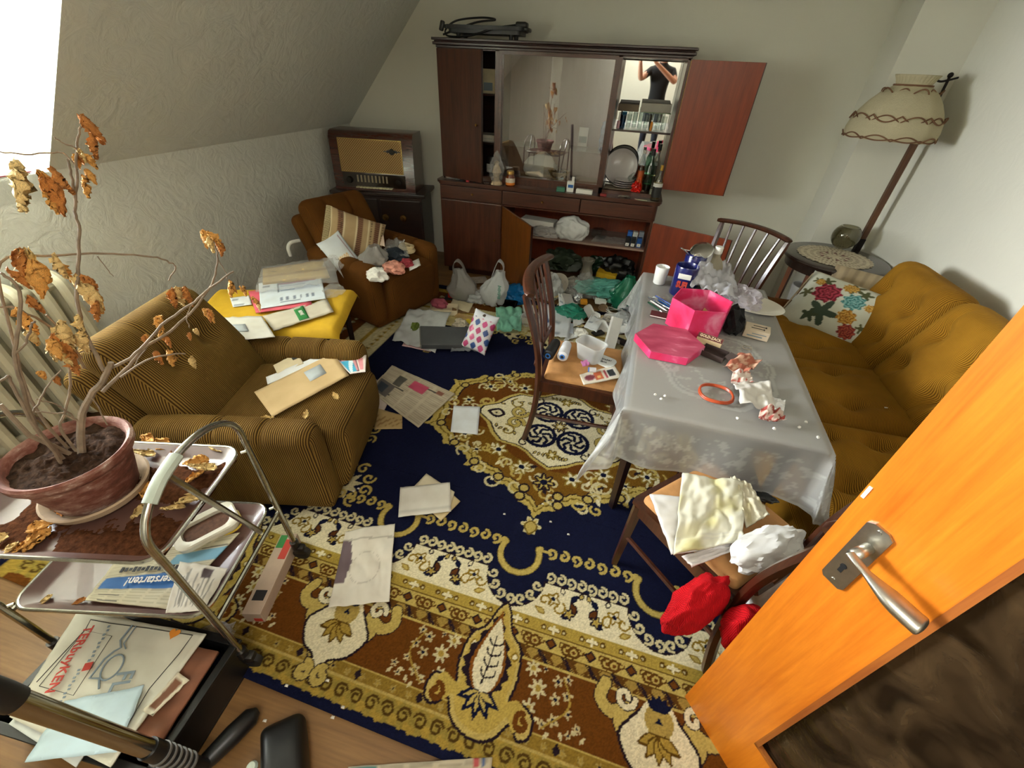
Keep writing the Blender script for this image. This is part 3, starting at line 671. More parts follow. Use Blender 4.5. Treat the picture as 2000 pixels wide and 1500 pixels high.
t.l(t.ramp(ad.outputs[0], [(.05, srgb('6d4d28')), (.35, srgb('c9a569'))]), t.b.inputs['Base Color']); t.b.inputs['Roughness'].default_value = .8; t.bump(ad.outputs[0], .4, .003)
def fy_(z): return -dp_/2-.03+.035*z/(h-.05)
bm = B()
def slab(bm, x0, x1, z0, z1, o, th=.004):
    vs = [(x0, fy_(z0)-o, z0), (x1, fy_(z0)-o, z0), (x1, fy_(z1)-o, z1), (x0, fy_(z1)-o, z1)]
    a = [bm.verts.new(v) for v in vs]; b = [bm.verts.new((v[0], v[1]+th+o, v[2])) for v in vs]
    bm.faces.new(a); bm.faces.new(b[::-1])
    for i in range(4): bm.faces.new((a[i], b[i], b[(i+1) % 4], a[(i+1) % 4]))
slab(bm, -.31, .29, .165, .435, .002); obj('speaker_cloth', bm, t.m, rd, smooth=False)
bm = B(); GT = mat('gilt_trim', 'a58a4e', .35, 1.0)
for a in ((-.316, .296, .435, .441), (-.316, .296, .159, .165), (-.316, -.310, .159, .441), (.290, .296, .159, .441)): slab(bm, *a, .006)
obj('gilt_frame', bm, GT, rd, smooth=False)
BK = mat('black_bakelite', '15110e', .25, var=.1)
bm = B(); slab(bm, .12, .28, .345, .352, .008); slab(bm, .15, .25, .338, .360, .008); lathe(bm, [(0, .012), (.026, .012), (.026, 0), (0, 0)], 16, Matrix.Translation((.20, fy_(.348)-.002, .348)) @ Euler((radians(90), 0, 0)).to_matrix().to_4x4()); obj('winged_emblem', bm, BK, rd)
bm = B(); slab(bm, -.31, .31, .035, .150, .004); obj('dial_panel', bm, mat('dial_glass', '231a13', .12, var=.3, vs=20, coat=.6), rd, smooth=False)
bm = B()
for k in range(9): slab(bm, -.17+k*.036, -.155+k*.036, .075, .135, .007)
obj('dial_scale', bm, mat('dial_print', '8a7c62', .4), rd, smooth=False)
for s in (-1, 1):
    bm = B(); lathe(bm, [(0, .03), (.026, .028), (.03, .01), (.03, 0)], 20, Matrix.Translation((s*.245, fy_(.09)-.003, .09)) @ Euler((radians(90), 0, 0)).to_matrix().to_4x4()); obj('tuning_knob', bm, BK, rd)
for k in range(11):
    bm = B(); box(bm, (-.165+k*.033, fy_(.03)-.022, .033), (.029, .040, .012), .003); obj('key', bm, mat('ivory_keys', 'd8cda8', .3), rd)
# electric grill on the cabinet top
gr = thing('electric_grill', 'black electric table grill with its cable coiled, on top of the wall cabinet', 'grill', (-1.30, 4.24, 1.930), radians(1))
BKm = mat('black_enamel', '17191a', .35, var=.15)
bm = B(); prism(bm, rrect(.60, .26, .04), .035, .06); prism(bm, rrect(.64, .29, .05), .06, .085); obj('plate', bm, BKm, gr)
for s in (-1, 1):
    bm = B(); box(bm, (s*.325, 0, .075), (.05, .16, .025), .008); obj('handle', bm, BKm, gr)
    for q in (-1, 1): bm = B(); cyl(bm, (s*.22, q*.09, 0), (s*.22, q*.09, .04), .014, .02, 10); obj('foot', bm, BKm, gr)
bm = B(); box(bm, (.29, -.02, .10), (.09, .10, .04), .012); obj('thermostat', bm, BKm, gr)
bm = B(); tube(bm, spline([(.26, -.05, .10), (.1, -.13, .07), (-.10, -.14, .02), (-.30, -.10, .012), (-.36, 0, .06), (-.28, .05, .12), (-.05, .0, .14), (.08, -.06, .125), (-.08, -.1, .1), (-.34, -.12, .02)], 8), .007, 8); obj('cable', bm, BKm, gr)
bm = B(); box(bm, (-.385, -.02, .08), (.035, .035, .07), .01, (0, .3, 0)); obj('plug', bm, BKm, gr)
# ================================================================ armchairs
A_D, A_L = '3a260c', '866a32'
def dent(x, y, pts, r, d):
    s = 0
    for (a, b) in pts: s += d*math.exp(-((x-a)**2+(y-b)**2)/(r*r))
    return s
def armchair(root, CX, CY, CZ):
    """faces local +x; width along y"""
    bm = B(); box2(bm, (-.34, -.36, .03), (.36, .36, .27), .02); obj('base', bm, CY, root)
    def seatf(p, n):
        x, y, z = p; k = max(0, n.z)
        z += k*(.03*(1-(x/.36)**2)-.02*math.exp(-((y)/.03)**2)*0)
        if z < 0 and x > .25: x -= .03*(-z)/.1
        return (x, y, z)
    bm = B(); rbox(bm, (.70, .515, .40), .055, (14, 10, 5), seatf, Matrix.Translation((.10, 0, .236))); obj('seat_cushion', bm, CX, root)
    for s in (-1, 1):
        def armf(p, n):
            x, y, z = p
            z += .02*cos(x*2.2)-.015*(x < -.2)*0
            y += s*.025*(max(0, z+.1))**1*1.2
            g = math.exp(-((x-.17)/.008)**2)+math.exp(-((x+.03)/.008)**2)
            if n.z > .1 or s*n.y < -.2: return (x, y-n.y*.012*g, z-max(0, n.z)*.020*g)
            return (x, y, z)
        bm = B(); rbox(bm, (.76, .15, .50), .065, (50, 3, 6), armf, Matrix.Translation((-.005, s*.315, .275))); obj('arm', bm, CX, root)
    R = Matrix.Translation((-.225, 0, .30)) @ Euler((0, radians(-29), 0)).to_matrix().to_4x4()
    def backf(p, n):
        x, y, z = p; k = max(0, n.x)
        q = dent(y, z, [(-.11, .06), (.11, .06)], .05, 1)
        cr = math.exp(-((abs(y)-.11)/.016)**2)*max(0, min(1, (z-.06)/.05))*.6
        x += k*(.03*(1-(z/.30)**2)-.055*q-.026*cr)
        return (x-.0*z, y, z)
    bm = B(); rbox(bm, (.16, .60, .60), .075, (3, 26, 26), backf, R @ Matrix.Translation((.05, 0, .30))); obj('back_cushion', bm, CY, root)
    bm = B(); rbox(bm, (.12, .66, .58), .055, (2, 6, 6), None, R @ Matrix.Translation((-.085, 0, .25))); obj('back_frame', bm, CY, root)
CXa, CYa = cord('brown_corduroy_x', A_D, A_L, 0, .0085), cord('brown_corduroy_y', A_D, A_L, 1, .0085)
CXb, CYb = cord('rust_corduroy_x', '3a1f08', '7a4d1a', 0, .006, depth=.4), cord('rust_corduroy_y', '3a1f08', '7a4d1a', 1, .006, depth=.4)
a2 = thing('armchair', 'olive brown corduroy armchair beside the tea trolley, with envelopes on its seat', 'armchair', (-1.49, 1.262, 0), radians(13), 'corduroy armchairs')
armchair(a2, CXa, CYa, CXa)
a1 = thing('armchair', 'rust brown corduroy armchair in front of the radio, heaped with cushion and bags', 'armchair', (-1.92, 3.06, 0), radians(-19), 'corduroy armchairs')
armchair(a1, CXb, CYb, CXb)
# ================================================================ sofa
sf = thing('sofa', 'mustard velvet corduroy three seat sofa with tufted cushions along the right wall', 'sofa', (1.48, 2.15, 0))
SX, SY = cord('mustard_corduroy_x', '6a470e', 'a87a22', 0, .0065, depth=.35), cord('mustard_corduroy_y', '6a470e', 'a87a22', 1, .0065, depth=.35)
part('base', SX, sf, [((-.50, -.93, .05), (.50, .93, .24))], .02, True)
for k in range(3):
    yc = (k-1)*.60
    def sf_(p, n):
        x, y, z = p; kk = max(0, n.z)
        tx = [(-.24, -.15), (-.24, .15), (-.02, -.15), (-.02, .15)]
        q = dent(x, y, tx, .045, 1); cr = sum(math.exp(-((y-b)/.022)**2) for b in (-.15, .15))*.5*(1 if x < .15 else 0)
        z += kk*(.04*(1-(y/.31)**4)-.060*q-.022*cr)
        return (x, y, z)
    bm = B(); rbox(bm, (.66, .605, .24), .07, (22, 24, 3), sf_, Matrix.Translation((-.14, yc, .33))); obj('seat_cushion', bm, SX, sf)
    R = Matrix.Translation((.21, yc, .40)) @ Euler((0, radians(20), 0)).to_matrix().to_4x4()
    def sb_(p, n):
        x, y, z = p; kk = max(0, -n.x)
        tx = [(-.15, .10), (.15, .10), (-.15, -.10), (.15, -.10)]
        q = dent(y, z, tx, .05, 1); cr = sum(math.exp(-((y-b)/.02)**2) for b in (-.15, .15))*.45
        x += -kk*(.05*(1-(y/.30)**4)-.070*q-.024*cr)
        return (x, y, z)
    bm = B(); rbox(bm, (.20, .605, .58), .085, (3, 26, 26), sb_, R @ Matrix.Translation((-.02, 0, .25))); obj('back_cushion', bm, SY, sf)
part('back_frame', SY, sf, [((.42, -.92, .20), (.55, .92, .76))], .05, True)
for s in (-1, 1):
    bm = B(); rbox(bm, (.86, .15, .46), .06, (10, 2, 5), None, Matrix.Translation((-.06, s*.975, .29))); obj('arm', bm, cord('brown_arm_corduroy', '4a2a0c', '7a4a18', 0, .006), sf)
# ================================================================ dining table and cloth
TZ = .72
dt = thing('dining_table', 'rectangular wooden dining table under the lace plastic tablecloth', 'table', (.565, 2.02, 0), radians(-3))
TW = wood('table_wood', '7c7268', '958b80', .5, 1, .8, .1)
part('tabletop', TW, dt, [((-.345, -.72, TZ-.03), (.345, .72, TZ))], .004); part('apron', DK, dt, [((-.30, -.66, TZ-.12), (-.28, .66, TZ-.03)), ((.28, -.66, TZ-.12), (.30, .66, TZ-.03)), ((-.28, -.66, TZ-.12), (.28, -.64, TZ-.03)), ((-.28, .64, TZ-.12), (.28, .66, TZ-.03))])
for sx in (-1, 1):
    for sy in (-1, 1): bm = B(); tube(bm, [(sx*.29, sy*.64, .016), (sx*.29, sy*.64, TZ-.03)], [.02, .032], 4); obj('leg', bm, DK, dt)
# ================================================================ dining chairs
CHW = wood('chair_mahogany', '26120a', '4e2817', .28, 2, 1.4, .45); SEATF = mat('peach_brocade', 'b5834e', .75, var=.12, vs=22, bump=.25, bs=90)
def chair_build(root):
    """faces local +x, origin between the rear feet and front feet"""
    for s in (-1, 1):
        bm = B(); tube(bm, spline([(-.275, s*.195, 0), (-.235, s*.195, .22), (-.225, s*.197, .44), (-.245, s*.212, .66), (-.315, s*.238, .93)], 5), [.017]+[.021]*19+[.017], 6, flat=.85); obj('back_post', bm, CHW, root)
        bm = B(); tube(bm, [(.215, s*.205, 0), (.20, s*.20, .43)], [.016, .024], 4); obj('front_leg', bm, CHW, root)
        bm = B(); box2(bm, (-.215, s*.20-.011, .385), (.20, s*.20+.011, .445)); obj('seat_rail', bm, CHW, root, smooth=False)
        bm = B(); tube(bm, [(-.232, s*.195, .20), (.205, s*.203, .22)], .011, 6); obj('stretcher', bm, CHW, root)
    for x in (-.215, .20): bm = B(); box2(bm, (x-.011, -.20, .385), (x+.011, .20, .445)); obj('seat_rail', bm, CHW, root, smooth=False)
    bm = B(); prism(bm, [(-.225, -.195), (.215, -.225), (.225, -.2), (.225, .2), (.215, .225), (-.225, .195)], .440, .455); obj('seat_frame', bm, CHW, root, smooth=False)
    def cf(p, n):
        x, y, z = p; k = 1+.10*x
        return (x, y*k, z+max(0, n.z)*.016*(1-(x/.21)**2)*(1-(y/.21)**2))
    bm = B(); rbox(bm, (.40, .385, .05), .022, (10, 10, 2), cf, Matrix.Translation((0, 0, .457))); obj('seat_pad', bm, SEATF, root)
    pts = [(-.315-.045*(1-(y/.24)**2)+.02, y, .945+.012*(1-(y/.24)**2)) for y in [(-.262+.0655*k) for k in range(9)]]
    bm = B(); tube(bm, spline(pts, 3), [.018]+[.027]*23+[.018], 8, flat=.55); obj('top_rail', bm, CHW, root)
    bm = B(); tube(bm, [(-.240, -.205, .545), (-.255, 0, .545), (-.240, .205, .545)], .015, 6); obj('lower_back_rail', bm, CHW, root)
    for k in range(5):
        y0 = -.13+.065*k; yy = y0*1.35
        bm = B(); tube(bm, spline([(-.252, y0, .545), (-.275, y0*1.12, .72), (-.335, yy, .94)], 5), [.010]*11, 6, flat=.7); obj('spindle', bm, CHW, root)
ch = thing('dining_chair', 'dark wooden spindle chair left of the table, holding thread spools and a tub', 'chair', (-.02, 1.93, .015), radians(0), 'spindle back dining chairs')
chair_build(ch)
ch2 = dup(ch, (.565, 1.085, .015), radians(135), 'dark wooden chair with towels and a red knit, next to the door')
ch3 = dup(ch, (.70, 2.95, .015), radians(-132), 'dark wooden spindle back chair at the far end of the table, beside the round table')
# ================================================================ round table and lamp
RT = (1.70, 3.70)
rt = thing('round_table', 'round dark wooden side table with a doily and a glass bowl', 'table', (*RT, 0))
RTW = wood('round_table_wood', '1e1613', '3a2a22', .25, 0, 1.0, .5)
bm = B(); lathe(bm, [(0, .70), (.335, .70), (.355, .694), (.362, .682), (.355, .668), (.33, .660), (.32, .60), (.30, .60), (.30, .65), (0, .65)], 56); obj('top', bm, RTW, rt, ang=35)
for k in range(4):
    a = radians(45+90*k); bm = B(); tube(bm, [(.27*cos(a), .27*sin(a), 0), (.27*cos(a), .27*sin(a), .65)], [.018, .030], 4); obj('leg', bm, wood('leg_wood', '5a2e14', '7c4820', .4, 2), rt)
bm = B(); lathe(bm, [(0, .19), (.24, .19), (.25, .20), (.24, .21), (0, .21)], 40); obj('lower_shelf', bm, RTW, rt)

# ================================================================ radiator under the dormer
RAD = mat('yellowed_radiator_enamel', 'cfc9b0', .4, var=.08)
ra = thing('radiator', 'cream ribbed column radiator under the dormer ledge', 'radiator', (-2.775, .80, 0))
for k in range(13):
    y = -.56+k*.095; bm = B()
    path = spline([(.075, y, .13), (.075, y, .45), (.075, y, .74), (.05, y, .80), (0, y, .815), (-.05, y, .80), (-.065, y, .74), (-.065, y, .45), (-.065, y, .13), (-.04, y, .085), (.01, y, .075), (.055, y, .09)], 4, True)
    tube(bm, path, .028, 8, closed=True, flat=.9); tube(bm, [(.005, y, .08), (.005, y, .80)], .022, 6); obj('rib', bm, RAD, ra)
bm = B()
for z in (.12, .76): tube(bm, [(.005, -.60, z), (.005, .62, z)], .024, 10)
for y in (-.5, .5): tube(bm, [(.005, y, 0), (.005, y, .10)], .016, 8)
obj('header_pipe', bm, RAD, ra)
# things on the dormer ledge
bk = thing('red_notebook', 'red covered notebook with white page edges lying on the dormer ledge', 'book', (-2.975, 1.47, 1.222), radians(4))
part('pages', WH, bk, [((-.10, -.15, .002), (.10, .15, .016))]); part('cover', mat('red_cloth_cover', '8c1428', .5), bk, [((-.105, -.155, .016), (.105, .155, .020)), ((-.105, -.155, 0), (.105, .155, .002))])
bx = thing('wooden_box', 'small orange brown wooden box at the back of the dormer ledge', 'box', (-3.16, 1.52, 1.222), radians(10))
part('body', DWe, bx, [((-.05, -.09, 0), (.05, .09, .11))], .004); part('lid', DW, bx, [((-.054, -.094, .11), (.054, .094, .125))], .004)
# ================================================================ tea trolley
CHR = mat('worn_chrome', 'b6b5ac', .22, 1.0, .18, 50.0); TRY = mat('mauve_brown_laminate', '5a3f38', .36, var=.2, vs=9, coat=.25); RUB = mat('black_rubber', '1a1817', .6)
T0 = (-1.023, .545, .016)
tr = thing('tea_trolley', 'chrome framed tea trolley with two brown trays in the left foreground', 'trolley', T0, radians(12.8))
def arch(x, s):
    h = .745; pts = [(x, -.205, .10), (x, -.205, .3), (x, -.205, h-.06)]
    for k in range(13):
        a = pi*k/12; pts.append((x, -.205*cos(a), h+.135*sin(a)))
    pts += [(x, .205, h-.06), (x, .205, .3), (x, .205, .10)]
    bm = B(); tube(bm, spline(pts, 2), .0105, 10); a_ = obj('end_arch', bm, CHR, tr)
    bm = B(); tube(bm, spline([(x, -.145, h+.095), (x, -.09, h+.121), (x, -.02, h+.134)], 4), .0185, 8, flat=.8); obj('arch_clamp', bm, mat('grey_green_plastic', 'a9b3a6', .4), a_)
    bm = B(); tube(bm, [(x, -.07, h+.115), (x-s*.012, .10, .345)], .0095, 8); obj('strut', bm, CHR, a_)
    bm = B(); tube(bm, [(x, -.205, .325), (x, .205, .325)], .008, 8); obj('cross_bar', bm, CHR, a_)
    for q in (-1, 1):
        bm = B(); cyl(bm, (x, q*.205, .075), (x, q*.205, .115), .017); box(bm, (x+.012, q*.205, .06), (.045, .032, .045), .008); wf = obj('castor_fork', bm, mat('dark_metal', '3a3836', .4, .8), tr)
        bm = B(); tube(bm, [(x+.014, q*.205-.011, .034), (x+.014, q*.205+.011, .034)], .034, 20); obj('wheel', bm, RUB, wf)
arch(0.0, 1); arch(-.64, -1)
def traypart(name, z):
    bm = B(); w, d = .585, .40; ou = rrect(w, d, .05, 5, -.32, 0); inn = rrect(w-.05, d-.05, .04, 5, -.32, 0); lip = rrect(w+.016, d+.016, .058, 5, -.32, 0)
    rings = [[bm.verts.new((x, y, zz)) for x, y in P] for P, zz in ((inn, z+.004), (ou, z+.028), (lip, z+.030), (lip, z+.024), (ou, z+.020), (inn, z-.004))]
    n = len(ou)
    for A, D in zip(rings, rings[1:]):
        for k in range(n): bm.faces.new((A[k], A[(k+1) % n], D[(k+1) % n], D[k]))
    bm.faces.new(rings[0]); bm.faces.new(rings[-1][::-1]); t_ = obj(name, bm, TRY, tr, ang=50)
    bm = B(); tube(bm, [(*p, z+.027) for p in lip], .0055, 8, closed=True); obj('tray_rim', bm, CHR, t_)
    bm = B()
    for s in (-1, 1):
        for y in (-.19, .19): tube(bm, [((-.02 if s > 0 else -.62), y, z+.02), ((0 if s > 0 else -.64), y*1.07, z+.02)], .005, 6)
    obj('tray_bracket', bm, CHR, t_)
    return t_
traypart('upper_tray', .645); traypart('lower_tray', .335)
# ================================================================ potted plant
t = NT('lime_stained_terracotta'); n1 = t.n('TexNoise', i_Scale=16.0, i_Detail=9.0, i_Roughness=.7); n3 = t.n('TexNoise', i_Scale=4.0, i_Detail=4.0); t.l(t.coord('Object', (1, 1, 2.5)), n1.inputs['Vector']); t.l(t.coord('Object'), n3.inputs['Vector'])
ad = t.n('Math', operation='MULTIPLY_ADD'); t.l(n3.outputs[0], ad.inputs[0]); ad.inputs[1].default_value = .5; t.l(n1.outputs[0], ad.inputs[2]); t.l(t.ramp(ad.outputs[0], [(.55, srgb('4a261c')), (.72, srgb('6f3d2e')), (.86, srgb('8f6a5c')), (.95, srgb('c4b0a2'))]), t.b.inputs['Base Color']); t.b.inputs['Roughness'].default_value = .75; t.bump(n1.outputs[0], .3, .004); TC = t.m; TCs = mat('pale_saucer_clay', 'a08a70', .8, var=.25, vs=12)
PC = (-1.375, .485)
sa = thing('saucer', 'pale clay saucer under the terracotta pot on the trolley', 'saucer', (*PC, .668))
bm = B(); lathe(bm, [(0, .006), (.10, .006), (.118, .03), (.126, .034), (.132, .031), (.124, .010), (.105, 0), (0, 0)], 40); obj('dish', bm, TCs, sa)
pp = thing('potted_plant', 'withered leafless plant with curled dry leaves in a stained terracotta pot', 'plant', (*PC, .676))
bm = B(); lathe(bm, [(0, 0), (.095, 0), (.098, .004), (.130, .135), (.141, .140), (.147, .150), (.149, .168), (.143, .174), (.133, .168), (.128, .148), (.10, .10), (0, .10)], 48); obj('pot', bm, TC, pp, ang=50)
SOIL = mat('dark_potting_soil', '33241a', 1.0, var=.6, vs=60, bump=1.0, bs=120, spec=.05)
def soil(name, f, n, parent, m=SOIL, seed=0):
    bm = B(); surf(bm, n, n*2, f, wv=True); return obj(name, bm, m, parent, ang=180)
def so(u, v):
    r = u*.130; a = v*2*pi; x, y = r*cos(a), r*sin(a); return (x, y, .146+.014*fract(x*22, y*22, 1)+.008*nz(x*70, y*70, 3)+.012*(1-u))
stuff(soil('soil', so, 26, pp))
STEM = mat('bare_twig', '7d6c58', .85, var=.3, vs=30, bump=.4, bs=80)
loc0 = Vector((*PC, .676))
def twig(pts, r0, r1, n=5):
    P = [Vector(p)-loc0 for p in pts]; S_ = spline(P, n); m = len(S_)
    bm = B(); tube(bm, [p+Vector((nz(k*.7, i_*3.1), nz(k*.7, i_*5.7+9), nz(k*.7, i_*2.3+4)))*.004*(0 < k < m-1) for k, p in enumerate(S_)], [r0+(r1-r0)*k/(m-1) for k in range(m)], 7)
    return obj('stem', bm, STEM, pp)
i_ = 0
for P, r0, r1 in (
    ([(-1.36, .49, .80), (-1.331, 0.550, 0.947), (-1.283, 0.609, 1.022), (-1.258, 0.638, 1.071)], .015, .009),
    ([(-1.276, 0.623, 1.050), (-1.297, 0.648, 1.161), (-1.296, 0.673, 1.236), (-1.284, 0.715, 1.325), (-1.277, 0.749, 1.390), (-1.271, 0.758, 1.432), (-1.253, 0.787, 1.499), (-1.247, 0.815, 1.560), (-1.232, 0.838, 1.603)], .0075, .003),
    ([(-1.273, 0.630, 1.050), (-1.222, 0.684, 1.078), (-1.163, 0.743, 1.147), (-1.103, 0.812, 1.194), (-1.056, 0.857, 1.236), (-1.013, 0.892, 1.266)], .007, .003),
    ([(-1.297, 0.601, 0.988), (-1.276, 0.667, 1.022), (-1.264, 0.731, 1.058), (-1.240, 0.807, 1.080), (-1.212, 0.883, 1.120), (-1.185, 0.951, 1.178), (-1.167, 0.989, 1.247), (-1.162, 0.995, 1.286)], .008, .003),
    ([(-1.275, 0.647, 1.011), (-1.208, 0.707, 1.054), (-1.153, 0.759, 1.045)], .005, .0025),
    ([(-1.40, .50, .80), (-1.410, 0.512, 1.003), (-1.408, 0.572, 1.187), (-1.413, 0.637, 1.329), (-1.381, 0.726, 1.320), (-1.347, 0.807, 1.302), (-1.299, 0.899, 1.267), (-1.280, 0.927, 1.243), (-1.275, 0.933, 1.225), (-1.293, 0.908, 1.191)], .006, .0025),
    ([(-1.38, .47, .80), (-1.343, 0.460, 0.967), (-1.315, 0.479, 1.084), (-1.295, 0.504, 1.176), (-1.265, 0.552, 1.276), (-1.258, 0.567, 1.326), (-1.262, 0.558, 1.355)], .008, .004),
    ([(-1.37, .50, .80), (-1.380, 0.507, 0.905), (-1.377, 0.543, 0.950), (-1.370, 0.585, 1.010), (-1.368, 0.616, 1.092)], .006, .004),
    ([(-1.348, 0.477, 1.004), (-1.323, 0.517, 1.054), (-1.296, 0.556, 1.094)], .004, .002),
    ([(-1.295, 0.504, 1.176), (-1.268, 0.520, 1.200), (-1.248, 0.541, 1.239), (-1.244, 0.549, 1.245)], .004, .003),
    ([(-1.38, .50, .80), (-1.368, 0.449, 0.943), (-1.388, 0.452, 1.039)], .010, .007),
    ([(-1.38, .46, .80), (-1.326, 0.451, 0.944), (-1.302, 0.457, 1.088), (-1.297, 0.470, 1.133), (-1.294, 0.449, 1.134)], .007, .004),
    ([(-1.338, 0.533, 0.932), (-1.333, 0.517, 1.000), (-1.342, 0.495, 1.033)], .0035, .002),
    ([(-1.337, 0.534, 0.922), (-1.353, 0.521, 0.960), (-1.378, 0.483, 0.991)], .0035, .002),
    ([(-1.284, 0.559, 0.904), (-1.280, 0.567, 0.974), (-1.282, 0.563, 1.004)], .003, .0018),
    ([(-1.335, 0.616, 1.049), (-1.362, 0.629, 1.141), (-1.394, 0.605, 1.222), (-1.414, 0.584, 1.236)], .006, .003),
    ([(-1.353, 0.624, 1.206), (-1.332, 0.622, 1.143), (-1.313, 0.615, 1.088)], .004, .003),
    ([(-1.248, 0.796, 1.520), (-1.269, 0.799, 1.550), (-1.315, 0.763, 1.551), (-1.346, 0.728, 1.557)], .003, .002),
    ([(-1.265, 0.768, 1.451), (-1.256, 0.783, 1.511), (-1.252, 0.789, 1.540)], .0045, .0035),
    ([(-1.247, 0.816, 1.560), (-1.258, 0.799, 1.574), (-1.262, 0.792, 1.585)], .0025, .0015),
    ([(-1.243, 0.803, 1.075), (-1.265, 0.748, 1.058), (-1.283, 0.696, 1.015)], .003, .002),
    ([(-1.103, 0.812, 1.194), (-1.112, 0.782, 1.160), (-1.115, 0.778, 1.129)], .0025, .0015),
    ([(-1.167, 0.989, 1.247), (-1.155, 0.988, 1.209), (-1.158, 0.984, 1.185)], .002, .0015),
    ([(-1.351, 0.799, 1.297), (-1.350, 0.802, 1.268), (-1.347, 0.807, 1.236)], .002, .0012)):
    i_ += 1; twig(P, r0*.66, r1*.75)
LEAFM = [mat('dry_leaf_amber', 'd49a4c', .8, var=.5, vs=45, bump=.5, bs=60), mat('dry_leaf_tan', 'dcbc7c', .85, var=.4, vs=45, bump=.5, bs=60), mat('dry_leaf_rust', 'b87636', .85, var=.5, vs=40, bump=.5, bs=60)]
def leafmesh(seed, m):
    """a withered, curled, torn leaf about 1 unit long"""
    bm = B(); rr = random.Random(seed)
    def f(u, v):
        y = (v-.5)*2; w = (.05+.27*sin(pi*min(1, u**.7+.02))*(1+.35*nz(u*7, y*2, seed)))*(1-.2*u)
        x = u; c = 2.4*y*(.7+.5*u)+1.1*nz(u*5, y*2, seed+7)
        yy = w*sin(c)*.85; z = -w*.75*(1-cos(c))+.13*ridged(u*6, y*4, seed*1.7, 3)-.40*u*u+.16*nz(u*11, y*8, seed)*(.3+abs(y))
        return (x+.16*nz(y*6, u*9, seed), yy+.10*nz(u*12, y*3, seed+3)*abs(y), z)
    surf(bm, 18, 14, f); me = bpy.data.meshes.new('dry_leaf'); bm.to_mesh(me); bm.free(); me.materials.append(m)
    me.polygons.foreach_set('use_smooth', [True]*len(me.polygons)); return me
LM = [leafmesh(k*3+1, LEAFM[k % 3]) for k in range(9)]
def dryleaf(p, s, k, rot, parent=pp, o0=loc0, name='dry_leaf'):
    o = link(name, LM[k % 9], parent); o.location = Vector(p)-o0; o.rotation_euler = rot; o.scale = (s, s*.9, s*.8); return o
rl = random.Random(11)
for (p, s, n) in (((-1.229, 0.842, 1.610), .085, 4), ((-1.238, 0.810, 1.561), .045, 2), ((-1.245, 0.819, 1.547), .05, 2), ((-1.247, 0.798, 1.511), .07, 2), ((-1.276, 0.730, 1.536), .12, 4), ((-1.272, 0.737, 1.512), .10, 3),
        ((-1.349, 0.656, 1.389), .08, 3), ((-1.336, 0.681, 1.365), .11, 4), ((-1.334, 0.685, 1.326), .10, 2), ((-1.343, 0.621, 1.325), .075, 3), ((-1.286, 0.692, 1.297), .11, 4), ((-1.285, 0.693, 1.249), .08, 2), ((-1.327, 0.585, 1.264), .08, 3), ((-1.290, 0.543, 1.224), .06, 2),
        ((-1.302, 0.616, 1.204), .10, 4), ((-1.306, 0.630, 1.159), .09, 2), ((-1.303, 0.565, 1.174), .09, 3), ((-1.302, 0.566, 1.136), .08, 2), ((-1.317, 0.530, 1.094), .06, 2), ((-1.155, 1.004, 1.323), .085, 4), ((-1.156, 1.002, 1.285), .07, 2), ((-1.291, 0.911, 1.190), .09, 4), ((-1.154, 0.989, 1.192), .06, 3),
        ((-1.007, 0.899, 1.218), .05, 2), ((-1.004, 0.902, 1.177), .05, 3), ((-1.112, 0.850, 1.175), .075, 3), ((-1.236, 0.777, 1.133), .06, 3), ((-1.238, 0.793, 1.081), .06, 3), ((-1.232, 0.746, 1.066), .08, 4), ((-1.154, 0.757, 1.030), .045, 3), ((-1.220, 0.726, 1.122), .045, 2), ((-1.115, 0.778, 1.129), .045, 2)):
    for q in range(max(2, n-1)):
        dryleaf(Vector(p)+Vector((rl.uniform(-1, 1), rl.uniform(-1, 1), rl.uniform(-1.2, .6)))*s*.28, s*rl.uniform(.45, .85), rl.randrange(9), (rl.uniform(-.8, .8), rl.uniform(.75, 1.75), rl.uniform(-2.2, 1.6)))
# litter on the trolley trays
z1_ = .668
dirt = thing('spilled_soil', 'brown potting soil and leaf crumbs spilled over the upper tray', 'soil', (0, 0, 0))
tm = Matrix.Translation(T0) @ Matrix.Rotation(radians(12.8), 4, 'Z')
def ds(u, v):
    x = -.585+.555*u; y = -.185+.36*v; e = max(0, min(1, min(u, 1-u, v, 1-v)*6)); k = max(0, fract(x*7+3, y*7, 2)+.55+1.0*(.5-v)+.5*(u-.45))
    return tm @ Vector((x, y, .650+e*min(.013, .008*k)*1.0+.0022*nz(x*120, y*120, 5)*e-.005*(k < .60)))
bm = B(); surf(bm, 110, 74, ds); o = obj('soil_layer', bm, mat('spilled_brown_soil', '4a2c1a', 1.0, var=.55, vs=70, bump=.8, bs=150, spec=.05), dirt, ang=180); stuff(o); stuff(dirt)
def lscat(name, pts, z, label, group, smin, smax, seed):
    r = random.Random(seed)
    for p, lab in zip(pts, label):
        o = link(name, LM[r.randrange(9)]); o.location = (p[0], p[1], z+.014); s = r.uniform(smin, smax); o.rotation_euler = (r.uniform(2.6, 3.6), r.uniform(-.3, .3), r.uniform(0, 6)); o.scale = (s, s, s*.45); tag(o, lab, 'leaf', group)
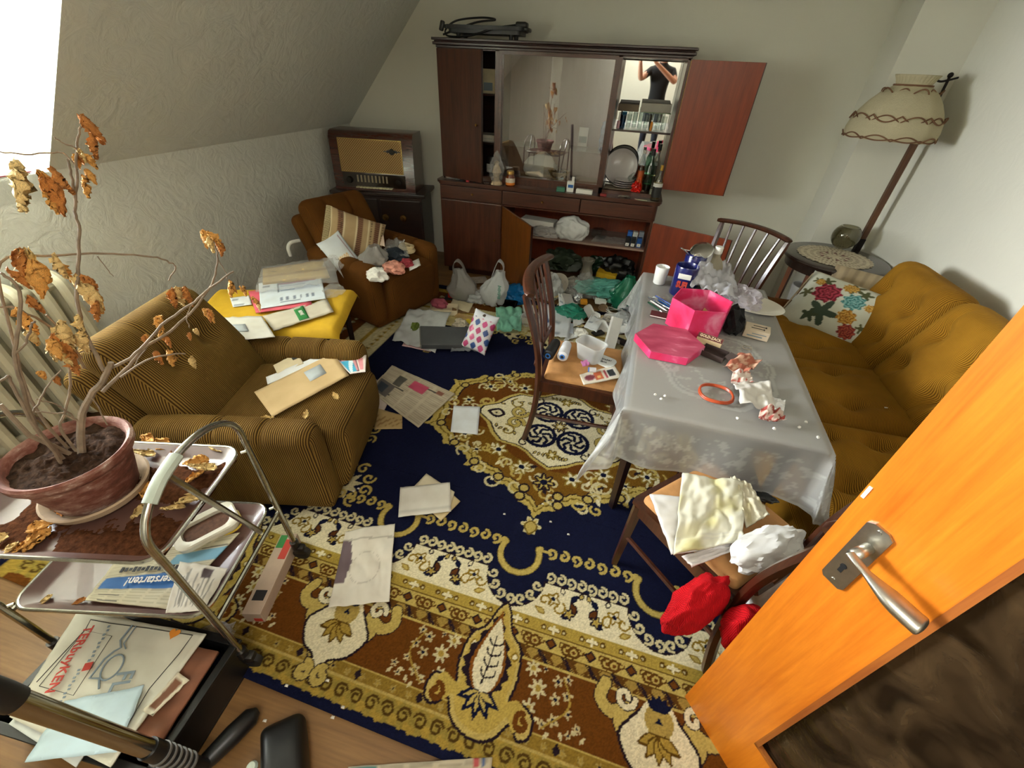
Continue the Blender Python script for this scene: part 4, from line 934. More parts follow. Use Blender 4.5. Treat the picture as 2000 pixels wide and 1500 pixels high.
lscat('fallen_leaf', [(-1.409, 0.687, 0.665), (-1.345, 0.639, 0.665), (-1.335, 0.678, 0.665), (-1.282, 0.658, 0.665), (-1.161, 0.670, 0.665), (-1.112, 0.650, 0.665), (-1.142, 0.630, 0.665), (-1.119, 0.513, 0.665), (-1.083, 0.504, 0.665), (-1.149, 0.722, 0.665), (-1.264, 0.540, 0.665), (-1.190, 0.492, 0.665)], .668, ['dry leaf on the upper tray, '+q for q in ('farthest one, near the far rim', 'left one of three near the far rim', 'upper one between pot and arch', 'second one between pot and arch', 'farthest in the clump under the arch', 'rightmost in the clump under the arch', 'nearest in the clump under the arch', 'left one of two in the brown soil', 'right one of two in the brown soil', 'small one in the far right tray corner', 'touching the right side of the saucer', 'nearest one on the right of the saucer')], 'fallen leaves on the upper tray', .05, .085, 3)
lscat('fallen_leaf', [(-1.423, 0.327, 0.665), (-1.374, 0.324, 0.665), (-1.379, 0.348, 0.665), (-1.406, 0.291, 0.665), (-1.457, 0.301, 0.665), (-1.381, 0.382, 0.665)], .668, ['pale dry leaf beside the saucer, '+q for q in ('middle one of the heap', 'nearest the rim in the heap', 'farthest one of the heap', 'close to the tray rim on the left', 'leftmost one at the picture edge', 'tucked against the saucer front')], 'fallen leaves beside the saucer', .06, .09, 4)
lscat('fallen_leaf', [(-1.514, 0.273, 0.355), (-1.404, 0.292, 0.355)], .352, ['small cream leaf scrap standing at the left end of the lower tray', 'flat cream leaf scrap under the newspaper corner on the lower tray'], 'leaf scraps on the lower tray', .035, .05, 5)

# ================================================================ makers for papers, bags and small things
def sm(a, b, x): t = np.clip((x-a)/(b-a), 0, 1); return t*t*(3-2*t)
def quad(name, P4, n=(14, 14), amp=.004, seed=0, thick=.0012, colf=None, col='e9e6dc', curl=0.0, m=None, parent=None, fr=3.0):
    """sheet spanned by four corners (u0v0, u1v0, u1v1, u0v1), gently creased, optionally printed by colf(u, v)"""
    P4 = np.array(P4, float); c = P4.mean(0); u, v = np.meshgrid(np.linspace(0, 1, n[0]), np.linspace(0, 1, n[1]), indexing='ij')
    a, b, d, e = [p-c for p in P4]
    P = ((1-u)*(1-v))[..., None]*a+(u*(1-v))[..., None]*b+(u*v)[..., None]*d+((1-u)*v)[..., None]*e
    if amp or curl:
        N = np.array([[abs(fract(fr*uu+seed*3.7, fr*vv, seed*1.3, 3))*1.2+.35*(1+nz(fr*2.2*uu, fr*2.2*vv, seed)) for uu, vv in zip(ru, rv)] for ru, rv in zip(u, v)])
        P[..., 2] += amp*N+curl*((np.abs(u-.5)*2)**3*.6+(np.abs(v-.5)*2)**3*.6)
    P[..., 2] += thick
    K = np.empty(u.shape+(3,)); K[:] = L(col)
    if colf: K = colf(u, v, K)
    o = gridmesh(name, P, K, m, parent, thick=thick); 
    if parent is None: o.location = c
    return o
def rectp(K, u, v, u0, u1, v0, v1, c): K[(u >= u0) & (u <= u1) & (v >= v0) & (v <= v1)] = L(c)
def newsprint(seed, base='b3a894', cols=4, pics=()):
    def f(u, v, K):
        r = np.random.RandomState(seed); K[:] = L(base); n = v*46; ln = (np.floor(n).astype(int) % 2 == 0); gut = ((u*cols) % 1 > .08) & ((u*cols) % 1 < .92)
        K[ln & gut & (u > .03) & (u < .97) & (v > .03) & (v < .97)] *= .72
        for k in range(5):
            a, b = r.rand()*.7, r.rand()*.9; rectp(K, u, v, a, a+.24, b, b+.02, '3a3632'); rectp(K, u, v, a, a+.2, b+.022, b+.06, base)
        for (a, b, c, d, h) in pics: rectp(K, u, v, a, b, c, d, h)
        return K
    return f
def letterprint(seed, base='e6ecef', ink='8a93a0'):
    def f(u, v, K):
        K[:] = L(base); r = np.random.RandomState(seed)
        for k in range(16):
            y = .08+k*.052
            if r.rand() < .3: continue
            rectp(K, u, v, .1, .35+.5*r.rand(), y, y+.012, ink)
        return K
    return f
def env(name, label, P4, col='e4dfd0', seed=0, window=None, stamp=None, amp=.003, n=(16, 12), group=None, flap=True, thick=.003):
    def f(u, v, K):
        K[:] = L(col)
        if flap: K[np.abs(v-.14-.0*u) < .016] *= .78
        return K
    o = quad(name, P4, n, amp, seed, thick, f); tag(o, label, 'envelope', group)
    P = [np.array(p) for p in P4]; C0 = np.mean(P, 0)
    def at(u, v, h): return (1-u)*(1-v)*P[0]+u*(1-v)*P[1]+u*v*P[2]+(1-u)*v*P[3]+np.array([0, 0, h])-C0
    for nm, q, c in (('address_window', window, 'b9c3cb'), ('postmark', stamp, '33332f')):
        if q:
            u0, u1, v0, v1 = q; z = thick+amp*1.0+.001
            w = quad(nm, [at(u0, v0, z), at(u1, v0, z), at(u1, v1, z), at(u0, v1, z)], (4, 4), 0, 0, .0005, None, c, parent=o); w.location = (0, 0, 0)
            Pm = np.mean([at(u0, v0, z), at(u1, v0, z), at(u1, v1, z), at(u0, v1, z)], 0); w.location = Pm
    return o
def crump(name, label, cat, c, s, seed, m, sub=4, rough=.45, group=None, fold=2.2, rz=0, parent=None, flatbase=True):
    """crumpled heap of film or paper, sitting on its base"""
    bm = B(); bmesh.ops.create_icosphere(bm, subdivisions=sub, radius=1)
    for v in bm.verts:
        p = v.co.copy(); k = 1+rough*(ridged(p.x*fold+seed*5.1, p.y*fold, p.z*fold+seed, 3)-.9)*.55+rough*.5*nz(p.x*1.6+seed, p.y*1.6, p.z*1.6)
        q = p*k
        if flatbase and q.z < -.55: q.z = -.55+(q.z+.55)*.12
        v.co = Vector((q.x*s[0], q.y*s[1], (q.z+.57)*s[2]))
    o = obj(name, bm, m, parent, ang=32 if rough > .3 else 180); o.location = c; o.rotation_euler = (0, 0, rz)
    return tag(o, label, cat, group) if parent is None else o
def bag(name, label, c, w, d, h, seed, m, rz=0, tilt=(0, 0), handles=True, cat='plastic bag', group=None, neck=.35, hm=None):
    """upright carrier bag: full below, gathered above, with two loop handles"""
    root = thing(name, label, cat, c, rz, group)
    def f(u, v):
        a = u*2*pi; t = v; pr = (sin(pi*min(1, .12+t*.62))**.7)*(1-(1-neck)*sm(.35, 1, t)) if t > 0.001 else .12
        fo = 1+.14*sin(5*a+seed+3*t)*t+.26*fract(cos(a)*1.3+seed*3, sin(a)*1.3, t*1.8+seed, 3)+.13*(ridged(cos(a)*1.8, sin(a)*1.8+seed, t*2.2, 3)-.9)
        x = w*.5*pr*cos(a)*fo; y = d*.5*pr*sin(a)*fo; z = h*.78*t+.012*nz(x*20, y*20, seed)
        return (x+tilt[0]*t*t*h, y+tilt[1]*t*t*h, max(0.001, z))
    bm = B(); surf(bm, 44, 26, lambda u, v: f(u, v), wu=True); bot = [v for v in bm.verts if v.co.z < .02]
    bmesh.ops.contextual_create(bm, geom=[e for e in bm.edges if e.is_boundary and e.verts[0].co.z < h*.2])
    obj('bag_body', bm, m, root, ang=60)
    if handles:
        for s in (-1, 1):
            x0 = tilt[0]*.55*h; y0 = tilt[1]*.55*h; X1_, Y1_ = tilt[0]*h, tilt[1]*h
            bm = B(); tube(bm, spline([(x0-w*.20, y0+s*d*.06, h*.66), (X1_-w*.17, Y1_+s*d*.08, h*.86), (X1_-w*.05, Y1_+s*d*.10, h*1.0), (X1_+w*.10, Y1_+s*d*.08, h*.90), (x0+w*.17, y0+s*d*.06, h*.66)], 5), .024, 8, flat=.14); obj('handle', bm, hm or m, root)
    return root
def boxy(name, label, cat, c, s, rz, m, group=None, bev=.002, lid=None, tilt=(0, 0)):
    root = thing(name, label, cat, c, rz, group, rot=(tilt[0], tilt[1], rz)); bm = B(); box2(bm, (-s[0]/2, -s[1]/2, 0), (s[0]/2, s[1]/2, s[2]), bev); obj('carton', bm, m, root, smooth=False)
    return root
def panel(root, name, m, x0, x1, y0, y1, z, h=.0008):
    bm = B(); box2(bm, (x0, y0, z-.0005), (x1, y1, z+h)); return obj(name, bm, m, root, smooth=False)
def bottle(name, label, c, prof, glass, group=None, parts=(), cat='bottle', seg=22, rz=0, sx=1, sy=1):
    root = thing(name, label, cat, c, rz, group); bm = B(); lathe(bm, prof, seg, None, sx, sy); obj('body', bm, glass, root)
    for nm, pf, m in parts: bm = B(); lathe(bm, pf, seg, None, sx, sy); obj(nm, bm, m, root)
    return root
CLRG = clear('clear_glass', 'f3f6f5'); FROST = film('frosted_plastic', 'e3e6e4', .62, .35, .35, .1, 10)
WBAG = film('white_bag_film', 'dfe2e2', .82, .35, .45, .5, 22); GBAG = film('grey_bag_film', 'b9b7b2', .72, .3, .4, .5, 22); CBAG = film('clear_film', 'e4e4e2', .23, .12, .2, .7, 26); TBAG = film('turquoise_bag_film', '35a489', .80, .3, .4, .5, 22); BBAG = film('blue_bag_film', '1683c9', .9, .3, .35, .5, 22); DGB = film('green_bag_film', '1c7a58', .93, .3, .3, .45, 20); YCL = mat('ochre_cloth', 'c9a01c', .85, var=.08, vs=12, bump=.2, bs=200)
PAPW = mat('white_paper', 'e6e4dc', .8, var=.05, vs=10); CARD = mat('brown_card', 'b08b5c', .85, var=.1); INK = mat('black_ink', '202022', .7, var=0); REDI = mat('red_ink', 'b93a2c', .7, var=0); BLUI = mat('blue_ink', '2a63a8', .7, var=0); GRNI = mat('green_ink', '2f7d3a', .7, var=0); GRYI = mat('grey_ink', '7f8f98', .7, var=0); ORGI = mat('orange_ink', 'dd8a2c', .7, var=0)

def face(nrm, roll=0):
    """rotation that turns local +z to nrm and local +y as far up as possible, then rolls about nrm"""
    z = Vector(nrm).normalized(); y = Vector((0, 0, 1))-z*z.z; y.normalize(); x = y.cross(z)
    return (Matrix((x, y, z)).transposed() @ Matrix.Rotation(radians(roll), 3, 'Z')).to_euler()

# ================================================================ papers on the near armchair
SZ = .478
env('window_envelope', 'long brown envelope with a clear address window on the olive armchair seat', [(-1.317, 1.079, 0.478), (-1.169, 1.453, 0.478), (-1.359, 1.606, 0.478), (-1.513, 1.201, 0.478)], 'cbb084', 1, (.56, .78, .42, .82))
o = quad('folded_letter', [(-1.505, 1.277, 0.470), (-1.308, 1.587, 0.470), (-1.392, 1.629, 0.470), (-1.552, 1.324, 0.470)], (8, 8), .003, 2, .004, None, 'e3e6ea'); tag(o, 'white folded letters peeking out behind the brown envelope', 'paper')
env('small_envelope', 'small beige envelope with a postmark behind the brown envelope on the armchair', [(-1.518, 1.364, 0.472), (-1.451, 1.482, 0.472), (-1.547, 1.554, 0.472), (-1.586, 1.419, 0.472)], 'd9cbaa', 3, None, (.72, .9, .55, .85))
def magf(u, v, K):
    K[:] = L('e6dcd8'); rectp(K, u, v, .05, .62, .08, .92, '5a2430'); rectp(K, u, v, .10, .58, .12, .85, 'c98a90'); rectp(K, u, v, .05, .50, .10, .80, '3aa0c4'); K[(np.abs(u-v*.4-.15) < .08) & (u < .5) & (v < .8) & (v > .1)] = L('cfe6ee'); rectp(K, u, v, .70, .9, .15, .85, 'd48a92'); return K
o = quad('leaflet', [(-1.175, 1.471, 0.474), (-1.111, 1.510, 0.474), (-1.187, 1.652, 0.474), (-1.322, 1.566, 0.474)], (22, 18), .002, 4, .002, magf); tag(o, 'glossy leaflet with blue and pink pictures at the armchair front edge', 'leaflet')
for p, l, s in (((-1.118, 1.272, 0.472), 'curled pale leaf near the front edge of the olive armchair seat', .05), ((-1.175, 1.112, 0.472), 'twisted pale leaf on the olive armchair seat by the near arm', .05), ((-1.361, 1.045, 0.472), 'reddish dry leaf debris at the back of the armchair seat', .07)):
    o = link('fallen_leaf', LM[(1, 4, 2)[int(s*100) % 3 if s > .06 else (0 if p[0] > -1.2 else 1)]]); o.location = (p[0], p[1], p[2]+.012); o.rotation_euler = (3.0, 0, p[0]*9); o.scale = (s, s, s*.5); tag(o, l, 'leaf')
# ================================================================ low table with yellow cloth
lt = thing('low_table', 'small low table between the armchairs covered by the yellow cloth', 'table', (-1.98, 1.915, 0), radians(20))
part('top', DK, lt, [((-.42, -.27, .465), (.42, .27, .495))], .004)
for sx in (-1, 1):
    for sy in (-1, 1): bm = B(); tube(bm, [(sx*.37, sy*.22, 0), (sx*.37, sy*.22, .47)], [.016, .024], 4); obj('leg', bm, DK, lt)
u, v = np.meshgrid(np.linspace(-1, 1, 44), np.linspace(-1, 1, 32), indexing='ij')
ex = np.maximum(np.abs(u)*.48-.425, 0); ey = np.maximum(np.abs(v)*.33-.275, 0)
P = np.stack([np.clip(u*.48, -.425, .425)+np.sign(u)*ex*.55, np.clip(v*.33, -.275, .275)+np.sign(v)*ey*.55, .503-.80*(ex+ey)-.0*u+.004*np.sin(u*9)*np.sin(v*7)], -1)
yc = gridmesh('yellow_cloth', P, None, YCL, thick=.002); yc.location = (-1.98, 1.915, 0); yc.rotation_euler = (0, 0, radians(20)); tag(yc, 'bright yellow cloth with sawtooth edge spread over the low table', 'cloth')
zt = .512
o = quad('paper_bag', [(-1.760, 1.658, 0.512), (-1.579, 1.962, 0.512), (-1.706, 2.089, 0.512), (-1.931, 1.779, 0.512)], (14, 10), .008, 7, .006, None, 'cfc8b8'); tag(o, 'flat grey paper bag with a green printed band on the yellow cloth', 'paper bag')
Pq = [np.array(p) for p in ((-1.760, 1.658, 0.512), (-1.579, 1.962, 0.512), (-1.706, 2.089, 0.512), (-1.931, 1.779, 0.512))]; Cq = np.mean(Pq, 0)
def onq(u, v, h): return (1-u)*(1-v)*Pq[0]+u*(1-v)*Pq[1]+u*v*Pq[2]+(1-u)*v*Pq[3]+np.array([0, 0, h])-Cq
g = quad('green_band', [onq(.42, .05, .014), onq(.58, .05, .014), onq(.60, .95, .014), onq(.44, .95, .014)], (6, 6), 0, 0, .001, None, '2c8040', parent=o); g.location = np.mean([onq(.42, .05, .014), onq(.60, .95, .014)], 0)
dq = (onq(.5, 0, 0)-onq(.5, 1, 0)); text('lettering', 'REWE', .028, PAPW, g, (0, 0, .0025), (0, 0, atan2(dq[1], dq[0])), bold=.0008, sx=.9)
env('window_envelope', 'crumpled white envelope with a grey window hanging over the yellow cloth toward the armchair', [(-1.815, 1.421, 0.575), (-1.621, 1.524, 0.575), (-1.904, 1.749, 0.535), (-2.099, 1.663, 0.535)], 'd8d6cf', 8, (.12, .50, .30, .62), None, .006)
o = quad('pink_folder', [(-1.995, 1.800, 0.518), (-1.744, 1.987, 0.518), (-1.974, 2.256, 0.518), (-2.247, 2.029, 0.518)], (8, 8), .003, 9, .003, None, 'd0596a'); tag(o, 'pink paper folder under the white form on the low table', 'folder')
def formf(u, v, K):
    K[:] = L('dde8f2'); e = (u > .28) & (u < .95) & (v > .50) & (v < .88); K[e] = L('cdd9e8')
    for a, b, c, d in ((.28, .95, .86, .89), (.28, .95, .49, .51), (.28, .295, .49, .89), (.94, .95, .49, .89)): rectp(K, u, v, a, b, c, d, '4a5a70')
    for k in range(5): rectp(K, u, v, .33, .55+.06*k, .54+.06*k, .56+.06*k, '8fa0b8')
    rectp(K, u, v, .05, .16, .78, .86, '707c90'); rectp(K, u, v, .30, .9, .82, .845, 'b04a5a')
    for k in range(6): rectp(K, u, v, .3+.1*k, .34+.1*k, .16, .28, '8490a6')
    rectp(K, u, v, .30, .62, .08, .12, '8490a6'); return K
o = quad('printed_form', [(-1.994, 1.840, 0.526), (-1.713, 2.087, 0.526), (-1.963, 2.400, 0.526), (-2.253, 2.136, 0.526)], (46, 30), .003, 10, .004, formf); tag(o, 'white printed form with a blue boxed field on the heap of post', 'paper')
o = quad('letter_bundle', [(-2.208, 2.123, 0.520), (-1.877, 2.379, 0.520), (-2.096, 2.626, 0.520), (-2.386, 2.338, 0.520)], (12, 10), .008, 11, .016, lambda u, v, K: np.where(((v*7) % 1 < .2)[..., None], L('a98a50'), L('d8bb7c'))+0*K); tag(o, 'bundle of yellowed letters inside a clear plastic sleeve', 'letters')
o = quad('plastic_sleeve', [(-2.146, 1.986, 0.535), (-1.752, 2.296, 0.535), (-2.056, 2.689, 0.535), (-2.398, 2.344, 0.535)], (26, 20), .022, 12, .001, None, m=CBAG, fr=4.5); tag(o, 'clear crinkled plastic sleeve over the yellowed letters', 'plastic sleeve')
crump('plastic_wad', 'crumpled clear plastic at the right end of the low table papers', 'plastic wrap', (-1.959, 2.548, 0.520), (.05, .06, .05), 4, CBAG, 3, .8)
crump('plastic_wad', 'second crumpled clear plastic wad by the form on the low table', 'plastic wrap', (-1.742, 2.211, 0.510), (.06, .07, .03), 5, CBAG, 3, .8)
o = quad('address_label', [(-2.193, 1.835, 0.509), (-2.113, 1.900, 0.509), (-2.220, 2.002, 0.509), (-2.304, 1.932, 0.509)], (10, 8), 0, 0, .001, letterprint(2), 'dfe9f5'); tag(o, 'small white address label stuck on the yellow cloth', 'label')
# ================================================================ heap on the far armchair
def pillow(name, w, h, t, colf, m=None, parent=None, n=40, pw=.5):
    s = np.linspace(0, 2, 2*n+1); vv = np.linspace(0, 1, n); S_, V_ = np.meshgrid(s, vv, indexing='ij'); top = S_ <= 1; u = np.where(top, S_, 2-S_)
    z = t*np.maximum(0, (1-(2*u-1)**2)*(1-(2*V_-1)**2))**pw; k = 1-.06*(1-np.abs(2*V_-1)**2); k2 = 1-.06*(1-np.abs(2*u-1)**2)
    P = np.stack([(u-.5)*w*k, (V_-.5)*h*k2, np.where(top, z, -z)], -1); K = np.empty(u.shape+(3,)); K[:] = 1
    K = colf(u, V_, K); return gridmesh(name, P, K, m or printed('woven_fabric', .9, .2), parent)
def knitf(u, v, K):
    K[:] = L('b49a72'); k = (u*9) % 1; band = (np.floor(u*9).astype(int) % 3)
    dk = ((u*54+np.floor(v*40)) % 2 < 1) & (band == 1); K[dk] = L('5e3a2a'); K[(band == 1) & ~dk] = L('8f6a4c'); K[(k < .12)] = L('e0d2ac'); K[(k > .5) & (k < .58) & (np.floor(v*30) % 2 == 0)] = L('5e4a34'); return K
kc = thing('knitted_cushion', 'beige and brown striped knitted cushion with fringed edge on the rust armchair', 'cushion', (-2.023, 3.002, 0.609), rot=face((.72, -.52, .55), -28))
pillow('cover', .44, .36, .06, knitf, None, kc)
bm = B()
for k in range(40):
    y = -.18+k*.0092; tube(bm, [(-.21, y, 0), (-.235, y+.004*nz(k, 1), -.004), (-.252, y+.008*nz(k, 2), -.012)], .0028, 4)
stuff(obj('fringe', bm, mat('cream_yarn', 'd8c89c', .9), kc))
def foilf(u, v, K):
    K[:] = L('d5dce0'); rectp(K, u, v, .1, .9, .02, .06, 'a07f86'); rectp(K, u, v, .82, .88, .05, .95, 'a07f86'); rectp(K, u, v, .25, .7, .25, .5, 'd6b074'); K[((u*30+v*25) % 3 < 1) & (u > .25) & (u < .7) & (v > .25) & (v < .5)] = L('e3e3dc'); return K
fb = thing('foil_bag', 'tall white foil bag with gold print leaning on the rust armchair arm', 'bag', (-2.009, 2.743, 0.543), rot=face((.70, -.62, .55), 22))
pillow('pouch', .20, .33, .035, foilf, printed('foil_print', .35, .5), fb, 26)
bag('carrier_bag', 'knotted grey carrier bag in the middle of the rust armchair', (-1.778, 2.791, 0.475), .24, .22, .20, 3, GBAG, 0.4, (.1, .1), False)
crump('tissue_wad', 'white crumpled tissue on the near arm side of the rust armchair', 'tissue', (-1.628, 2.582, 0.475), (.075, .06, .05), 6, PAPW, 4, .5, None, 1.5)
crump('tissue_wad', 'reddish stained tissue at the front of the rust armchair seat', 'tissue', (-1.584, 2.753, 0.475), (.08, .07, .045), 7, mat('stained_tissue', 'c98a78', .85, var=.45, vs=14), 4, .5, None, 1.5)
crump('red_cloth', 'red crumpled cloth beside the stained tissue on the rust armchair', 'cloth', (-1.538, 2.880, 0.475), (.05, .045, .035), 8, mat('dull_red_cloth', '93303a', .85), 3, .7)
o = quad('paper_scrap', [(-1.469, 2.782, 0.480), (-1.421, 2.884, 0.490), (-1.499, 3.018, 0.490), (-1.548, 2.920, 0.480)], (6, 6), .006, 5, .001, None, 'e6e6e2'); tag(o, 'torn white paper scrap on the rust armchair seat near the far arm', 'paper')
cbn = thing('cable_bundle', 'coiled cream cable tied in a bundle on the rust armchair', 'cable', (-1.682, 3.180, 0.480), radians(-30))
bm = B()
for k in range(9):
    a = k*.5; tube(bm, [(.085*cos(t)*(1-.03*k)+.006*sin(k), .05*sin(t)+.006*cos(k*2), .008+.005*k+.006*sin(t*2+k)) for t in [2*pi*q/18 for q in range(18)]], .0048, 6, closed=True)
obj('coil', bm, mat('cream_cable', 'd9c49a', .5), cbn); bm = B(); tube(bm, [(-.085, 0, .0), (-.085, 0, .055)], .013, 8); tube(bm, spline([(-.08, .01, .04), (-.12, .06, .05), (-.17, .07, .02)], 5), .0048, 6); obj('tie', bm, mat('white_plastic', 'e8e8e4', .35), cbn)
crump('dark_pouch', 'dark navy cloth pouch under the cable on the rust armchair', 'pouch', (-1.687, 3.001, 0.475), (.09, .075, .05), 9, mat('navy_cloth', '1c2530', .8), 3, .5)
o = quad('clear_bag', [(-1.775, 2.957, 0.500), (-1.548, 2.954, 0.510), (-1.703, 3.189, 0.540), (-1.885, 3.219, 0.530)], (14, 12), .03, 6, .001, None, m=CBAG, fr=4); tag(o, 'clear plastic wrapper over the navy pouch on the rust armchair', 'plastic wrap')
o = quad('paper_note', [(-1.914, 3.096, 0.530), (-1.810, 3.052, 0.540), (-1.873, 3.163, 0.600), (-1.952, 3.160, 0.600)], (6, 6), .004, 3, .001, None, 'cbb4a0'); tag(o, 'small pale card propped against the knitted cushion', 'card')
wf_ = thing('white_bent_tube', 'white bent metal tube behind the rust armchair', 'tube', (0, 0, 0))
bm = B(); tube(bm, spline([(-2.489, 2.750, 0.477), (-2.492, 2.750, 0.539), (-2.480, 2.780, 0.576), (-2.453, 2.850, 0.574)], 6), .014, 8); obj('tube_bend', bm, WH, wf_)
# ================================================================ papers on the floor
FZ = .020
np_ = quad('newspaper', [(-1.381, 1.869, 0.020), (-0.919, 1.631, 0.020), (-0.826, 2.003, 0.020), (-1.367, 2.171, 0.020)], (64, 64), .006, 21, .003, newsprint(3, 'b4a892', 4, ((.02, .30, .10, .48, '5a5450'), (.05, .2, .15, .4, '26303e'), (.22, .34, .50, .82, '4c4a42'), (.43, .68, .62, .86, 'b0405e'), (.80, .9, .80, .9, '7a4a3a'))), 'b3a894'); tag(np_, 'open newspaper page with photographs lying on the rug by the olive armchair', 'newspaper')
o = quad('newspaper_page', [(-1.324, 1.742, 0.017), (-1.176, 1.660, 0.017), (-1.232, 1.937, 0.017), (-1.458, 2.017, 0.017)], (10, 10), .003, 22, .002, None, 'b9a9a2'); tag(o, 'pinkish newspaper page sticking out under the open newspaper', 'newspaper')
o = quad('kraft_scrap', [(-1.163, 1.549, 0.018), (-1.008, 1.601, 0.018), (-1.061, 1.709, 0.018), (-1.239, 1.725, 0.018)], (16, 12), .004, 23, .002, lambda u, v, K: np.where(((np.sin(u*23+v*9)*np.sin(v*31)) > .55)[..., None], L('8a6a3a'), L('b49a68'))+0*K); tag(o, 'torn brown paper scrap on the rug below the newspaper', 'paper')
o = quad('white_sheet', [(-0.725, 1.658, 0.019), (-0.565, 1.684, 0.019), (-0.628, 1.929, 0.019), (-0.793, 1.888, 0.019)], (10, 10), .002, 24, .0015, lambda u, v, K: K*np.where((np.abs(v-.52) < .03)[..., None], .86, 1.0), 'dfe5ea'); tag(o, 'small white folded sheet on the rug medallion', 'paper')
env('beige_envelope', 'beige envelope lowest in the pile of three on the navy rug', [(-0.548, 1.075, 0.020), (-0.499, 1.205, 0.020), (-0.621, 1.276, 0.020), (-0.673, 1.139, 0.020)], 'cbb88c', 25)
env('stamped_envelope', 'pale envelope with a postmark under the white one on the rug', [(-0.765, 1.190, 0.024), (-0.534, 1.161, 0.024), (-0.545, 1.248, 0.024), (-0.730, 1.319, 0.024)], 'cfc5aa', 26, None, (.62, .74, .68, .86))
env('white_envelope', 'large white envelope on top of the pile of envelopes on the navy rug', [(-0.747, 1.031, 0.030), (-0.519, 1.130, 0.030), (-0.588, 1.295, 0.030), (-0.817, 1.193, 0.030)], 'd9d6cc', 27, None, None, .004, (18, 14))
def tornf(u, v, K):
    K[:] = L('d9d4c6'); K[(u < .24-.25*np.abs(v-.55)) & (v > .28) & (v < .85)] = L('6a5a60'); K[np.abs(np.hypot((u-.50)*.75, v-.45)-.20) < .005] = L('bcb6a8'); K[(np.abs(v-.86+.05*u) < .012)] = L('b0aa9c'); return K
o = quad('torn_drawing', [(-0.821, 0.580, 0.020), (-0.605, 0.668, 0.020), (-0.749, 1.000, 0.020), (-0.944, 0.899, 0.020)], (44, 52), .012, 28, .0015, tornf, fr=2.0); tag(o, 'large torn off-white poster sheet with a faint pencil circle on the rug border', 'paper')
o = quad('newspaper_edge', [(-0.429, 0.132, 0.006), (-0.057, 0.241, 0.006), (-0.070, 0.321, 0.012), (-0.496, 0.186, 0.006)], (50, 14), .010, 29, .003, newsprint(8, 'bdb39a', 5, ((.02, .2, .55, .95, '3f7a78'), (.86, .90, .7, 1., 'b04a4a'), (.92, .94, .7, 1., '3a5a8a')))); tag(o, 'newspaper edge lying on the floor at the bottom of the picture', 'newspaper')
rc = random.Random(4)
for q, p in enumerate(((-0.823, 0.219, 0.000), (-0.592, 0.314, 0.016), (-0.686, 0.368, 0.016), (-0.609, 0.281, 0.016), (-0.812, 0.318, 0.016), (-0.269, 1.197, 0.016), (-0.099, 1.308, 0.016), (0.050, 1.172, 0.016), (-0.043, 1.217, 0.016), (-1.023, 1.138, 0.016), (-1.039, 1.117, 0.016))):
    o = quad('paper_crumb', [(p[0]-.006, p[1]-.004, p[2]+.002), (p[0]+.007, p[1]-.003, p[2]+.002), (p[0]+.005, p[1]+.005, p[2]+.002), (p[0]-.005, p[1]+.004, p[2]+.002)], (3, 3), .002, q, .0015, None, 'e0dccf'); tag(o, 'tiny white crumb '+('on the bare floor near the vacuum nozzle', 'on the rug edge below the torn poster', 'on the navy rug edge beside the gold scrolls', 'lowest one on the navy rug edge', 'on the rug edge near the trolley castor', 'on the navy field right of the envelopes', 'on the navy field left of the medallion pendant', 'farthest right on the navy field', 'just right of the medallion pendant', 'right of two beside the armchair foot', 'left of two beside the armchair foot')[q], 'paper', 'paper crumbs on the floor')
# ================================================================ stack with the bakery bag, vacuum wand
bb = thing('black_crate', 'black plastic crate holding old papers on the floor at the lower left', 'crate', (-1.24, .17, 0), radians(3))
BPL = mat('black_plastic', '131313', .4, var=.2)
part('crate_wall', BPL, bb, [((-.27, -.17, 0), (.27, .17, .012)), ((-.27, -.17, .012), (.27, -.155, .17)), ((-.27, .155, .012), (.27, .17, .17)), ((-.27, -.155, .012), (-.255, .155, .17)), ((.255, -.155, .012), (.27, .155, .17))], .002)
part('crate_rim', BPL, bb, [((-.28, -.18, .165), (.28, -.155, .178)), ((-.28, .155, .165), (.28, .18, .178)), ((-.28, -.155, .165), (-.255, .155, .178)), ((.255, -.155, .165), (.28, .155, .178))], .002)
for q, (dx, dy, rz, cl, hh) in enumerate(((.02, 0, .05, '9a8a6a', .168), (-.02, .01, -.04, 'c8bfa8', .175), (.04, -.01, .10, '8a5a40', .180))):
    Pm = [Vector((-1.24+dx, .17+dy, hh))+Vector((sx*.21*cos(rz)-sy*.13*sin(rz), sx*.21*sin(rz)+sy*.13*cos(rz), 0)) for sx, sy in ((-1, -1), (1, -1), (1, 1), (-1, 1))]
    o = quad('old_magazine', Pm, (12, 10), .004, 30+q, .012, newsprint(q, cl, 3)); tag(o, ('worn tan', 'pale cream', 'red brown')[q]+' old magazine in the black crate under the bakery bag', 'magazine')
TL, TR_, BR_, BL = (Vector(p) for p in ((-1.538, 0.285, 0.205), (-1.070, 0.339, 0.205), (-1.049, 0.003, 0.205), (-1.424, 0.015, 0.205)))
BP = [BL, BR_, TR_, TL]
bg = quad('bakery_bag', [BL, BR_, TR_, TL], (34, 30), .006, 33, .006, lambda u, v, K: K*(1-.10*np.clip(np.sin(u*17)*np.sin(v*13), 0, 1))[..., None], 'd9d8c6'); tag(bg, 'flat cream paper bakery bag with red Terbuyken lettering on the paper stack', 'paper bag')
cB = (BL+BR_+TR_+TL)/4; xr = (BL-TL).normalized(); yr = Vector((-xr.y, xr.x, 0)); rzB = atan2(xr.y, xr.x)
def bp(u, v, h=.020):
    p = BL*(1-u)*(1-v)+BR_*u*(1-v)+TR_*u*v+TL*(1-u)*v; return p-cB+Vector((0, 0, h))
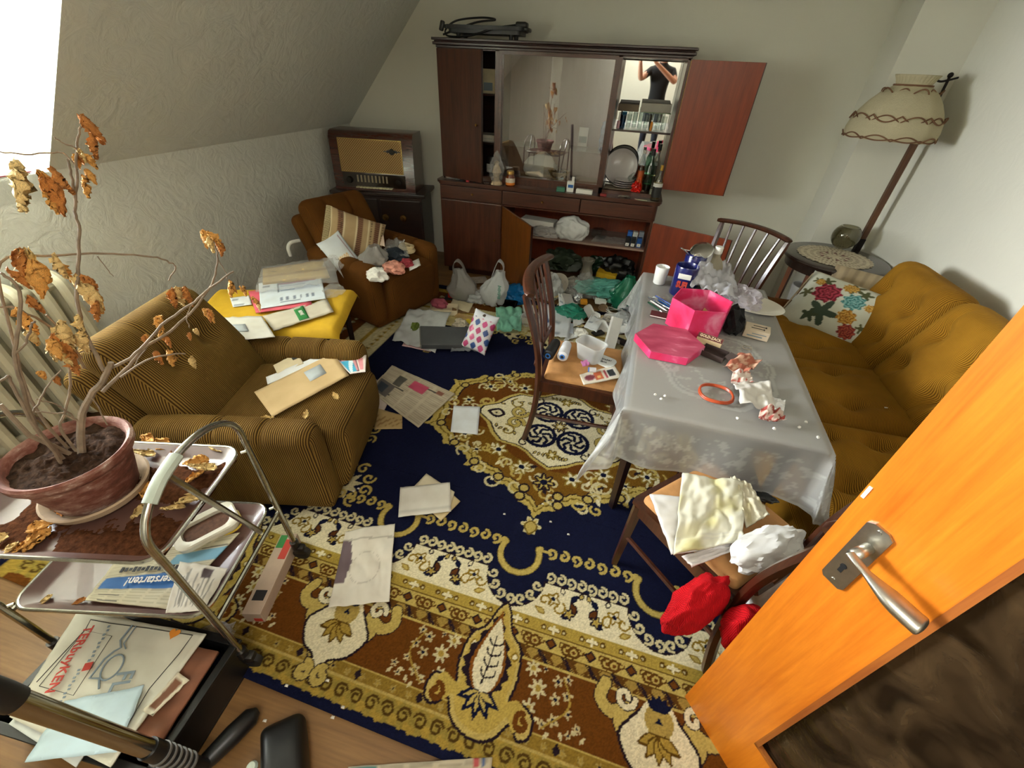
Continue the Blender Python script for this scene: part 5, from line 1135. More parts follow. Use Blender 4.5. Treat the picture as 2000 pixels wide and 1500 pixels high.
# in bag coordinates: v=1 at the top edge, u across from the left edge
text('lettering', 'TERbuyKEN', .037, REDI, bg, bp(.19, .56), (0, 0, rzB), bold=.0006)
for sv_, w_ in ((.74, .10), (.36, .08)):
    bm = B()
    for k in range(9): box(bm, (-w_/2+w_*k/8, .004*(k % 2)-.002, 0), (w_*.07, .007, .0008))
    sp_ = obj('small_print', bm, GRYI, bg, smooth=False); sp_.location = bp(.33, sv_); sp_.rotation_euler = (0, 0, rzB)
def ln(name, pts, r, m): bm = B(); tube(bm, [bp(a, b, .019) for a, b in pts], r, 5); return obj(name, bm, m, bg)
ln('drawn_frame', [(.06, .30), (.10, .50), (.16, .83), (.15, .93), (.30, .93), (.6, .95), (.93, .96), (.93, .80), (.90, .5), (.93, .25), (.88, .05), (.60, .05)], .0013, INK)
ln('drawn_frame', [(.10, .28), (.16, .82), (.38, .82), (.40, .30), (.10, .28)], .001, INK)
ln('drawn_peel', [(.47, .95), (.46, .80), (.50, .74), (.47, .70), (.44, .62), (.43, .45), (.50, .47), (.55, .40)], .003, GRYI); ln('drawn_peel', [(.50, .95), (.50, .78), (.54, .74)], .002, GRYI)
ln('drawn_loaf', [(.535+.065*cos(a), .575+.11*sin(a)) for a in [2*pi*k/20 for k in range(21)]], .0026, GRYI)
text('lettering', 'FLC', .070, GRYI, bg, bp(.68, .44), (0, 0, rzB), bold=.001, sx=.8)
bm = B(); prism(bm, [(.016*sin(t)**3*1.1, .001*(13*cos(t)-5*cos(2*t)-2*cos(3*t)-cos(4*t))*1.1) for t in [2*pi*k/24 for k in range(24)]], 0, .001); ht = obj('drawn_heart', bm, ORGI, bg, smooth=False); ht.location = bp(.80, .945, .020); ht.rotation_euler = (0, 0, rzB+1.3)
panel_ = [bp(.33, .50), bp(.40, .50), bp(.40, .58), bp(.33, .58)]
bm = B(); prism(bm, [(-.011, -.011), (.011, -.011), (.011, .011), (-.011, .011)], 0, .001); hs = obj('printed_emblem', bm, REDI, bg, smooth=False); hs.location = bp(.36, .53, .020); hs.rotation_euler = (0, 0, rzB+.1)
o = quad('pale_blue_sheet', [(-1.263, -0.046, 0.222), (-1.052, 0.031, 0.222), (-1.119, 0.172, 0.222), (-1.302, 0.083, 0.222)], (16, 14), .008, 34, .0012, letterprint(4, 'c3dbe4', '8aa6b4')); tag(o, 'pale blue translucent sheet lying over the lower part of the bakery bag', 'paper')
o = quad('white_pad', [(-1.423, 0.003, 0.190), (-1.148, -0.020, 0.190), (-1.160, 0.043, 0.190), (-1.422, 0.054, 0.190)], (8, 8), .002, 35, .006, None, 'dfe6e2'); tag(o, 'white notepad corner beneath the bakery bag at the left', 'paper')
o = quad('chocolate_wrapper', [(-1.037, 0.119, 0.212), (-1.010, 0.218, 0.212), (-1.059, 0.226, 0.212), (-1.076, 0.121, 0.212)], (14, 8), .010, 36, .0015, lambda u, v, K: np.where(((u > .12) & (u < .88) & (v > .2) & (v < .8))[..., None], L('7c5238'), L('ddd6bc'))+0*K); tag(o, 'cream and brown food wrapper at the right edge of the crate', 'wrapper')
crump('clear_wrap', 'crinkled clear wrap between crate and trolley castor', 'plastic wrap', (-1.144, 0.377, 0.018), (.055, .05, .035), 14, CBAG, 3, .9)
vw = thing('vacuum_wand', 'chrome vacuum cleaner wand with black grip standing upright in the lower left', 'vacuum wand', (0, 0, 0))
pA, pB_, pC_ = Vector((-0.889, 0.069, 0.070)), Vector((-0.927, 0.056, 0.300)), Vector((-0.975, 0.032, 0.720)); ax_ = (pC_-pB_).normalized(); pT = pC_+ax_*.34
bm = B(); tube(bm, [pB_, pC_], .021, 24); obj('chrome_tube', bm, mat('bright_chrome', 'a4a49e', .14, 1.0, .03), vw)
bm = B(); tube(bm, [pC_-ax_*.002, pC_+ax_*.03, pT], [.0235, .0245, .022], 20); obj('black_grip', bm, BPL, vw)
bm = B(); tube(bm, [pA, pB_-ax_*.012, pB_+ax_*.008], [.022, .025, .025], 20); nk = obj('lower_sleeve', bm, BPL, vw)
for k in range(6): bm = B(); c_ = pA.lerp(pB_, .30+.10*k); tube(bm, [c_, c_+ax_*.006], .0275, 20); obj('grip_ring', bm, mat('grey_rib', '6c6a66', .4), nk)
vn = thing('vacuum_nozzle', 'black vacuum cleaner floor nozzle with a swivel neck, at the bottom edge', 'vacuum nozzle', (0, 0, 0))
bm = B(); rbox(bm, (.27, .13, .06), .028, (10, 6, 2), lambda p, n: (p[0], p[1]-.5*p[0]*p[0], p[2]+.030*(1-(p[0]/.135)**2)*max(0, n.z)), Matrix.Translation((-.665, .13, .032)) @ Matrix.Rotation(radians(-52), 4, 'Z')); obj('nozzle_head', bm, BPL, vn)
bm = B(); tube(bm, [(-0.904, 0.075, 0.050), (-0.888, 0.116, 0.050), (-0.872, 0.158, 0.050), (-0.856, 0.212, 0.040), (-0.849, 0.232, 0.035)], [.024, .028, .031, .029, .012], 18); obj('swivel_neck', bm, BPL, vn)
bm = B(); lathe(bm, [(0, .012), (.012, .010), (.017, 0), (0, 0)], 14, Matrix.Translation((-0.759, 0.108, 0.052))); obj('pedal', bm, mat('mint_plastic', 'c9d6c8', .4), vn)
# ================================================================ under and on the lower tray
ct = thing('long_carton', 'long pale carton with red and black print on the rug under the trolley', 'box', (-1.102, 0.632, 0.016), atan2((-1.131, 0.799, 0.050)[1]-(-1.051, 0.483, 0.050)[1], (-1.131, 0.799, 0.050)[0]-(-1.051, 0.483, 0.050)[0]))
bm = B(); box2(bm, (-.17, -.035, 0), (.17, .035, .065), .002); obj('carton', bm, mat('pale_pink_carton', 'b8a28e', .6, var=.15), ct, smooth=False)
panel(ct, 'printed_window', INK, -.12, -.08, -.022, .022, .065); panel(ct, 'red_print', REDI, .05, .14, -.03, .0, .065); panel(ct, 'green_print', GRNI, .10, .16, .0, .03, .065)
bm = B(); box2(bm, (-.1712, -.03, .008), (-.1695, .0, .03)); obj('red_print', bm, REDI, ct, smooth=False)
LZ = .362
nl = quad('newspaper', [(-1.131, 0.333, 0.362), (-1.397, 0.287, 0.362), (-1.435, 0.422, 0.362), (-1.118, 0.614, 0.362)], (60, 60), .005, 41, .003, newsprint(12, 'c2bb9e', 5, ((.0, .95, .24, .48, '2a62a0'), (.0, .45, .62, .80, '6f9fb4')))); tag(nl, 'newspaper with a blue headline band on the lower trolley tray', 'newspaper')
P_ = [np.array(p) for p in ((-1.131, 0.333, 0.362), (-1.397, 0.287, 0.362), (-1.435, 0.422, 0.362), (-1.118, 0.614, 0.362))]; Cn = np.mean(P_, 0)
def onn(u, v, h): return (1-u)*(1-v)*P_[0]+u*(1-v)*P_[1]+u*v*P_[2]+(1-u)*v*P_[3]+np.array([0, 0, h])-Cn
dn = onn(1, .36, 0)-onn(0, .36, 0); text('headline', 'Besserstarten!', .040, PAPW, nl, onn(.40, .36, .014), (0, 0, atan2(dn[1], dn[0])), bold=.0006, sx=.8)
bm = B()
for k in range(18): box(bm, (-.11+.013*k, 0, 0), (.009, .010+.004*(k % 3), .0008))
sl_ = obj('subheadline', bm, INK, nl, smooth=False); sl_.location = onn(.5, .57, .012); sl_.rotation_euler = (0, 0, atan2(dn[1], dn[0]))
def rec(u, v, K):
    K[:] = L('d5d0c0')
    for k in range(14): K[(np.abs(u-.12-.055*k) < .012) & (v > .1+.03*(k % 3)) & (v < .6+.1*(k % 4))] = L('8d8a80')
    rectp(K, u, v, .55, .75, .70, .95, '4a3a3a'); return K
o = quad('receipt', [(-1.118, 0.318, 0.372), (-1.015, 0.356, 0.372), (-1.048, 0.487, 0.372), (-1.221, 0.465, 0.372)], (30, 24), .008, 42, .001, rec); tag(o, 'crumpled printed receipt on the newspaper of the lower tray', 'receipt')
bd = thing('butter_dish', 'white oval-cornered enamel dish with brown crumbs on the lower tray', 'dish', (-1.241, 0.597, 0.358), radians(58))
bm = B(); rings = []
for (w_, h_, z) in ((.19, .125, 0), (.20, .135, .03), (.19, .125, .034), (.15, .085, .030), (.145, .08, .012)):
    rings.append([bm.verts.new((x, y, z)) for x, y in rrect(w_, h_, .035, 5)])
for A, D in zip(rings, rings[1:]):
    n_ = len(A)
    for k in range(n_): bm.faces.new((A[k], A[(k+1) % n_], D[(k+1) % n_], D[k]))
bm.faces.new(rings[0][::-1]); bm.faces.new(rings[-1]); obj('dish', bm, mat('cream_enamel', 'ddd8c6', .25), bd, ang=40)
bm = B(); prism(bm, rrect(.142, .078, .03), .012, .018); obj('crumb_layer', bm, mat('brown_crumbs', '5f4030', .9, var=.4, vs=60), bd, smooth=False)
bm = B(); tube(bm, [(x, y, .003) for x, y in rrect(.202, .137, .037, 5)], .004, 6, closed=True); obj('yellow_rim', bm, mat('yellow_enamel', 'c9ac3c', .3), bd)

# ================================================================ plastic lace tablecloth
def build_cloth():
    nx, ny = 150, 250; hx_, hy_, ov = .347, .722, .27
    s, t = np.meshgrid(np.linspace(-hx_-ov, hx_+ov, nx), np.linspace(-hy_-ov, hy_+ov, ny), indexing='ij')
    ex = np.maximum(np.abs(s)-hx_, 0); ey = np.maximum(np.abs(t)-hy_, 0); sx, sy = np.sign(s), np.sign(t)
    cx, cy = np.clip(s, -hx_, hx_), np.clip(t, -hy_, hy_)
    e = np.hypot(ex, ey); corner = np.minimum(ex, ey)
    wav = .016*np.sin(t*19+1)*(ex > 0)*ex/ov+.014*np.sin(s*21)*(ey > 0)*ey/ov
    ang = np.arctan2(ey, ex+1e-9); fold = .035*np.sin(ang*8)*(corner > 0)*np.minimum(1, corner/.08)
    fx = np.where(corner > 0, np.cos(ang)*(.20*e+.30*corner), .10*ex)+.02*(ex > 0); fy = np.where(corner > 0, np.sin(ang)*(.20*e+.30*corner), .10*ey)+.012*(ey > 0)
    fx = np.where(ex > 0, np.minimum(fx, .02+.7*ex), 0); fy = np.where(ey > 0, np.minimum(fy, .02+.7*ey), 0)
    X = cx+sx*(fx+wav*(ex > 0)+fold*(ex > 0)*.5); Y = cy+sy*(fy+wav*(ey > 0)-fold*(ey > 0)*.5)
    N = np.array([[nz(a*5, b*5, 2) for a, b in zip(ra, rb)] for ra, rb in zip(s, t)]); top = (ex == 0) & (ey == 0)
    Z = TZ+.0035-np.where(top, 0, np.maximum(e*.955-.004, 0))+np.where(top, .0012*(1+N), 0)
    r = np.hypot(s/.9, (t+.28)/1.15); r2 = np.hypot(s/.9, (t-.30)/1.15)
    def ring(r): return ((np.abs(r-.27-.012*np.sin(np.arctan2(t+.28, s)*8)) < .010) | (np.abs(r-.245-.012*np.sin(np.arctan2(t+.28, s)*8)) < .004)).astype(float)
    fl = np.array([[1.0 if fract(a*26, b*26, 4)+.35*nz(a*80, b*80, 1) > .24 else 0.0 for a, b in zip(ra, rb)] for ra, rb in zip(s, t)])
    mk = np.maximum(ring(r)*.9, fl*(np.maximum((np.abs(r-.18) < .07), (np.abs(r2-.20) < .07))*.75+((ex+ey) > .06)*.65)); edge = (np.minimum(hx_+ov-np.abs(s), hy_+ov-np.abs(t)) < .012)
    mk = np.maximum(mk, edge*.6)
    K = np.repeat(mk[..., None], 3, -1)
    m = NT('lace_plastic'); a = m.n('VertexColor', layer_name='print'); m.b.inputs['Roughness'].default_value = .24; m.b.inputs['Base Color'].default_value = (*srgb('cfd0cc'), 1)
    n2 = m.n('TexNoise', i_Scale=18.0, i_Detail=4.0, i_Distortion=1.0); m.l(m.coord('Object'), n2.inputs['Vector']); m.bump(n2.outputs[0], .28, .006)
    tl = m.n('BsdfTranslucent'); tl.inputs[0].default_value = (*srgb('d5d8d6'), 1); m1 = m.n('MixShader'); m1.inputs[0].default_value = .3; m.l(m.b.outputs[0], m1.inputs[1]); m.l(tl.outputs[0], m1.inputs[2])
    tp = m.n('BsdfTransparent'); m2 = m.n('MixShader'); f = m.n('Math', operation='MULTIPLY_ADD', use_clamp=True); m.l(a.outputs[0], f.inputs[0]); f.inputs[1].default_value = .26; f.inputs[2].default_value = .52
    m.l(f.outputs[0], m2.inputs[0]); m.l(tp.outputs[0], m2.inputs[1]); m.l(m1.outputs[0], m2.inputs[2]); m.l(m2.outputs[0], m.out.inputs[0])
    o = gridmesh('tablecloth', np.stack([X, Y, Z], -1), K, m.m); o.location = (.565, 2.02, 0); o.rotation_euler = (0, 0, radians(-3)); tag(o, 'translucent plastic lace tablecloth hanging over the dining table edges', 'tablecloth')
build_cloth()
ZT = .728
# ================================================================ things on the table
t = NT('pink_marbled_card'); n1 = t.n('TexNoise', i_Scale=9.0, i_Detail=6.0, i_Distortion=.5); t.l(t.coord('Object'), n1.inputs['Vector']); t.l(t.ramp(n1.outputs[0], [(.32, srgb('d6184e')), (.55, srgb('dd3f72')), (.72, srgb('eda3bd'))]), t.b.inputs['Base Color']); t.b.inputs['Roughness'].default_value = .4; PINK = t.m
t = NT('worn_pink_lid'); n1 = t.n('TexNoise', i_Scale=7.0, i_Detail=7.0, i_Distortion=.3); t.l(t.coord('Object', (1, 3, 1)), n1.inputs['Vector']); t.l(t.ramp(n1.outputs[0], [(.35, srgb('a83a56')), (.6, srgb('bf5570')), (.72, srgb('dfa0b0'))]), t.b.inputs['Base Color']); t.b.inputs['Roughness'].default_value = .35; PINKT = t.m
PINKI = mat('pink_inside', 'd2204a', .5, var=.08)
def hexp(r, a0=0): return [(r*cos(a0+k*pi/3), r*sin(a0+k*pi/3)) for k in range(6)]
hb = thing('hexagonal_box', 'open pink hexagonal gift box full of odds and ends on the table', 'box', (.49, 2.09, ZT), radians(10))
o_, i2 = hexp(.150), hexp(.144)
for k in range(6):
    bm = B(); a, b, c, d2 = o_[k], o_[(k+1) % 6], i2[(k+1) % 6], i2[k]; prism(bm, [a, b, c, d2], 0, .145); obj('side_panel', bm, PINK, hb, smooth=False)
bm = B(); prism(bm, i2, 0, .004); obj('bottom_panel', bm, PINKI, hb, smooth=False)
for q, (x, y, z, rx, ry, rz, sx, sy, m, nm, lb) in enumerate(((-.05, .0, .10, .5, .6, .4, .10, .06, PAPW, 'white_card', 'white plastic card sticking out of the pink box'), (.03, -.04, .09, .7, -.3, 1.2, .12, .07, CARD, 'brown_card', 'brown card standing inside the pink box'), (.02, .05, .06, .2, .2, .3, .11, .08, BPL, 'black_case', 'black case lying inside the pink box'))):
    oo = thing(nm, lb, 'card' if q < 2 else 'case', (.49+x, 2.09+y, ZT+z-.03), rot=(rx, ry, rz)); bm = B(); box(bm, (0, 0, 0), (sx, sy, .004 if q < 2 else .02), .002); obj('panel', bm, m, oo, smooth=False)
hl = thing('box_lid', 'worn pink hexagonal lid lying beside the gift box on the table', 'lid', (.345, 1.825, ZT), radians(-3))
for k in range(6):
    bm = B(); a, b = hexp(.160)[k], hexp(.160)[(k+1) % 6]; c, d2 = hexp(.155)[(k+1) % 6], hexp(.155)[k]; prism(bm, [a, b, c, d2], 0, .036); obj('lid_rim', bm, PINK, hl, smooth=False)
bm = B(); prism(bm, hexp(.158), .034, .038); obj('lid_top', bm, PINKT, hl, smooth=False)
rb = boxy('notebook', 'small dark red notebook lying near the pens on the table', 'notebook', (0.311, 2.139, 0.728), (.085, .065, .012), radians(-8), mat('oxblood_leather', '5a2428', .5))
panel(rb, 'page_block', PAPW, -.042, .0425, -.0335, -.0315, .006, .004)
pens = [('dark green', '1c4a34'), ('white', 'dcdcd8'), ('navy blue', '1c2450'), ('white and green', 'cfd8cf'), ('blue', '2a62b0'), ('black', '1a1a1c'), ('light blue', '4a9ad0'), ('clear grey', '9aa4a6'), ('deep blue', '20489a'), ('yellow capped', 'd8d0a0')]
for q, (nm, hx2) in enumerate(pens):
    a = Vector((0.263, 2.286, 0.733))+Vector((.014*(q % 5)-.006, .018*(q//1)*.55, .004*(q % 3))); b = a+Vector((.075+.01*(q % 3), -.105+.006*(q % 4), .0)); d_ = (b-a)
    pe = thing('ballpoint_pen', nm+' ballpoint pen in the heap of pens by the table edge', 'pen', a, 0, 'pens on the table')
    bm = B(); tube(bm, [(0, 0, 0), d_*.85], .0048, 8); obj('barrel', bm, mat('pen_'+hx2, hx2, .25, var=.03), pe)
    bm = B(); tube(bm, [d_*.85, d_*.95, d_], [.0046, .003, .0008], 8); obj('tip', bm, MS, pe)
    bm = B(); tube(bm, [Vector((0, 0, .006))+d_*.02, Vector((0, 0, .0065))+d_*.28], .0016, 5); obj('clip', bm, MS, pe)
ENB = mat('cobalt_enamel', '1b2060', .22, var=.08, coat=.5); STL = mat('steel', 'b4b2ac', .2, 1.0, .06)
bt = thing('blue_tin', 'cobalt blue tin with red lettering at the far end of the table', 'tin', (.445, 2.485, ZT))
bm = B(); lathe(bm, [(0, 0), (.062, 0), (.064, .004), (.064, .165), (.061, .172), (.058, .165), (.058, .01), (0, .01)], 36); obj('tin_body', bm, ENB, bt)
bm = B()
for k in range(14):
    a0 = radians(-150+k*7)
tlb = text('lettering', 'SUFI', .050, REDI, bt, (-.016, -.0625, .075), (radians(90), 0, radians(-16)), bold=.003, ext=.003, sx=.62)
bm = B(); box(bm, (-.012, -.062, .125), (.07, .006, .03), .002, (0, 0, radians(-12))); obj('white_label', bm, WH, bt)
cj = thing('clip_jar', 'steel lidded jar with an open wire clasp behind the blue tin', 'jar', (.50, 2.63, ZT))
bm = B(); lathe(bm, [(0, 0), (.058, 0), (.062, .01), (.062, .19), (.055, .20), (.052, .19), (.052, .01), (0, .008)], 32); obj('jar_body', bm, ENB, cj)
bm = B(); lathe(bm, [(0, .022), (.03, .020), (.062, .006), (.066, 0), (0, 0)], 32, Matrix.Translation((.02, .01, .215)) @ Euler((radians(28), radians(-18), 0)).to_matrix().to_4x4()); obj('lid', bm, STL, cj)
bm = B(); tube(bm, spline([(-.05, -.03, .19), (-.075, -.045, .215), (-.10, -.04, .23), (-.105, -.02, .225), (-.08, -.01, .215), (-.05, 0, .21)], 6), .0035, 6); tube(bm, spline([(-.02, -.055, .18), (-.03, -.07, .20), (0, -.075, .215), (.03, -.06, .20)], 5), .003, 6); obj('wire_clasp', bm, STL, cj)
bottle('plastic_bottle', 'beige translucent bottle with a white screw cap at the far end of the table', (.615, 2.66, ZT), [(0, 0), (.05, 0), (.055, .01), (.055, .13), (.04, .165), (.022, .185), (.02, .21), (0, .21)], film('beige_plastic', 'b5ad94', .8, .3, .3, .05, 8), None, [('cap', [(0, .245), (.022, .245), (.024, .24), (.024, .212), (.022, .205), (0, .205)], WH)])
bottle('white_mug', 'plain white plastic mug at the far left corner of the table', (.325, 2.60, ZT), [(0, 0), (.033, 0), (.036, .004), (.041, .105), (.040, .107), (.038, .104), (.033, .008), (0, .006)], mat('white_mug_plastic', 'e9e9e4', .35, var=.02), None, (), 'mug')
def prf(u, v, K):
    K[:] = L('dcdbe0'); r = np.random.RandomState(2); mk = (np.sin(u*40)*np.sin(v*33+u*9) > .35) & (u > .35) & (v < .75) & (v > .2); K[mk] = L('9c5c9a'); return K
pb = quad('printed_bag', [(0.466, 2.384, 0.800), (0.745, 2.372, 0.740), (0.751, 2.811, 0.800), (0.531, 2.631, 0.900)], (34, 30), .05, 51, .001, prf, m=film('_tmpbag', 'dcdbe0', .85, .3, .3, .5, 20), fr=3.2); tag(pb, 'white plastic bag with purple print crumpled behind the pink box', 'plastic bag')
crump('clear_bag', 'crumpled clear bag with faint purple print beside the white platter', 'plastic bag', (0.796, 2.483, 0.728), (.085, .10, .055), 52, film('lilac_film', 'd6cfd6', .62, .25, .35, .6, 30), 4, .8)
pl = thing('platter', 'oval cream platter at the far right table edge', 'platter', (0.840, 2.450, 0.728), radians(-20)); bm = B(); lathe(bm, [(0, .004), (.10, .004), (.125, .010), (.165, .016), (.168, .014), (.13, .006), (.11, 0), (0, 0)], 48, None, 1.0, .78); obj('dish', bm, mat('cream_porcelain', 'd5d0c0', .25, var=.05), pl)
crump('black_cloth', 'black crumpled cloth behind the pink box on the table', 'cloth', (0.671, 2.126, 0.728), (.05, .09, .07), 53, mat('black_cloth', '0c0c0e', .9), 3, .6)
gz = thing('elastic_card', 'small box of elastic ribbon with red Gold-Zack lettering leaning on the pink box', 'box', (0.543, 1.922, 0.735), rot=(radians(42), 0, radians(-22)))
bm = B(); box2(bm, (-.058, -.028, 0), (.058, .028, .020), .002); obj('carton', bm, mat('beige_card', 'c9b48c', .7), gz, smooth=False); panel(gz, 'printed_band', mat('maroon_print', '5a2020', .6), -.058, .058, .002, .026, .020)
text('lettering', 'GOLD-ZACK', .019, mat('cream_print', 'e3d4ac', .6), gz, (0, .014, .0212), (0, 0, 0), bold=.0004, sx=.9)
tyb = thing('dark_tray', 'open dark brown card tray with torn flap on the table', 'tray', (0.549, 1.811, 0.728), radians(-28))
part('tray_wall', mat('dark_brown_card', '3a2c28', .6), tyb, [((-.055, -.04, 0), (.055, .04, .003)), ((-.055, -.04, .003), (.055, -.037, .026)), ((-.055, .037, .003), (.055, .04, .026)), ((-.055, -.037, .003), (-.052, .037, .026)), ((.052, -.037, .003), (.055, .037, .026))])
bm = B(); prism(bm, [(0, 0), (.05, .02), (.03, .06), (-.01, .04)], 0, .002, Matrix.Translation((.05, -.02, .02)) @ Euler((.6, .3, -.6)).to_matrix().to_4x4()); obj('torn_flap', bm, MATS['dark_brown_card'], tyb, smooth=False)
sb = boxy('screw_box', 'beige cardboard box printed with two screws on the right of the table', 'box', (0.784, 2.081, 0.728), (.115, .085, .045), radians(-14), mat('screw_box_card', 'd0bfa6', .7))
for q in (-.014, .014):
    panel(sb, 'screw_print', INK, -.026+q*.3, .03+q*.3, q-.003, q+.003, .045); panel(sb, 'screw_print', INK, .030+q*.3, .036+q*.3, q-.008, q+.008, .045)
bm = B(); box2(bm, (-.04, -.0432, .012), (.03, -.0424, .018)); box2(bm, (-.02, -.0432, .026), (.045, -.0424, .030)); obj('side_print', bm, GRYI, sb, smooth=False)
for nm, lb, p, r, rr, m, sq in (('orange_ring', 'orange red bangle lying on the tablecloth', (0.520, 1.490, 0.732), .066, .0045, mat('coral_plastic', 'b04a28', .3), .92), ('rubber_band', 'thin pale rubber band on the tablecloth near the screw box', (0.720, 1.932, 0.729), .019, .0014, mat('tan_rubber', '8d7f6a', .5), 1.0)):
    oo = thing(nm, lb, 'bangle' if nm == 'orange_ring' else 'rubber band', p)
    for q in range(2 if nm == 'orange_ring' else 1):
        bm = B(); tube(bm, [(r*cos(a)*(1-.04*q), r*sq*sin(a)+.003*q, .003+.004*q+.002*sin(3*a)) for a in [2*pi*k/36 for k in range(36)]], rr, 8, closed=True); obj('loop', bm, m, oo)
def stain(a, b, th, sd):
    def f(u, v, K):
        N = np.array([[fract(x*4+sd, y*4, 1, 3) for x, y in zip(rx, ry)] for rx, ry in zip(u, v)]); K[:] = L(a); K[N > th] = L(b); return K
    return f
for nm, lb, P4, amp, cf, cl in (
    ('stained_wrapper', 'torn wrapper with reddish stains at the centre right of the table', [(0.565, 1.677, 0.732), (0.661, 1.656, 0.732), (0.741, 1.768, 0.745), (0.650, 1.808, 0.745)], .022, stain('cfa58c', 'a8604a', -.05, 1), 'd8b9a2'),
    ('stained_tissue', 'stained tissue with a red blot just below the torn wrapper', [(0.583, 1.556, 0.732), (0.683, 1.609, 0.732), (0.679, 1.690, 0.740), (0.601, 1.649, 0.740)], .016, stain('e0d0c6', 'c8584a', .30, 2), 'e2d8d0'),
    ('napkin', 'crumpled white paper napkin on the right of the table', [(0.590, 1.416, 0.731), (0.734, 1.435, 0.731), (0.749, 1.636, 0.733), (0.596, 1.581, 0.733)], .022, None, 'dedad2'),
    ('paper_scrap', 'small clean white paper piece beside the napkin', [(0.699, 1.449, 0.732), (0.765, 1.453, 0.732), (0.788, 1.526, 0.732), (0.743, 1.535, 0.732)], .010, None, 'e8e8e8'),
    ('stained_napkin', 'napkin shred with dark red stains near the table corner', [(0.646, 1.342, 0.731), (0.744, 1.366, 0.731), (0.752, 1.442, 0.735), (0.662, 1.408, 0.735)], .026, stain('d8c0b4', 'a04038', .05, 3), 'd9c6bc')):
    o = quad(nm, P4, (24, 22), amp*1.3, len(nm), .001, cf, cl, fr=1.5); tag(o, lb, 'tissue')
for q, p in enumerate(((0.279, 1.414, 0.730), (0.316, 1.418, 0.730), (0.301, 1.393, 0.730), (0.581, 1.359, 0.730), (0.800, 1.375, 0.730), (0.836, 1.416, 0.730), (0.853, 1.335, 0.730), (0.706, 1.338, 0.730))):
    o = crump('crumb', 'tiny white crumb on the tablecloth, '+('largest of three left of the bangle', 'right one of three left of the bangle', 'lowest of three left of the bangle', 'left of the stained napkin', 'right of the stained napkin', 'upper one near the right corner', 'nearest the right corner', 'touching the stained napkin')[q], 'crumb', p, (.006, .006, .005), q, PAPW, 1, .6, 'crumbs on the tablecloth')
# ================================================================ chair beside the table: spools, tub, pattern card
def spool(nm, lb, a, b, r, m, core):
    a, b = Vector(a), Vector(b); d_ = b-a; sp_ = thing(nm, lb, 'thread spool', a); bm = B(); tube(bm, [d_*0, d_*.03, d_*.25, d_*.9, d_*.97, d_], [r*.75, r*.98, r, r*.9, r*.8, r*.7], 20); obj('thread', bm, m, sp_)
    bm = B(); tube(bm, [d_*-.02, d_*.01], r*.5, 16); obj('cone_ring', bm, core, sp_); bm = B(); tube(bm, [d_*-.024, d_*-.015], r*.27, 12); obj('cone_hole', bm, BPL, sp_)
BLP = mat('blue_plastic', '3a78c8', .35)
spool('thread_spool', 'large black thread spool lying on the chair by the table', (-0.223, 1.852, 0.542), (-0.202, 2.007, 0.542), .030, mat('black_thread', '121214', .6, bump=.3, bs=300), BLP)
spool('thread_spool', 'large white thread spool next to the black one on the chair', (-0.148, 1.866, 0.542), (-0.141, 2.004, 0.542), .030, mat('white_thread', 'dfe0e4', .6, bump=.2, bs=300), BLP)
tb = thing('plastic_tub', 'frosted plastic tub standing on the chair by the table', 'tub', (-0.009, 1.933, 0.518), radians(-30))
bm = B(); rings = [[bm.verts.new((x, y, z)) for x, y in rrect(w_, h_, .03, 5)] for w_, h_, z in ((.125, .085, 0), (.150, .105, .10), (.158, .113, .101), (.158, .113, .095), (.152, .107, .094))]; n_ = len(rings[0])
for A, D in zip(rings, rings[1:]):
    for k in range(n_): bm.faces.new((A[k], A[(k+1) % n_], D[(k+1) % n_], D[k]))
bm.faces.new(rings[0]); obj('tub_wall', bm, FROST, tb, ang=50)
td = thing('tub_lid', 'frosted tub lid with handwriting on the chair beside the tub', 'lid', (0.068, 1.935, 0.516), radians(-24)); bm = B(); prism(bm, rrect(.135, .095, .03), 0, .007); obj('lid_plate', bm, mat('frosted_lid', 'd9dcd8', .4), td, ang=40)
text('handwriting', 'Glaser', .024, INK, td, (.01, .012, .0078), (0, 0, .3)); text('handwriting', 'Bnt', .024, INK, td, (.01, -.016, .0078), (0, 0, .3))
crump('black_thread_wad', 'dark thread wad inside the plastic tub', 'thread', (tb.location[0], tb.location[1]+.0, .522), (.03, .025, .02), 3, BPL, 2, .6)
def packf(u, v, K):
    K[:] = L('ddd5c4'); K[np.hypot((u-.22)/.9, (v-.5)*.62) < .15] = L('7a3440'); K[np.abs(np.hypot((u-.22)/.9, (v-.5)*.62)-.15) < .015] = L('a87a80'); rectp(K, u, v, .36, .56, .2, .8, 'c2603c'); rectp(K, u, v, .42, .5, .3, .5, 'd8b070'); rectp(K, u, v, .62, .92, .18, .82, 'e6e2dc'); rectp(K, u, v, .70, .90, .25, .75, '33383c'); rectp(K, u, v, .63, .68, .2, .8, 'a8404c'); return K
o = quad('sewing_pack', [(-0.009, 1.682, 0.516), (0.172, 1.807, 0.516), (0.130, 1.905, 0.516), (-0.039, 1.763, 0.516)], (34, 16), .002, 61, .004, packf); tag(o, 'carded sewing kit with a round red window on the chair seat', 'packet')
sp2 = thing('small_spool', 'small white spool with a blue rim on the chair seat', 'thread spool', (0.002, 1.808, 0.530)); bm = B(); tube(bm, [(0, 0, 0), (.035, .008, 0)], .013, 14); obj('thread', bm, MATS['white_thread'], sp2); bm = B(); tube(bm, [(-.003, -.0006, 0), (.0, 0, 0)], .014, 14); obj('rim', bm, BLP, sp2)
o = quad('pink_ribbon', [(-0.032, 1.836, 0.517), (0.003, 1.862, 0.517), (-0.007, 1.905, 0.520), (-0.048, 1.876, 0.520)], (10, 6), .012, 63, .001, None, 'c77ab0'); tag(o, 'pink ribbon scrap in front of the plastic tub on the chair', 'ribbon')
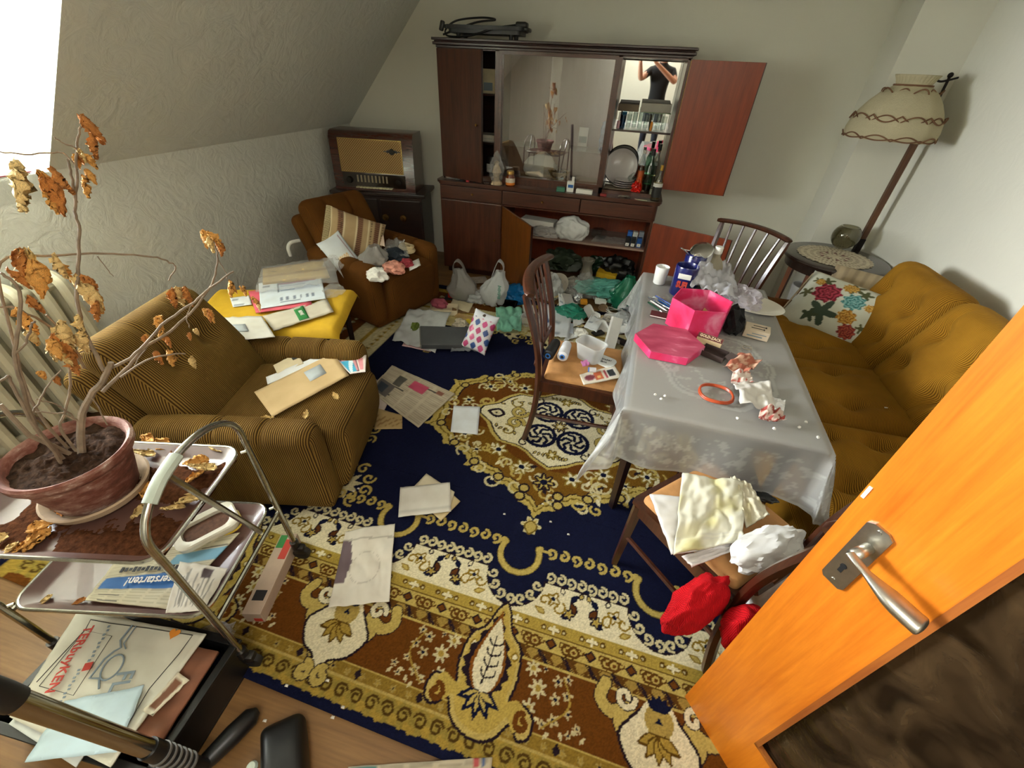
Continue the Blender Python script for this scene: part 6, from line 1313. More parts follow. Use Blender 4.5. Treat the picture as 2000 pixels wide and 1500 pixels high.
# ================================================================ chair by the door: towels, shirt, red knit
TOW = printed('terry_cloth', .95, .5)
def towf(c, s2, n, yel):
    def f(u, v, K):
        K[:] = L(c)
        for a in (.08, .12, .16): K[np.abs(v-a) < .008] = L('d2d0c2')
        N = np.array([[fract(x*2.2+n, y*2.2, 1, 3) for x, y in zip(rx, ry)] for rx, ry in zip(u, v)]); k = np.clip((N+.1)*1.6, 0, 1)[..., None]*yel
        return K*(1-k)+L(s2)*k
    return f
o = quad('white_towel', [(0.369, 0.853, 0.514), (0.554, 0.929, 0.514), (0.660, 1.144, 0.514), (0.303, 1.081, 0.514)], (26, 26), .010, 70, .006, towf('d9d7d6', 'c9c2b0', 3, .5), m=TOW); tag(o, 'thin white towel lying under the yellowed one on the chair', 'towel')
o = quad('yellowed_towel', [(0.370, 0.839, 0.528), (0.594, 0.951, 0.528), (0.638, 1.205, 0.536), (0.416, 1.186, 0.541)], (44, 44), .022, 71, .008, towf('dddbc8', 'c9c28a', 5, .9), m=TOW, fr=2.2); tag(o, 'yellow stained terry towel folded on the chair by the door', 'towel')
o = quad('yellowed_towel', [(0.621, 1.016, 0.524), (0.712, 1.095, 0.524), (0.665, 1.219, 0.528), (0.601, 1.234, 0.534)], (22, 22), .016, 72, .008, towf('d9d3bc', 'b8ac80', 8, .9), m=TOW); tag(o, 'smaller stained towel end at the right on the chair', 'towel')
o = quad('white_cloth', [(0.431, 0.826, 0.512), (0.570, 0.924, 0.512), (0.565, 0.952, 0.514), (0.402, 0.856, 0.514)], (20, 12), .008, 73, .004, None, 'd5d0ce', m=TOW); tag(o, 'white cloth edge below the stained towel on the chair', 'cloth')
def drape(name, label, cat, P, rads, m, seed, flat=.45, rib=0):
    pts = spline([Vector(p) for p in P], 8); n = len(pts); bm = B(); c = pts[0]; R_ = [rads[min(len(rads)-1, int(k*(len(rads)-1)/(n-1)))]*(1-((k*(len(rads)-1)/(n-1)) % 1))+rads[min(len(rads)-1, int(k*(len(rads)-1)/(n-1))+1)]*((k*(len(rads)-1)/(n-1)) % 1) for k in range(n)]
    tube(bm, [p-c for p in pts], R_, 40, flat=flat)
    for v in bm.verts:
        p = v.co; v.co += Vector((nz(p.x*14, p.y*14, p.z*14+seed), nz(p.x*14+5, p.y*14, p.z*14+seed), nz(p.x*14, p.y*14+9, p.z*14+seed)))*.014
    o = obj(name, bm, m, None, ang=180); o.location = c; return tag(o, label, cat)
REDK = cord('red_rib_knit', 'a00c16', 'cc1420', 0, .0045, depth=.35)
def knit(name, label, cat, P, W_, m, seed):
    """hanging gathered cloth: P = spine points, W_ = (dir, half width) spread with deep folds"""
    S_ = spline([Vector(p) for p in P], 7); n = len(S_); c = S_[0]; dx = Vector(W_[0]).normalized()
    def f(u, v):
        k = u*(n-1); i = min(n-2, int(k)); p = S_[i].lerp(S_[i+1], k-i); w = W_[1]*(.45+.55*min(1, u*2.0)); y = (v-.5)*2
        th = .030*sin(y*8+seed+u*1.5)+.018*sin(y*17+seed*2); z = Vector((0, 0, 1))
        n2 = Vector((-dx.y, dx.x, 0)); return p+dx*y*w+n2*(th+.035*(1-y*y))-c+z*(.02*sin(y*5+seed)*u)
    bm = B(); surf(bm, 30, 60, f); bmesh.ops.solidify(bm, geom=bm.faces[:], thickness=.004); o = obj(name, bm, m, None, ang=180); o.location = c; return tag(o, label, cat)
crump('red_knit', 'bright red ribbed knit jumper hanging on the chair back near the door', 'jumper', (.475, .775, .335), (.125, .055, .125), 6, REDK, 5, .28, None, 1.4, radians(38), flatbase=False)
crump('red_sleeve', 'red ribbed knit cuff hanging behind the chair post near the door', 'sleeve', (.600, .735, .36), (.065, .045, .10), 9, REDK, 4, .30, None, 1.4, radians(38), flatbase=False)
crump('white_shirt', 'white cotton shirt bundled over the chair seat corner', 'shirt', (0.662, 0.937, 0.526), (.135, .060, .055), 10, mat('white_cotton', 'dcdbd8', .9, var=.06, bump=.3, bs=40), 4, .35, None, 1.8, radians(36))
crump('white_shirt_tail', 'white cotton shirt tail hanging below the chair post', 'shirt', (0.720, 0.902, 0.300), (.05, .035, .12), 12, MATS['white_cotton'], 4, .3, None, 1.5, radians(45), flatbase=False)
crump('black_strap', 'small black strap with metal buckle under the towels', 'strap', (0.731, 1.193, 0.508), (.035, .02, .012), 2, BPL, 3, .5)
# ================================================================ sofa cushion
def flowf(u, v, K):
    K[:] = L('cfd2c2')
    def blob(x, y, r, c, n=9, k=.18, ph=0):
        a = np.arctan2(v-y, (u-x)*1.25); d_ = np.hypot((u-x)*1.25, v-y)/r; K[d_ < 1+k*np.sin(a*n+ph)] = L(c); return d_
    for x, y, r, c in ((.10, .55, .07, '5a5a34'), (.22, .82, .07, '4e5430'), (.38, .30, .15, '3c4c3c'), (.50, .86, .09, '5c5a36'), (.62, .80, .07, '4e5430'), (.80, .70, .05, '6a6844'), (.86, .55, .05, '6a6844'), (.70, .20, .06, '5a5a34'), (.30, .20, .08, '3e4a34'), (.62, .40, .07, '5a6038'), (.12, .80, .05, '5a5a34'), (.92, .35, .04, '6a6844'), (.80, .30, .05, '5a5a34')): blob(x, y, r, c, 5, .45, x*20)
    for x, y, r, c1, c2, c3 in ((.30, .62, .17, '8a1c30', 'b84258', '5c1020'), (.58, .62, .13, '4a8a88', '86b4b0', '2c5c5c'), (.46, .84, .09, 'b88428', 'd8b25c', '80540e'), (.62, .36, .11, 'b47a20', 'd4a850', '80540e'), (.16, .78, .06, 'b88428', 'd8b25c', '80540e'), (.74, .62, .06, 'c08a2c', 'd8b25c', '80540e'), (.70, .18, .10, '93302c', 'b85a40', '601818'), (.86, .76, .04, 'c08a2c', 'd8b25c', '80540e')):
        d_ = blob(x, y, r, c1, 9, .14); a = np.arctan2(v-y, (u-x)*1.25); w_ = np.sin(d_*17+2.2*np.sin(a*5+d_*3)); K[(d_ < .93) & (w_ > .30)] = L(c2); K[(d_ < .95) & (w_ < -.75)] = L(c3)
    return K
fc = thing('floral_cushion', 'cream cushion with embroidered red and blue roses on the sofa corner', 'cushion', (1.517, 2.893, 0.575), rot=face((-.46, -.55, .70), -2))
pillow('cover', .60, .42, .12, flowf, None, fc, 96, .5)
bm = B(); tube(bm, [(x*1.0, y*1.0, 0) for x, y in rrect(.592, .412, .03, 5)], .006, 6, closed=True); obj('piping', bm, mat('tan_piping', 'a8987c', .9), fc)
bc = thing('cushion_ruffle', 'beige ruffled cushion edge behind the floral cushion', 'cushion', (1.761, 3.205, 0.620), rot=face((-.42, -.62, .66), 2)); pillow('cover', .50, .30, .06, lambda u, v, K: K*0+L('b3a080')*(1-.25*(np.sin(u*50) > 0))[..., None], None, bc, 40)
for q, p in enumerate(((1.424, 2.115, 0.480), (1.475, 2.006, 0.480), (1.635, 2.289, 0.480))):
    o = quad('sofa_crumb', [(p[0]-.008, p[1]-.004, p[2]), (p[0]+.008, p[1]-.002, p[2]), (p[0]+.006, p[1]+.004, p[2]), (p[0]-.006, p[1]+.003, p[2])], (3, 3), .003, q, .002, None, 'dcd6c4'); tag(o, 'tiny pale scrap on the sofa, '+('on the middle seat', 'close to the backrest seam', 'at the top of the middle seat')[q], 'paper', 'scraps on the sofa')
# ================================================================ round table: doily, bowl; floor lamp
r_, a_ = np.meshgrid(np.linspace(0, 1, 60), np.linspace(0, 2*pi, 161), indexing='ij'); Rm = .255*(1+.02*np.cos(a_*32)*(r_ > .9)); 
P = np.stack([r_*Rm*np.cos(a_), r_*Rm*np.sin(a_), .0025+.001*np.sin(a_*16)*(r_ > .7)], -1); K = np.empty(r_.shape+(3,)); K[:] = L('d4c9ae')
for rr, w_, nn in ((.95, .05, 64), (.78, .05, 48), (.6, .05, 32), (.42, .06, 24), (.25, .05, 12)): K[(np.abs(r_-rr) < w_) & (np.sin(a_*nn) > .2)] = L('8d7c66')
K[(r_ > .30) & (r_ < .40) & (np.sin(a_*9) > .3)] = L('7a4a48')
dy = gridmesh('doily', P, K, None); dy.location = (RT[0]-.02, RT[1]-.02, .701); dy.rotation_euler = (0, 0, .3); tag(dy, 'round crocheted cream doily on the round side table', 'doily')
gb = thing('glass_bowl', 'round smoky glass bowl standing on the doily', 'bowl', (1.797, 3.917, 0.704)); R0 = .098
bm = B(); lathe(bm, [(0, .001)]+[(R0*sin(t_), R0-R0*cos(t_)) for t_ in [radians(x) for x in range(20, 146, 6)]]+[((R0-.004)*sin(t_), R0-(R0-.004)*cos(t_)) for t_ in [radians(x) for x in range(144, 18, -6)]]+[(0, .006)], 40); obj('bowl_wall', bm, clear('smoky_glass', 'd2cfc0', .05, 1.6), gb, ang=180)
fl_ = thing('floor_lamp', 'floor lamp with a crocheted bell shade and wooden post in the right corner', 'lamp', (1.95, 3.985, 0))
LW = wood('lamp_post_wood', '3a1e0c', '633c1a', .4, 2, 1.2, .2); IR = mat('wrought_iron', '1e1816', .5, .6)
bm = B(); lathe(bm, [(0, .03), (.09, .03), (.11, .015), (.115, 0), (0, 0)], 28); obj('base', bm, IR, fl_)
bm = B(); box2(bm, (-.022, -.022, .03), (.022, .022, .78), .003); obj('lower_post', bm, IR, fl_, smooth=False)
bm = B(); box2(bm, (-.019, -.019, .78), (.019, .019, 1.50), .003); obj('post', bm, LW, fl_, smooth=False)
bm = B(); tube(bm, [(0, 0, 1.49), (0, .005, 1.70), (-.004, .01, 1.835)], .0085, 8); bmesh.ops.create_uvsphere(bm, u_segments=12, v_segments=8, radius=.016, matrix=Matrix.Translation((-.004, .01, 1.84))); obj('rod', bm, IR, fl_)
sc_ = Vector((-.235, -.105, 0))
bm = B(); tube(bm, spline([(.055, .03, 1.83), (.0, .01, 1.815), (-.06, -.02, 1.805), (-.13, -.055, 1.82), (sc_.x, sc_.y, 1.80)], 6), .0065, 7); obj('hook_arm', bm, IR, fl_)
prof = [(.215, 1.470), (.268, 1.490), (.272, 1.530), (.262, 1.580), (.240, 1.630), (.205, 1.685), (.160, 1.735), (.115, 1.765), (.098, 1.780), (.104, 1.80), (.122, 1.830), (.118, 1.832)]
prof = [(.262, 1.475)]+prof[1:]
SHD = film('crocheted_wool', 'cfc5a2', .97, .9, .35, .6, 120)
def shf(u, v):
    k = v*(len(prof)-1); i = min(len(prof)-2, int(k)); f_ = k-i; r0 = prof[i][0]*(1-f_)+prof[i+1][0]*f_; z0 = prof[i][1]*(1-f_)+prof[i+1][1]*f_; a = u*2*pi
    r0 *= 1-.018*abs(sin(a*5))*(1 if v < .75 else .5)+.02*sin(a*30)*(v > .78); return (sc_.x+r0*cos(a), sc_.y+r0*sin(a), z0)
bm = B(); surf(bm, 120, 34, shf, wu=True); sh = obj('shade', bm, SHD, fl_, ang=180)
BRY = mat('brown_yarn', '6e4c32', .95)
def shr(z): 
    for (r0, z0), (r1, z1) in zip(prof, prof[1:]):
        if z0 <= z <= z1: return r0+(r1-r0)*(z-z0)/(z1-z0+1e-9)
    return prof[0][0]
for zc, am, ph, nn in ((1.598, .018, 0, 10), (1.598, .018, pi, 10), (1.492, .014, 0, 10), (1.484, .006, pi, 10), (1.742, .016, 0, 10)):
    bm = B(); tube(bm, [(sc_.x+(shr(zc+am*sin(a*nn/2*1+ph)*1)+.003)*cos(a), sc_.y+(shr(zc+am*sin(a*nn/2+ph))+.003)*sin(a), zc+am*(abs(sin(a*nn/2))*2-1)*(1 if ph == 0 else -1)) for a in [2*pi*k/160 for k in range(160)]], .0042, 6, closed=True); obj('crochet_band', bm, BRY, sh)
bm = B(); tube(bm, [(sc_.x+.104*cos(a), sc_.y+.104*sin(a), 1.776) for a in [2*pi*k/40 for k in range(40)]], .006, 6, closed=True); obj('drawstring', bm, BRY, sh)
wb = bottle('white_bin', 'white bin standing under the round side table', (1.62, 3.72, .212), [(0, 0), (.09, 0), (.11, .22), (.105, .222), (.088, .01), (0, .008)], mat('white_bin_plastic', 'e2e2de', .4), None, (), 'bin')

# ================================================================ things in and on the wall cabinet
CT = .897; CB = .925; MSZ = 1.389
def tumbler(nm, lb, x, y, z, r, h, m, grp, extra=()):
    return bottle(nm, lb, (x, y, z), [(0, .004), (r*.88, .004), (r, h), (r-.002, h), (r*.84, .010), (0, .010)], m, grp, extra, 'glass', 18)
for q in range(7):
    tumbler('drinking_glass', ('clear straight drinking glass on the mirror shelf, number %s from the left' % ('first', 'second', 'third', 'fourth', 'fifth', 'sixth', 'seventh')[q]).replace('number ', ''), -.055+q*.048, 4.25+.045*(q % 2), MSZ, .021, .105+.01*(q % 3), CLRG, 'glasses on the mirror shelf')
tumbler('blue_glass', 'small blue glass behind the nail polish on the mirror shelf', -.105, 4.30, MSZ, .022, .09, clear('blue_glass', '8fb8c8', .05), None)
bottle('nail_polish', 'tall white capped nail polish bottle at the left end of the mirror shelf', (-.135, 4.22, MSZ), [(0, 0), (.013, 0), (.014, .05), (.008, .056), (0, .056)], mat('pale_pink_glass', 'd9a8b0', .2), None, [('cap', [(0, .115), (.005, .115), (.008, .056), (0, .056)], WH)])
bottle('amber_vial', 'small orange labelled vial among the glasses on the mirror shelf', (.135, 4.20, MSZ), [(0, 0), (.011, 0), (.011, .055), (.007, .06), (.007, .07), (0, .07)], mat('orange_label', 'cf8420', .4), None, [('cap', [(0, .075), (.008, .075), (.008, .066), (0, .066)], WH)])
for nm, lb, x, sx, hx2, z in (('cardboard_box', 'flat grey brown box resting on the glasses at the left', -.075, .17, '6a5c48', .14), ('document_box', 'pale grey document box resting on the glasses at the right', .145, .24, 'a39e92', .155)):
    o = boxy(nm, lb, 'box', (x, 4.33, MSZ+.122), (sx, .18, z-.09), 0, mat('card_'+hx2, hx2, .7), None)
o = quad('green_napkin', [(.05, 4.19, MSZ+.120), (.27, 4.19, MSZ+.120), (.27, 4.25, MSZ+.120), (.05, 4.25, MSZ+.120)], (12, 6), .006, 3, .002, None, '9fb48c'); tag(o, 'folded pale green napkin under the document box on the mirror shelf', 'napkin')
PLT = mat('grey_porcelain', 'd6d1ce', .18, var=.04)
dsh = thing('serving_dish', 'large round grey dish standing against the mirror', 'dish', (-.05, 4.36, 1.078), rot=(radians(74), radians(6), radians(-6)))
bm = B(); lathe(bm, [(0, .006), (.115, .006), (.138, .018), (.148, .030), (.145, .033), (.128, .022), (.11, .012), (0, .012)], 44, Matrix.Translation((0, 0, 0))); obj('dish', bm, PLT, dsh); bm = B(); tube(bm, [(.148*cos(a), .148*sin(a), .031) for a in [2*pi*k/44 for k in range(44)]], .004, 6, closed=True); obj('dark_rim', bm, BKm, dsh)
for q in range(4):
    pt = thing('plate', ('bottom', 'second lowest', 'second highest', 'topmost')[q]+' plate in the small stack in the mirror compartment', 'plate', (-.01+.004*q, 4.24-.003*q, CB+.012+.017*q), 0, 'stack of plates in the mirror compartment'); bm = B(); lathe(bm, [(0, .002), (.06, .002), (.088, .012), (.086, .014), (.06, .005), (0, .005)], 32); obj('dish', bm, PLT, pt)
o = quad('newspaper_lining', [(-.165, 4.14, CB+.001), (.19, 4.14, CB+.001), (.19, 4.34, CB+.001), (-.165, 4.34, CB+.001)], (26, 16), .005, 5, .001, newsprint(5, 'b5aa94', 4)); tag(o, 'newspaper lining under the plates in the mirror compartment', 'newspaper')
tg = bottle('tipped_glass', 'clear glass mug tipped over on the plates', (.045, 4.20, CB+.09), [(0, .004), (.028, .004), (.030, .07), (.028, .07), (.025, .010), (0, .010)], CLRG, None, (), 'glass'); tg.rotation_euler = (radians(60), 0, radians(40))
gcap = mat('black_cap', '141414', .4)
bottle('green_bottle', 'tall green glass bottle with a dark cap in the mirror compartment', (.205, 4.25, CB), [(0, 0), (.036, 0), (.038, .01), (.038, .19), (.014, .25), (.013, .30), (0, .30)], clear('green_glass', 'b4d2c0', .05), None, [('wine', [(0, .004), (.034, .004), (.034, .055), (0, .055)], mat('dark_wine', '2a0c10', .2)), ('cap', [(0, .33), (.016, .33), (.016, .28), (0, .28)], gcap)])
bottle('clear_bottle', 'slim clear bottle with a black stopper behind the green bottle', (.255, 4.36, CB), [(0, 0), (.03, 0), (.03, .22), (.011, .27), (.011, .32), (0, .32)], CLRG, None, [('stopper', [(0, .36), (.015, .36), (.015, .31), (0, .31)], gcap)])
bottle('wire_bottle', 'swing top bottle beside the green bottle in the mirror compartment', (.135, 4.36, CB), [(0, 0), (.03, 0), (.03, .18), (.012, .24), (.012, .28), (0, .28)], CLRG, None, [('stopper', [(0, .30), (.014, .30), (.014, .275), (0, .275)], WH), ('label', [(.0308, .05), (.0308, .14)], mat('orange_paper', 'd86a34', .6))])
bottle('liqueur_bottle', 'clear liqueur bottle with a black label at the right end of the counter', (.285, 4.015, CT), [(0, 0), (.036, 0), (.038, .01), (.038, .15), (.013, .20), (.012, .25), (0, .25)], clear('pale_glass', 'e4e0c8', .05), None, [('black_label', [(.0386, .03), (.0386, .11)], mat('black_label', '1a1a18', .5)), ('white_label', [(.0388, .112), (.0388, .14)], PAPW), ('gold_cap', [(0, .275), (.014, .275), (.014, .235), (0, .235)], mat('gold_foil', 'c9a24a', .3, .9))])
crump('red_foil', 'crumpled shiny red wrapper beside the plates', 'wrapper', (.115, 4.16, CB), (.042, .035, .045), 6, mat('red_foil', 'd22014', .25, .0, .15), 4, .7)
crump('orange_foil', 'crumpled orange wrapper behind the red one', 'wrapper', (.135, 4.24, CB), (.025, .025, .06), 7, mat('orange_foil', 'dd5c28', .3), 3, .7)
# counter front, left to right
for nm, lb, cat, p, r, h, m in (('red_bottletop', 'small red bottle cap on the left of the counter', 'cap', (-1.415, 4.005, CT), .016, .014, mat('red_cap', 'c0222c', .4)), ('black_bottletop', 'black round cap next to the red one on the counter', 'cap', (-1.475, 4.005, CT), .022, .012, gcap), ('clear_bottletop', 'clear plastic cap on the counter under the ajar door', 'cap', (-1.53, 4.01, CT), .018, .018, CLRG), ('black_button', 'tiny black button on the counter by the spoon', 'button', (-1.345, 3.985, CT), .010, .006, gcap)):
    oo = thing(nm, lb, cat, p); bm = B(); lathe(bm, [(0, h), (r*.85, h), (r, h*.7), (r, 0), (0, 0)], 16); obj('disc', bm, m, oo)
sp3 = thing('spoon', 'small silver spoon on the counter before the plastic bag', 'spoon', (-1.25, 3.985, CT), .4); bm = B(); bmesh.ops.create_uvsphere(bm, u_segments=12, v_segments=8, radius=1, matrix=TR((0, 0, .006), (0, 0, 0), (.018, .013, .005))); tube(bm, [(.015, 0, .006), (.09, .01, .004)], .002, 6); obj('bowl_and_stem', bm, STL, sp3)
fg = thing('bagged_figurine', 'figurine wrapped in a clear plastic bag on the counter', 'ornament', (-1.14, 4.02, CT)); bm = B(); lathe(bm, [(0, 0), (.055, 0), (.05, .02), (.025, .04), (.03, .08), (.045, .10), (.03, .14), (.018, .16), (.025, .18), (0, .20)], 20); obj('figure', bm, mat('cream_brown_figure', 'b09a7c', .5, var=.5, vs=22), fg)
bm = B(); bmesh.ops.create_icosphere(bm, subdivisions=4, radius=1)
for v in bm.verts: p = v.co; k = 1+.18*nz(p.x*3, p.y*3, p.z*3)+.1*(ridged(p.x*3, p.y*3, p.z*3, 2)-1); v.co = Vector((p.x*.07*k*(1-.45*max(0, p.z)), p.y*.06*k*(1-.45*max(0, p.z)), max(0, (p.z+.95)*.135*k)))
obj('clear_bag', bm, CBAG, fg, ang=60)
bottle('vitamin_jar', 'brown pill jar with a gold lid and white label on the counter', (-1.005, 4.005, CT), [(0, 0), (.040, 0), (.042, .006), (.042, .075), (.030, .092), (.030, .098), (0, .098)], mat('amber_jar', '6a2c0c', .15, coat=.5), None, [('label', [(.0427, .012), (.0427, .068)], mat('jar_label', 'd9c9b4', .5, var=.2, vs=20)), ('orange_strip', [(.0430, .012), (.0430, .032)], mat('jar_orange', 'd0761e', .5)), ('gold_lid', [(0, .125), (.030, .125), (.033, .12), (.033, .098), (0, .098)], mat('gold_lid', 'b08a4a', .35, .8))], 'jar')
boxy('green_carton', 'tiny green and white carton on the middle of the counter', 'box', (-.535, 4.00, CT), (.075, .045, .035), .05, mat('green_card', '3f7a62', .6))
wc_ = boxy('medicine_carton', 'open white and blue medicine carton standing on the counter', 'box', (-.455, 4.025, CT), (.062, .04, .085), .02, PAPW)
bm = B(); box2(bm, (-.02, -.0208, .035), (.026, -.0202, .06)); obj('blue_print', bm, BLUI, wc_, smooth=False); bm = B(); box2(bm, (.008, -.02, .085), (.030, -.018, .125)); obj('flap', bm, PAPW, wc_, smooth=False)
boxy('white_packet', 'long low white packet on the counter right of the medicine carton', 'box', (-.325, 4.01, CT), (.145, .055, .032), -.02, PAPW)
boxy('red_matchbox', 'dark red matchbox on the counter below the glass pane end', 'box', (-.155, 3.985, CT), (.055, .035, .022), .1, mat('dark_red_card', '7a1c1c', .5))
boxy('clear_box', 'tiny clear plastic box on the right of the counter', 'box', (.055, 3.995, CT), (.05, .04, .02), .2, CLRG)
nf = thing('nail_file', 'cream nail file lying on the counter near the liqueur bottle', 'nail file', (.17, 3.985, CT), radians(-12)); bm = B(); prism(bm, rrect(.11, .012, .005), 0, .002); obj('blade', bm, mat('cream_file', 'd5c8ac', .7), nf, smooth=False)
o = quad('paper_shreds', [(-.03, 4.00, CT), (.07, 4.03, CT), (.06, 4.05, CT), (-.02, 4.04, CT)], (10, 6), .010, 9, .001, None, 'cfc8b8'); tag(o, 'thin paper shreds behind the clear box on the counter', 'paper')
# behind the sliding panes
crump('paper_bag', 'crumpled white paper bag with a faint face print behind the glass pane', 'paper bag', (-.79, 4.30, .945), (.145, .05, .125), 11, mat('white_bag_paper', 'd3d6d2', .8), 4, .28, None, 1.4)
bl = thing('porcelain_bowl', 'fluted cream bowl holding trinkets behind the glass pane', 'bowl', (-.60, 4.24, .945))
def blf(u, v):
    a = u*2*pi; k = 1+.04*cos(a*12)*(v > .2); pr_ = [(0.0, .0), (.045, .0), (.055, .012), (.085, .05), (.10, .072), (.096, .072), (.08, .05), (.04, .012), (0.0, .01)]
    x = v*(len(pr_)-1); i = min(len(pr_)-2, int(x)); f_ = x-i; r0 = pr_[i][0]*(1-f_)+pr_[i+1][0]*f_; return (r0*k*cos(a), r0*k*sin(a), pr_[i][1]*(1-f_)+pr_[i+1][1]*f_)
bm = B(); surf(bm, 48, 25, blf, wu=True); obj('bowl_wall', bm, mat('cream_glaze', 'c9bc9c', .2, var=.15, vs=12), bl, ang=180)
crump('trinkets', 'dark trinkets heaped in the porcelain bowl', 'trinkets', (-.60, 4.24, .960), (.065, .065, .045), 13, mat('dark_trinket', '4a4436', .4, .5, .5, 30), 3, .9)
bottle('glass_coaster', 'low clear glass dish behind the pane right of the bowl', (-.46, 4.25, .945), [(0, .003), (.05, .003), (.065, .03), (.062, .03), (.046, .008), (0, .008)], CLRG, None, (), 'dish')
bx2 = boxy('picture_card', 'white card with a small landscape standing behind the glass pane', 'card', (-.435, 4.40, 1.21), (.085, .006, .15), 0, PAPW); bm = B(); box2(bm, (-.035, -.0038, .03), (.035, -.003, .08)); obj('picture', bm, mat('grey_green_print', '7f9088', .6), bx2, smooth=False)
part('middle_glass_shelf', glassy('shelf_glass', 'c9d4d0', .03, .16), cb, [((-1.150, YU+.07, 1.20), (-.208, YB-.02, 1.206))])
bottle('blue_figurine', 'blue and white porcelain figurine behind the right glass pane', (-.255, 4.33, 1.206), [(0, 0), (.025, 0), (.022, .03), (.030, .07), (.022, .12), (.028, .16), (.016, .19), (.018, .21), (0, .225)], mat('blue_white_porcelain', '7a90b8', .2, var=.5, vs=26), None, (), 'figurine')
# ajar left compartment
for nm, lb, z, s, m in (('storage_carton', 'cream printed carton on the upper shelf behind the ajar door', 1.574, (.16, .20, .17), 'cfc4a0'), ('flat_carton', 'flat white carton under the cream one behind the ajar door', 1.214, (.2, .2, .05), 'c9c4b4')):
    oo = boxy(nm, lb, 'box', (-1.285, 4.28, z), s, 0, mat('card_'+m, m, .6)); bm = B(); box2(bm, (-.03, -s[1]/2-.0006, .02), (.05, -s[1]/2+.0004, s[2]*.45)); obj('print', bm, GRYI, oo, smooth=False)
bottle('dark_canister', 'dark canister with a pale label at the bottom behind the ajar door', (-1.24, 4.20, .945), [(0, 0), (.05, 0), (.05, .14), (.045, .15), (0, .15)], mat('dark_tin', '241c18', .4), None, [('label', [(.0506, .02), (.0506, .09)], PAPW)], 'canister')
# open lower compartment, shelf
LS = .470
lb_ = boxy('gift_carton', 'long white carton with red squares on the lower shelf', 'box', (-.74, 4.18, LS), (.34, .14, .12), radians(-8), PAPW); 
for q in range(2): bm = B(); box2(bm, (.02+.1*q, -.0706, .04), (.045+.1*q, -.0698, .07)); obj('red_square', bm, REDI, lb_, smooth=False)
crump('folded_cloth', 'grey white folded cloth in front of the gift carton on the lower shelf', 'cloth', (-.66, 4.06, LS), (.14, .06, .055), 17, mat('grey_cloth', 'a8a4a0', .85), 4, .4)
crump('white_bundle', 'white tied plastic bundle on the lower cabinet shelf', 'plastic bag', (-.40, 4.085, LS), (.155, .09, .125), 19, mat('glossy_white_film', 'dadbd8', .35, var=.08), 5, .26, None, 1.3)
bottle('glass_jar', 'clear glass jar lying beside the white bundle', (-.185, 4.16, LS+.055), [(0, 0), (.052, 0), (.054, .09), (.04, .11), (.042, .125), (.038, .125), (.048, .01), (0, .006)], CLRG, None, (), 'jar').rotation_euler = (radians(80), 0, radians(50))
o = quad('plastic_sheet', [(-.20, 4.02, LS+.002), (.14, 4.02, LS+.002), (.14, 4.22, LS+.002), (-.16, 4.24, LS+.002)], (18, 14), .020, 21, .001, None, m=CBAG, fr=4); tag(o, 'clear plastic sheet spread on the lower shelf', 'plastic sheet')
for q, (x, y, z, hx2, nm) in enumerate(((.135, 4.06, 0, '16181c', 'black'), (.185, 4.06, 0, '16181c', 'black'), (.240, 4.07, 0, '1d4f94', 'blue'), (.145, 4.13, 0, '2a62b4', 'bright blue'), (.195, 4.13, .0, 'd2d4d2', 'white'), (.25, 4.15, 0, '9aa4b0', 'grey'))):
    h_ = .085+.035*(y > 4.1); oo = boxy('ink_cartridge_box', nm+' ink cartridge box '+('in the back row' if y > 4.1 else ('at the left of the front row' if q == 0 else ('in the middle of the front row' if q == 1 else 'at the right of the front row')))+' of the lower shelf', 'box', (x, y, LS), (.044, .05, h_), 0, mat('ink_'+hx2, hx2, .4), 'ink cartridge boxes')
    bm = B(); box2(bm, (-.016, -.0256, .008), (.016, -.0248, .035)); obj('number_label', bm, PAPW, oo, smooth=False); text('lettering', '33' if q % 2 else '37', .014, INK, oo, (0, -.0258, .021), (radians(90), 0, 0))

# ================================================================ rubbish spread over the floor before the cabinet
PZ = .018
bag('carrier_bag', 'grey translucent carrier bag with red and green print beside the rust armchair', (-1.252, 3.355, 0.018), .30, .18, .36, 2, GBAG, .2, (-.10, .1))
for q, (hx2, dx) in enumerate((('c0302a', -.03), ('3a8a44', .03))):
    pass
pk = thing('red_green_packet', 'red and green food packet in front of the grey carrier bag', 'packet', (-1.330, 3.336, 0.040), rot=face((-.1, -.9, .5), 12)); bm = B(); box(bm, (-.035, 0, 0), (.06, .10, .02), .004); obj('red_half', bm, mat('packet_red', 'b8281e', .4), pk); bm = B(); box(bm, (.030, 0, 0), (.06, .10, .02), .004); obj('green_half', bm, mat('packet_green', '3c7a34', .4), pk)
b2_ = bag('carrier_bag', 'upright white carrier bag with green lettering near the open lower door', (-0.941, 3.330, 0.018), .26, .16, .42, 5, WBAG, .1, (.10, .05))
bm = B()
for k in range(10): box(bm, (.05, -.072+.002*k, .11+.012*k), (.03-.006*(k % 3), .003, .007), 0, (.2, .2, 0))
obj('green_print', bm, mat('faded_green_print', '5a9a8a', .6), b2_, smooth=False)
crump('blue_bag', 'bright blue plastic bag beside the upright white bag', 'plastic bag', (-0.799, 3.479, 0.018), (.11, .09, .10), 3, BBAG, 4, .5)
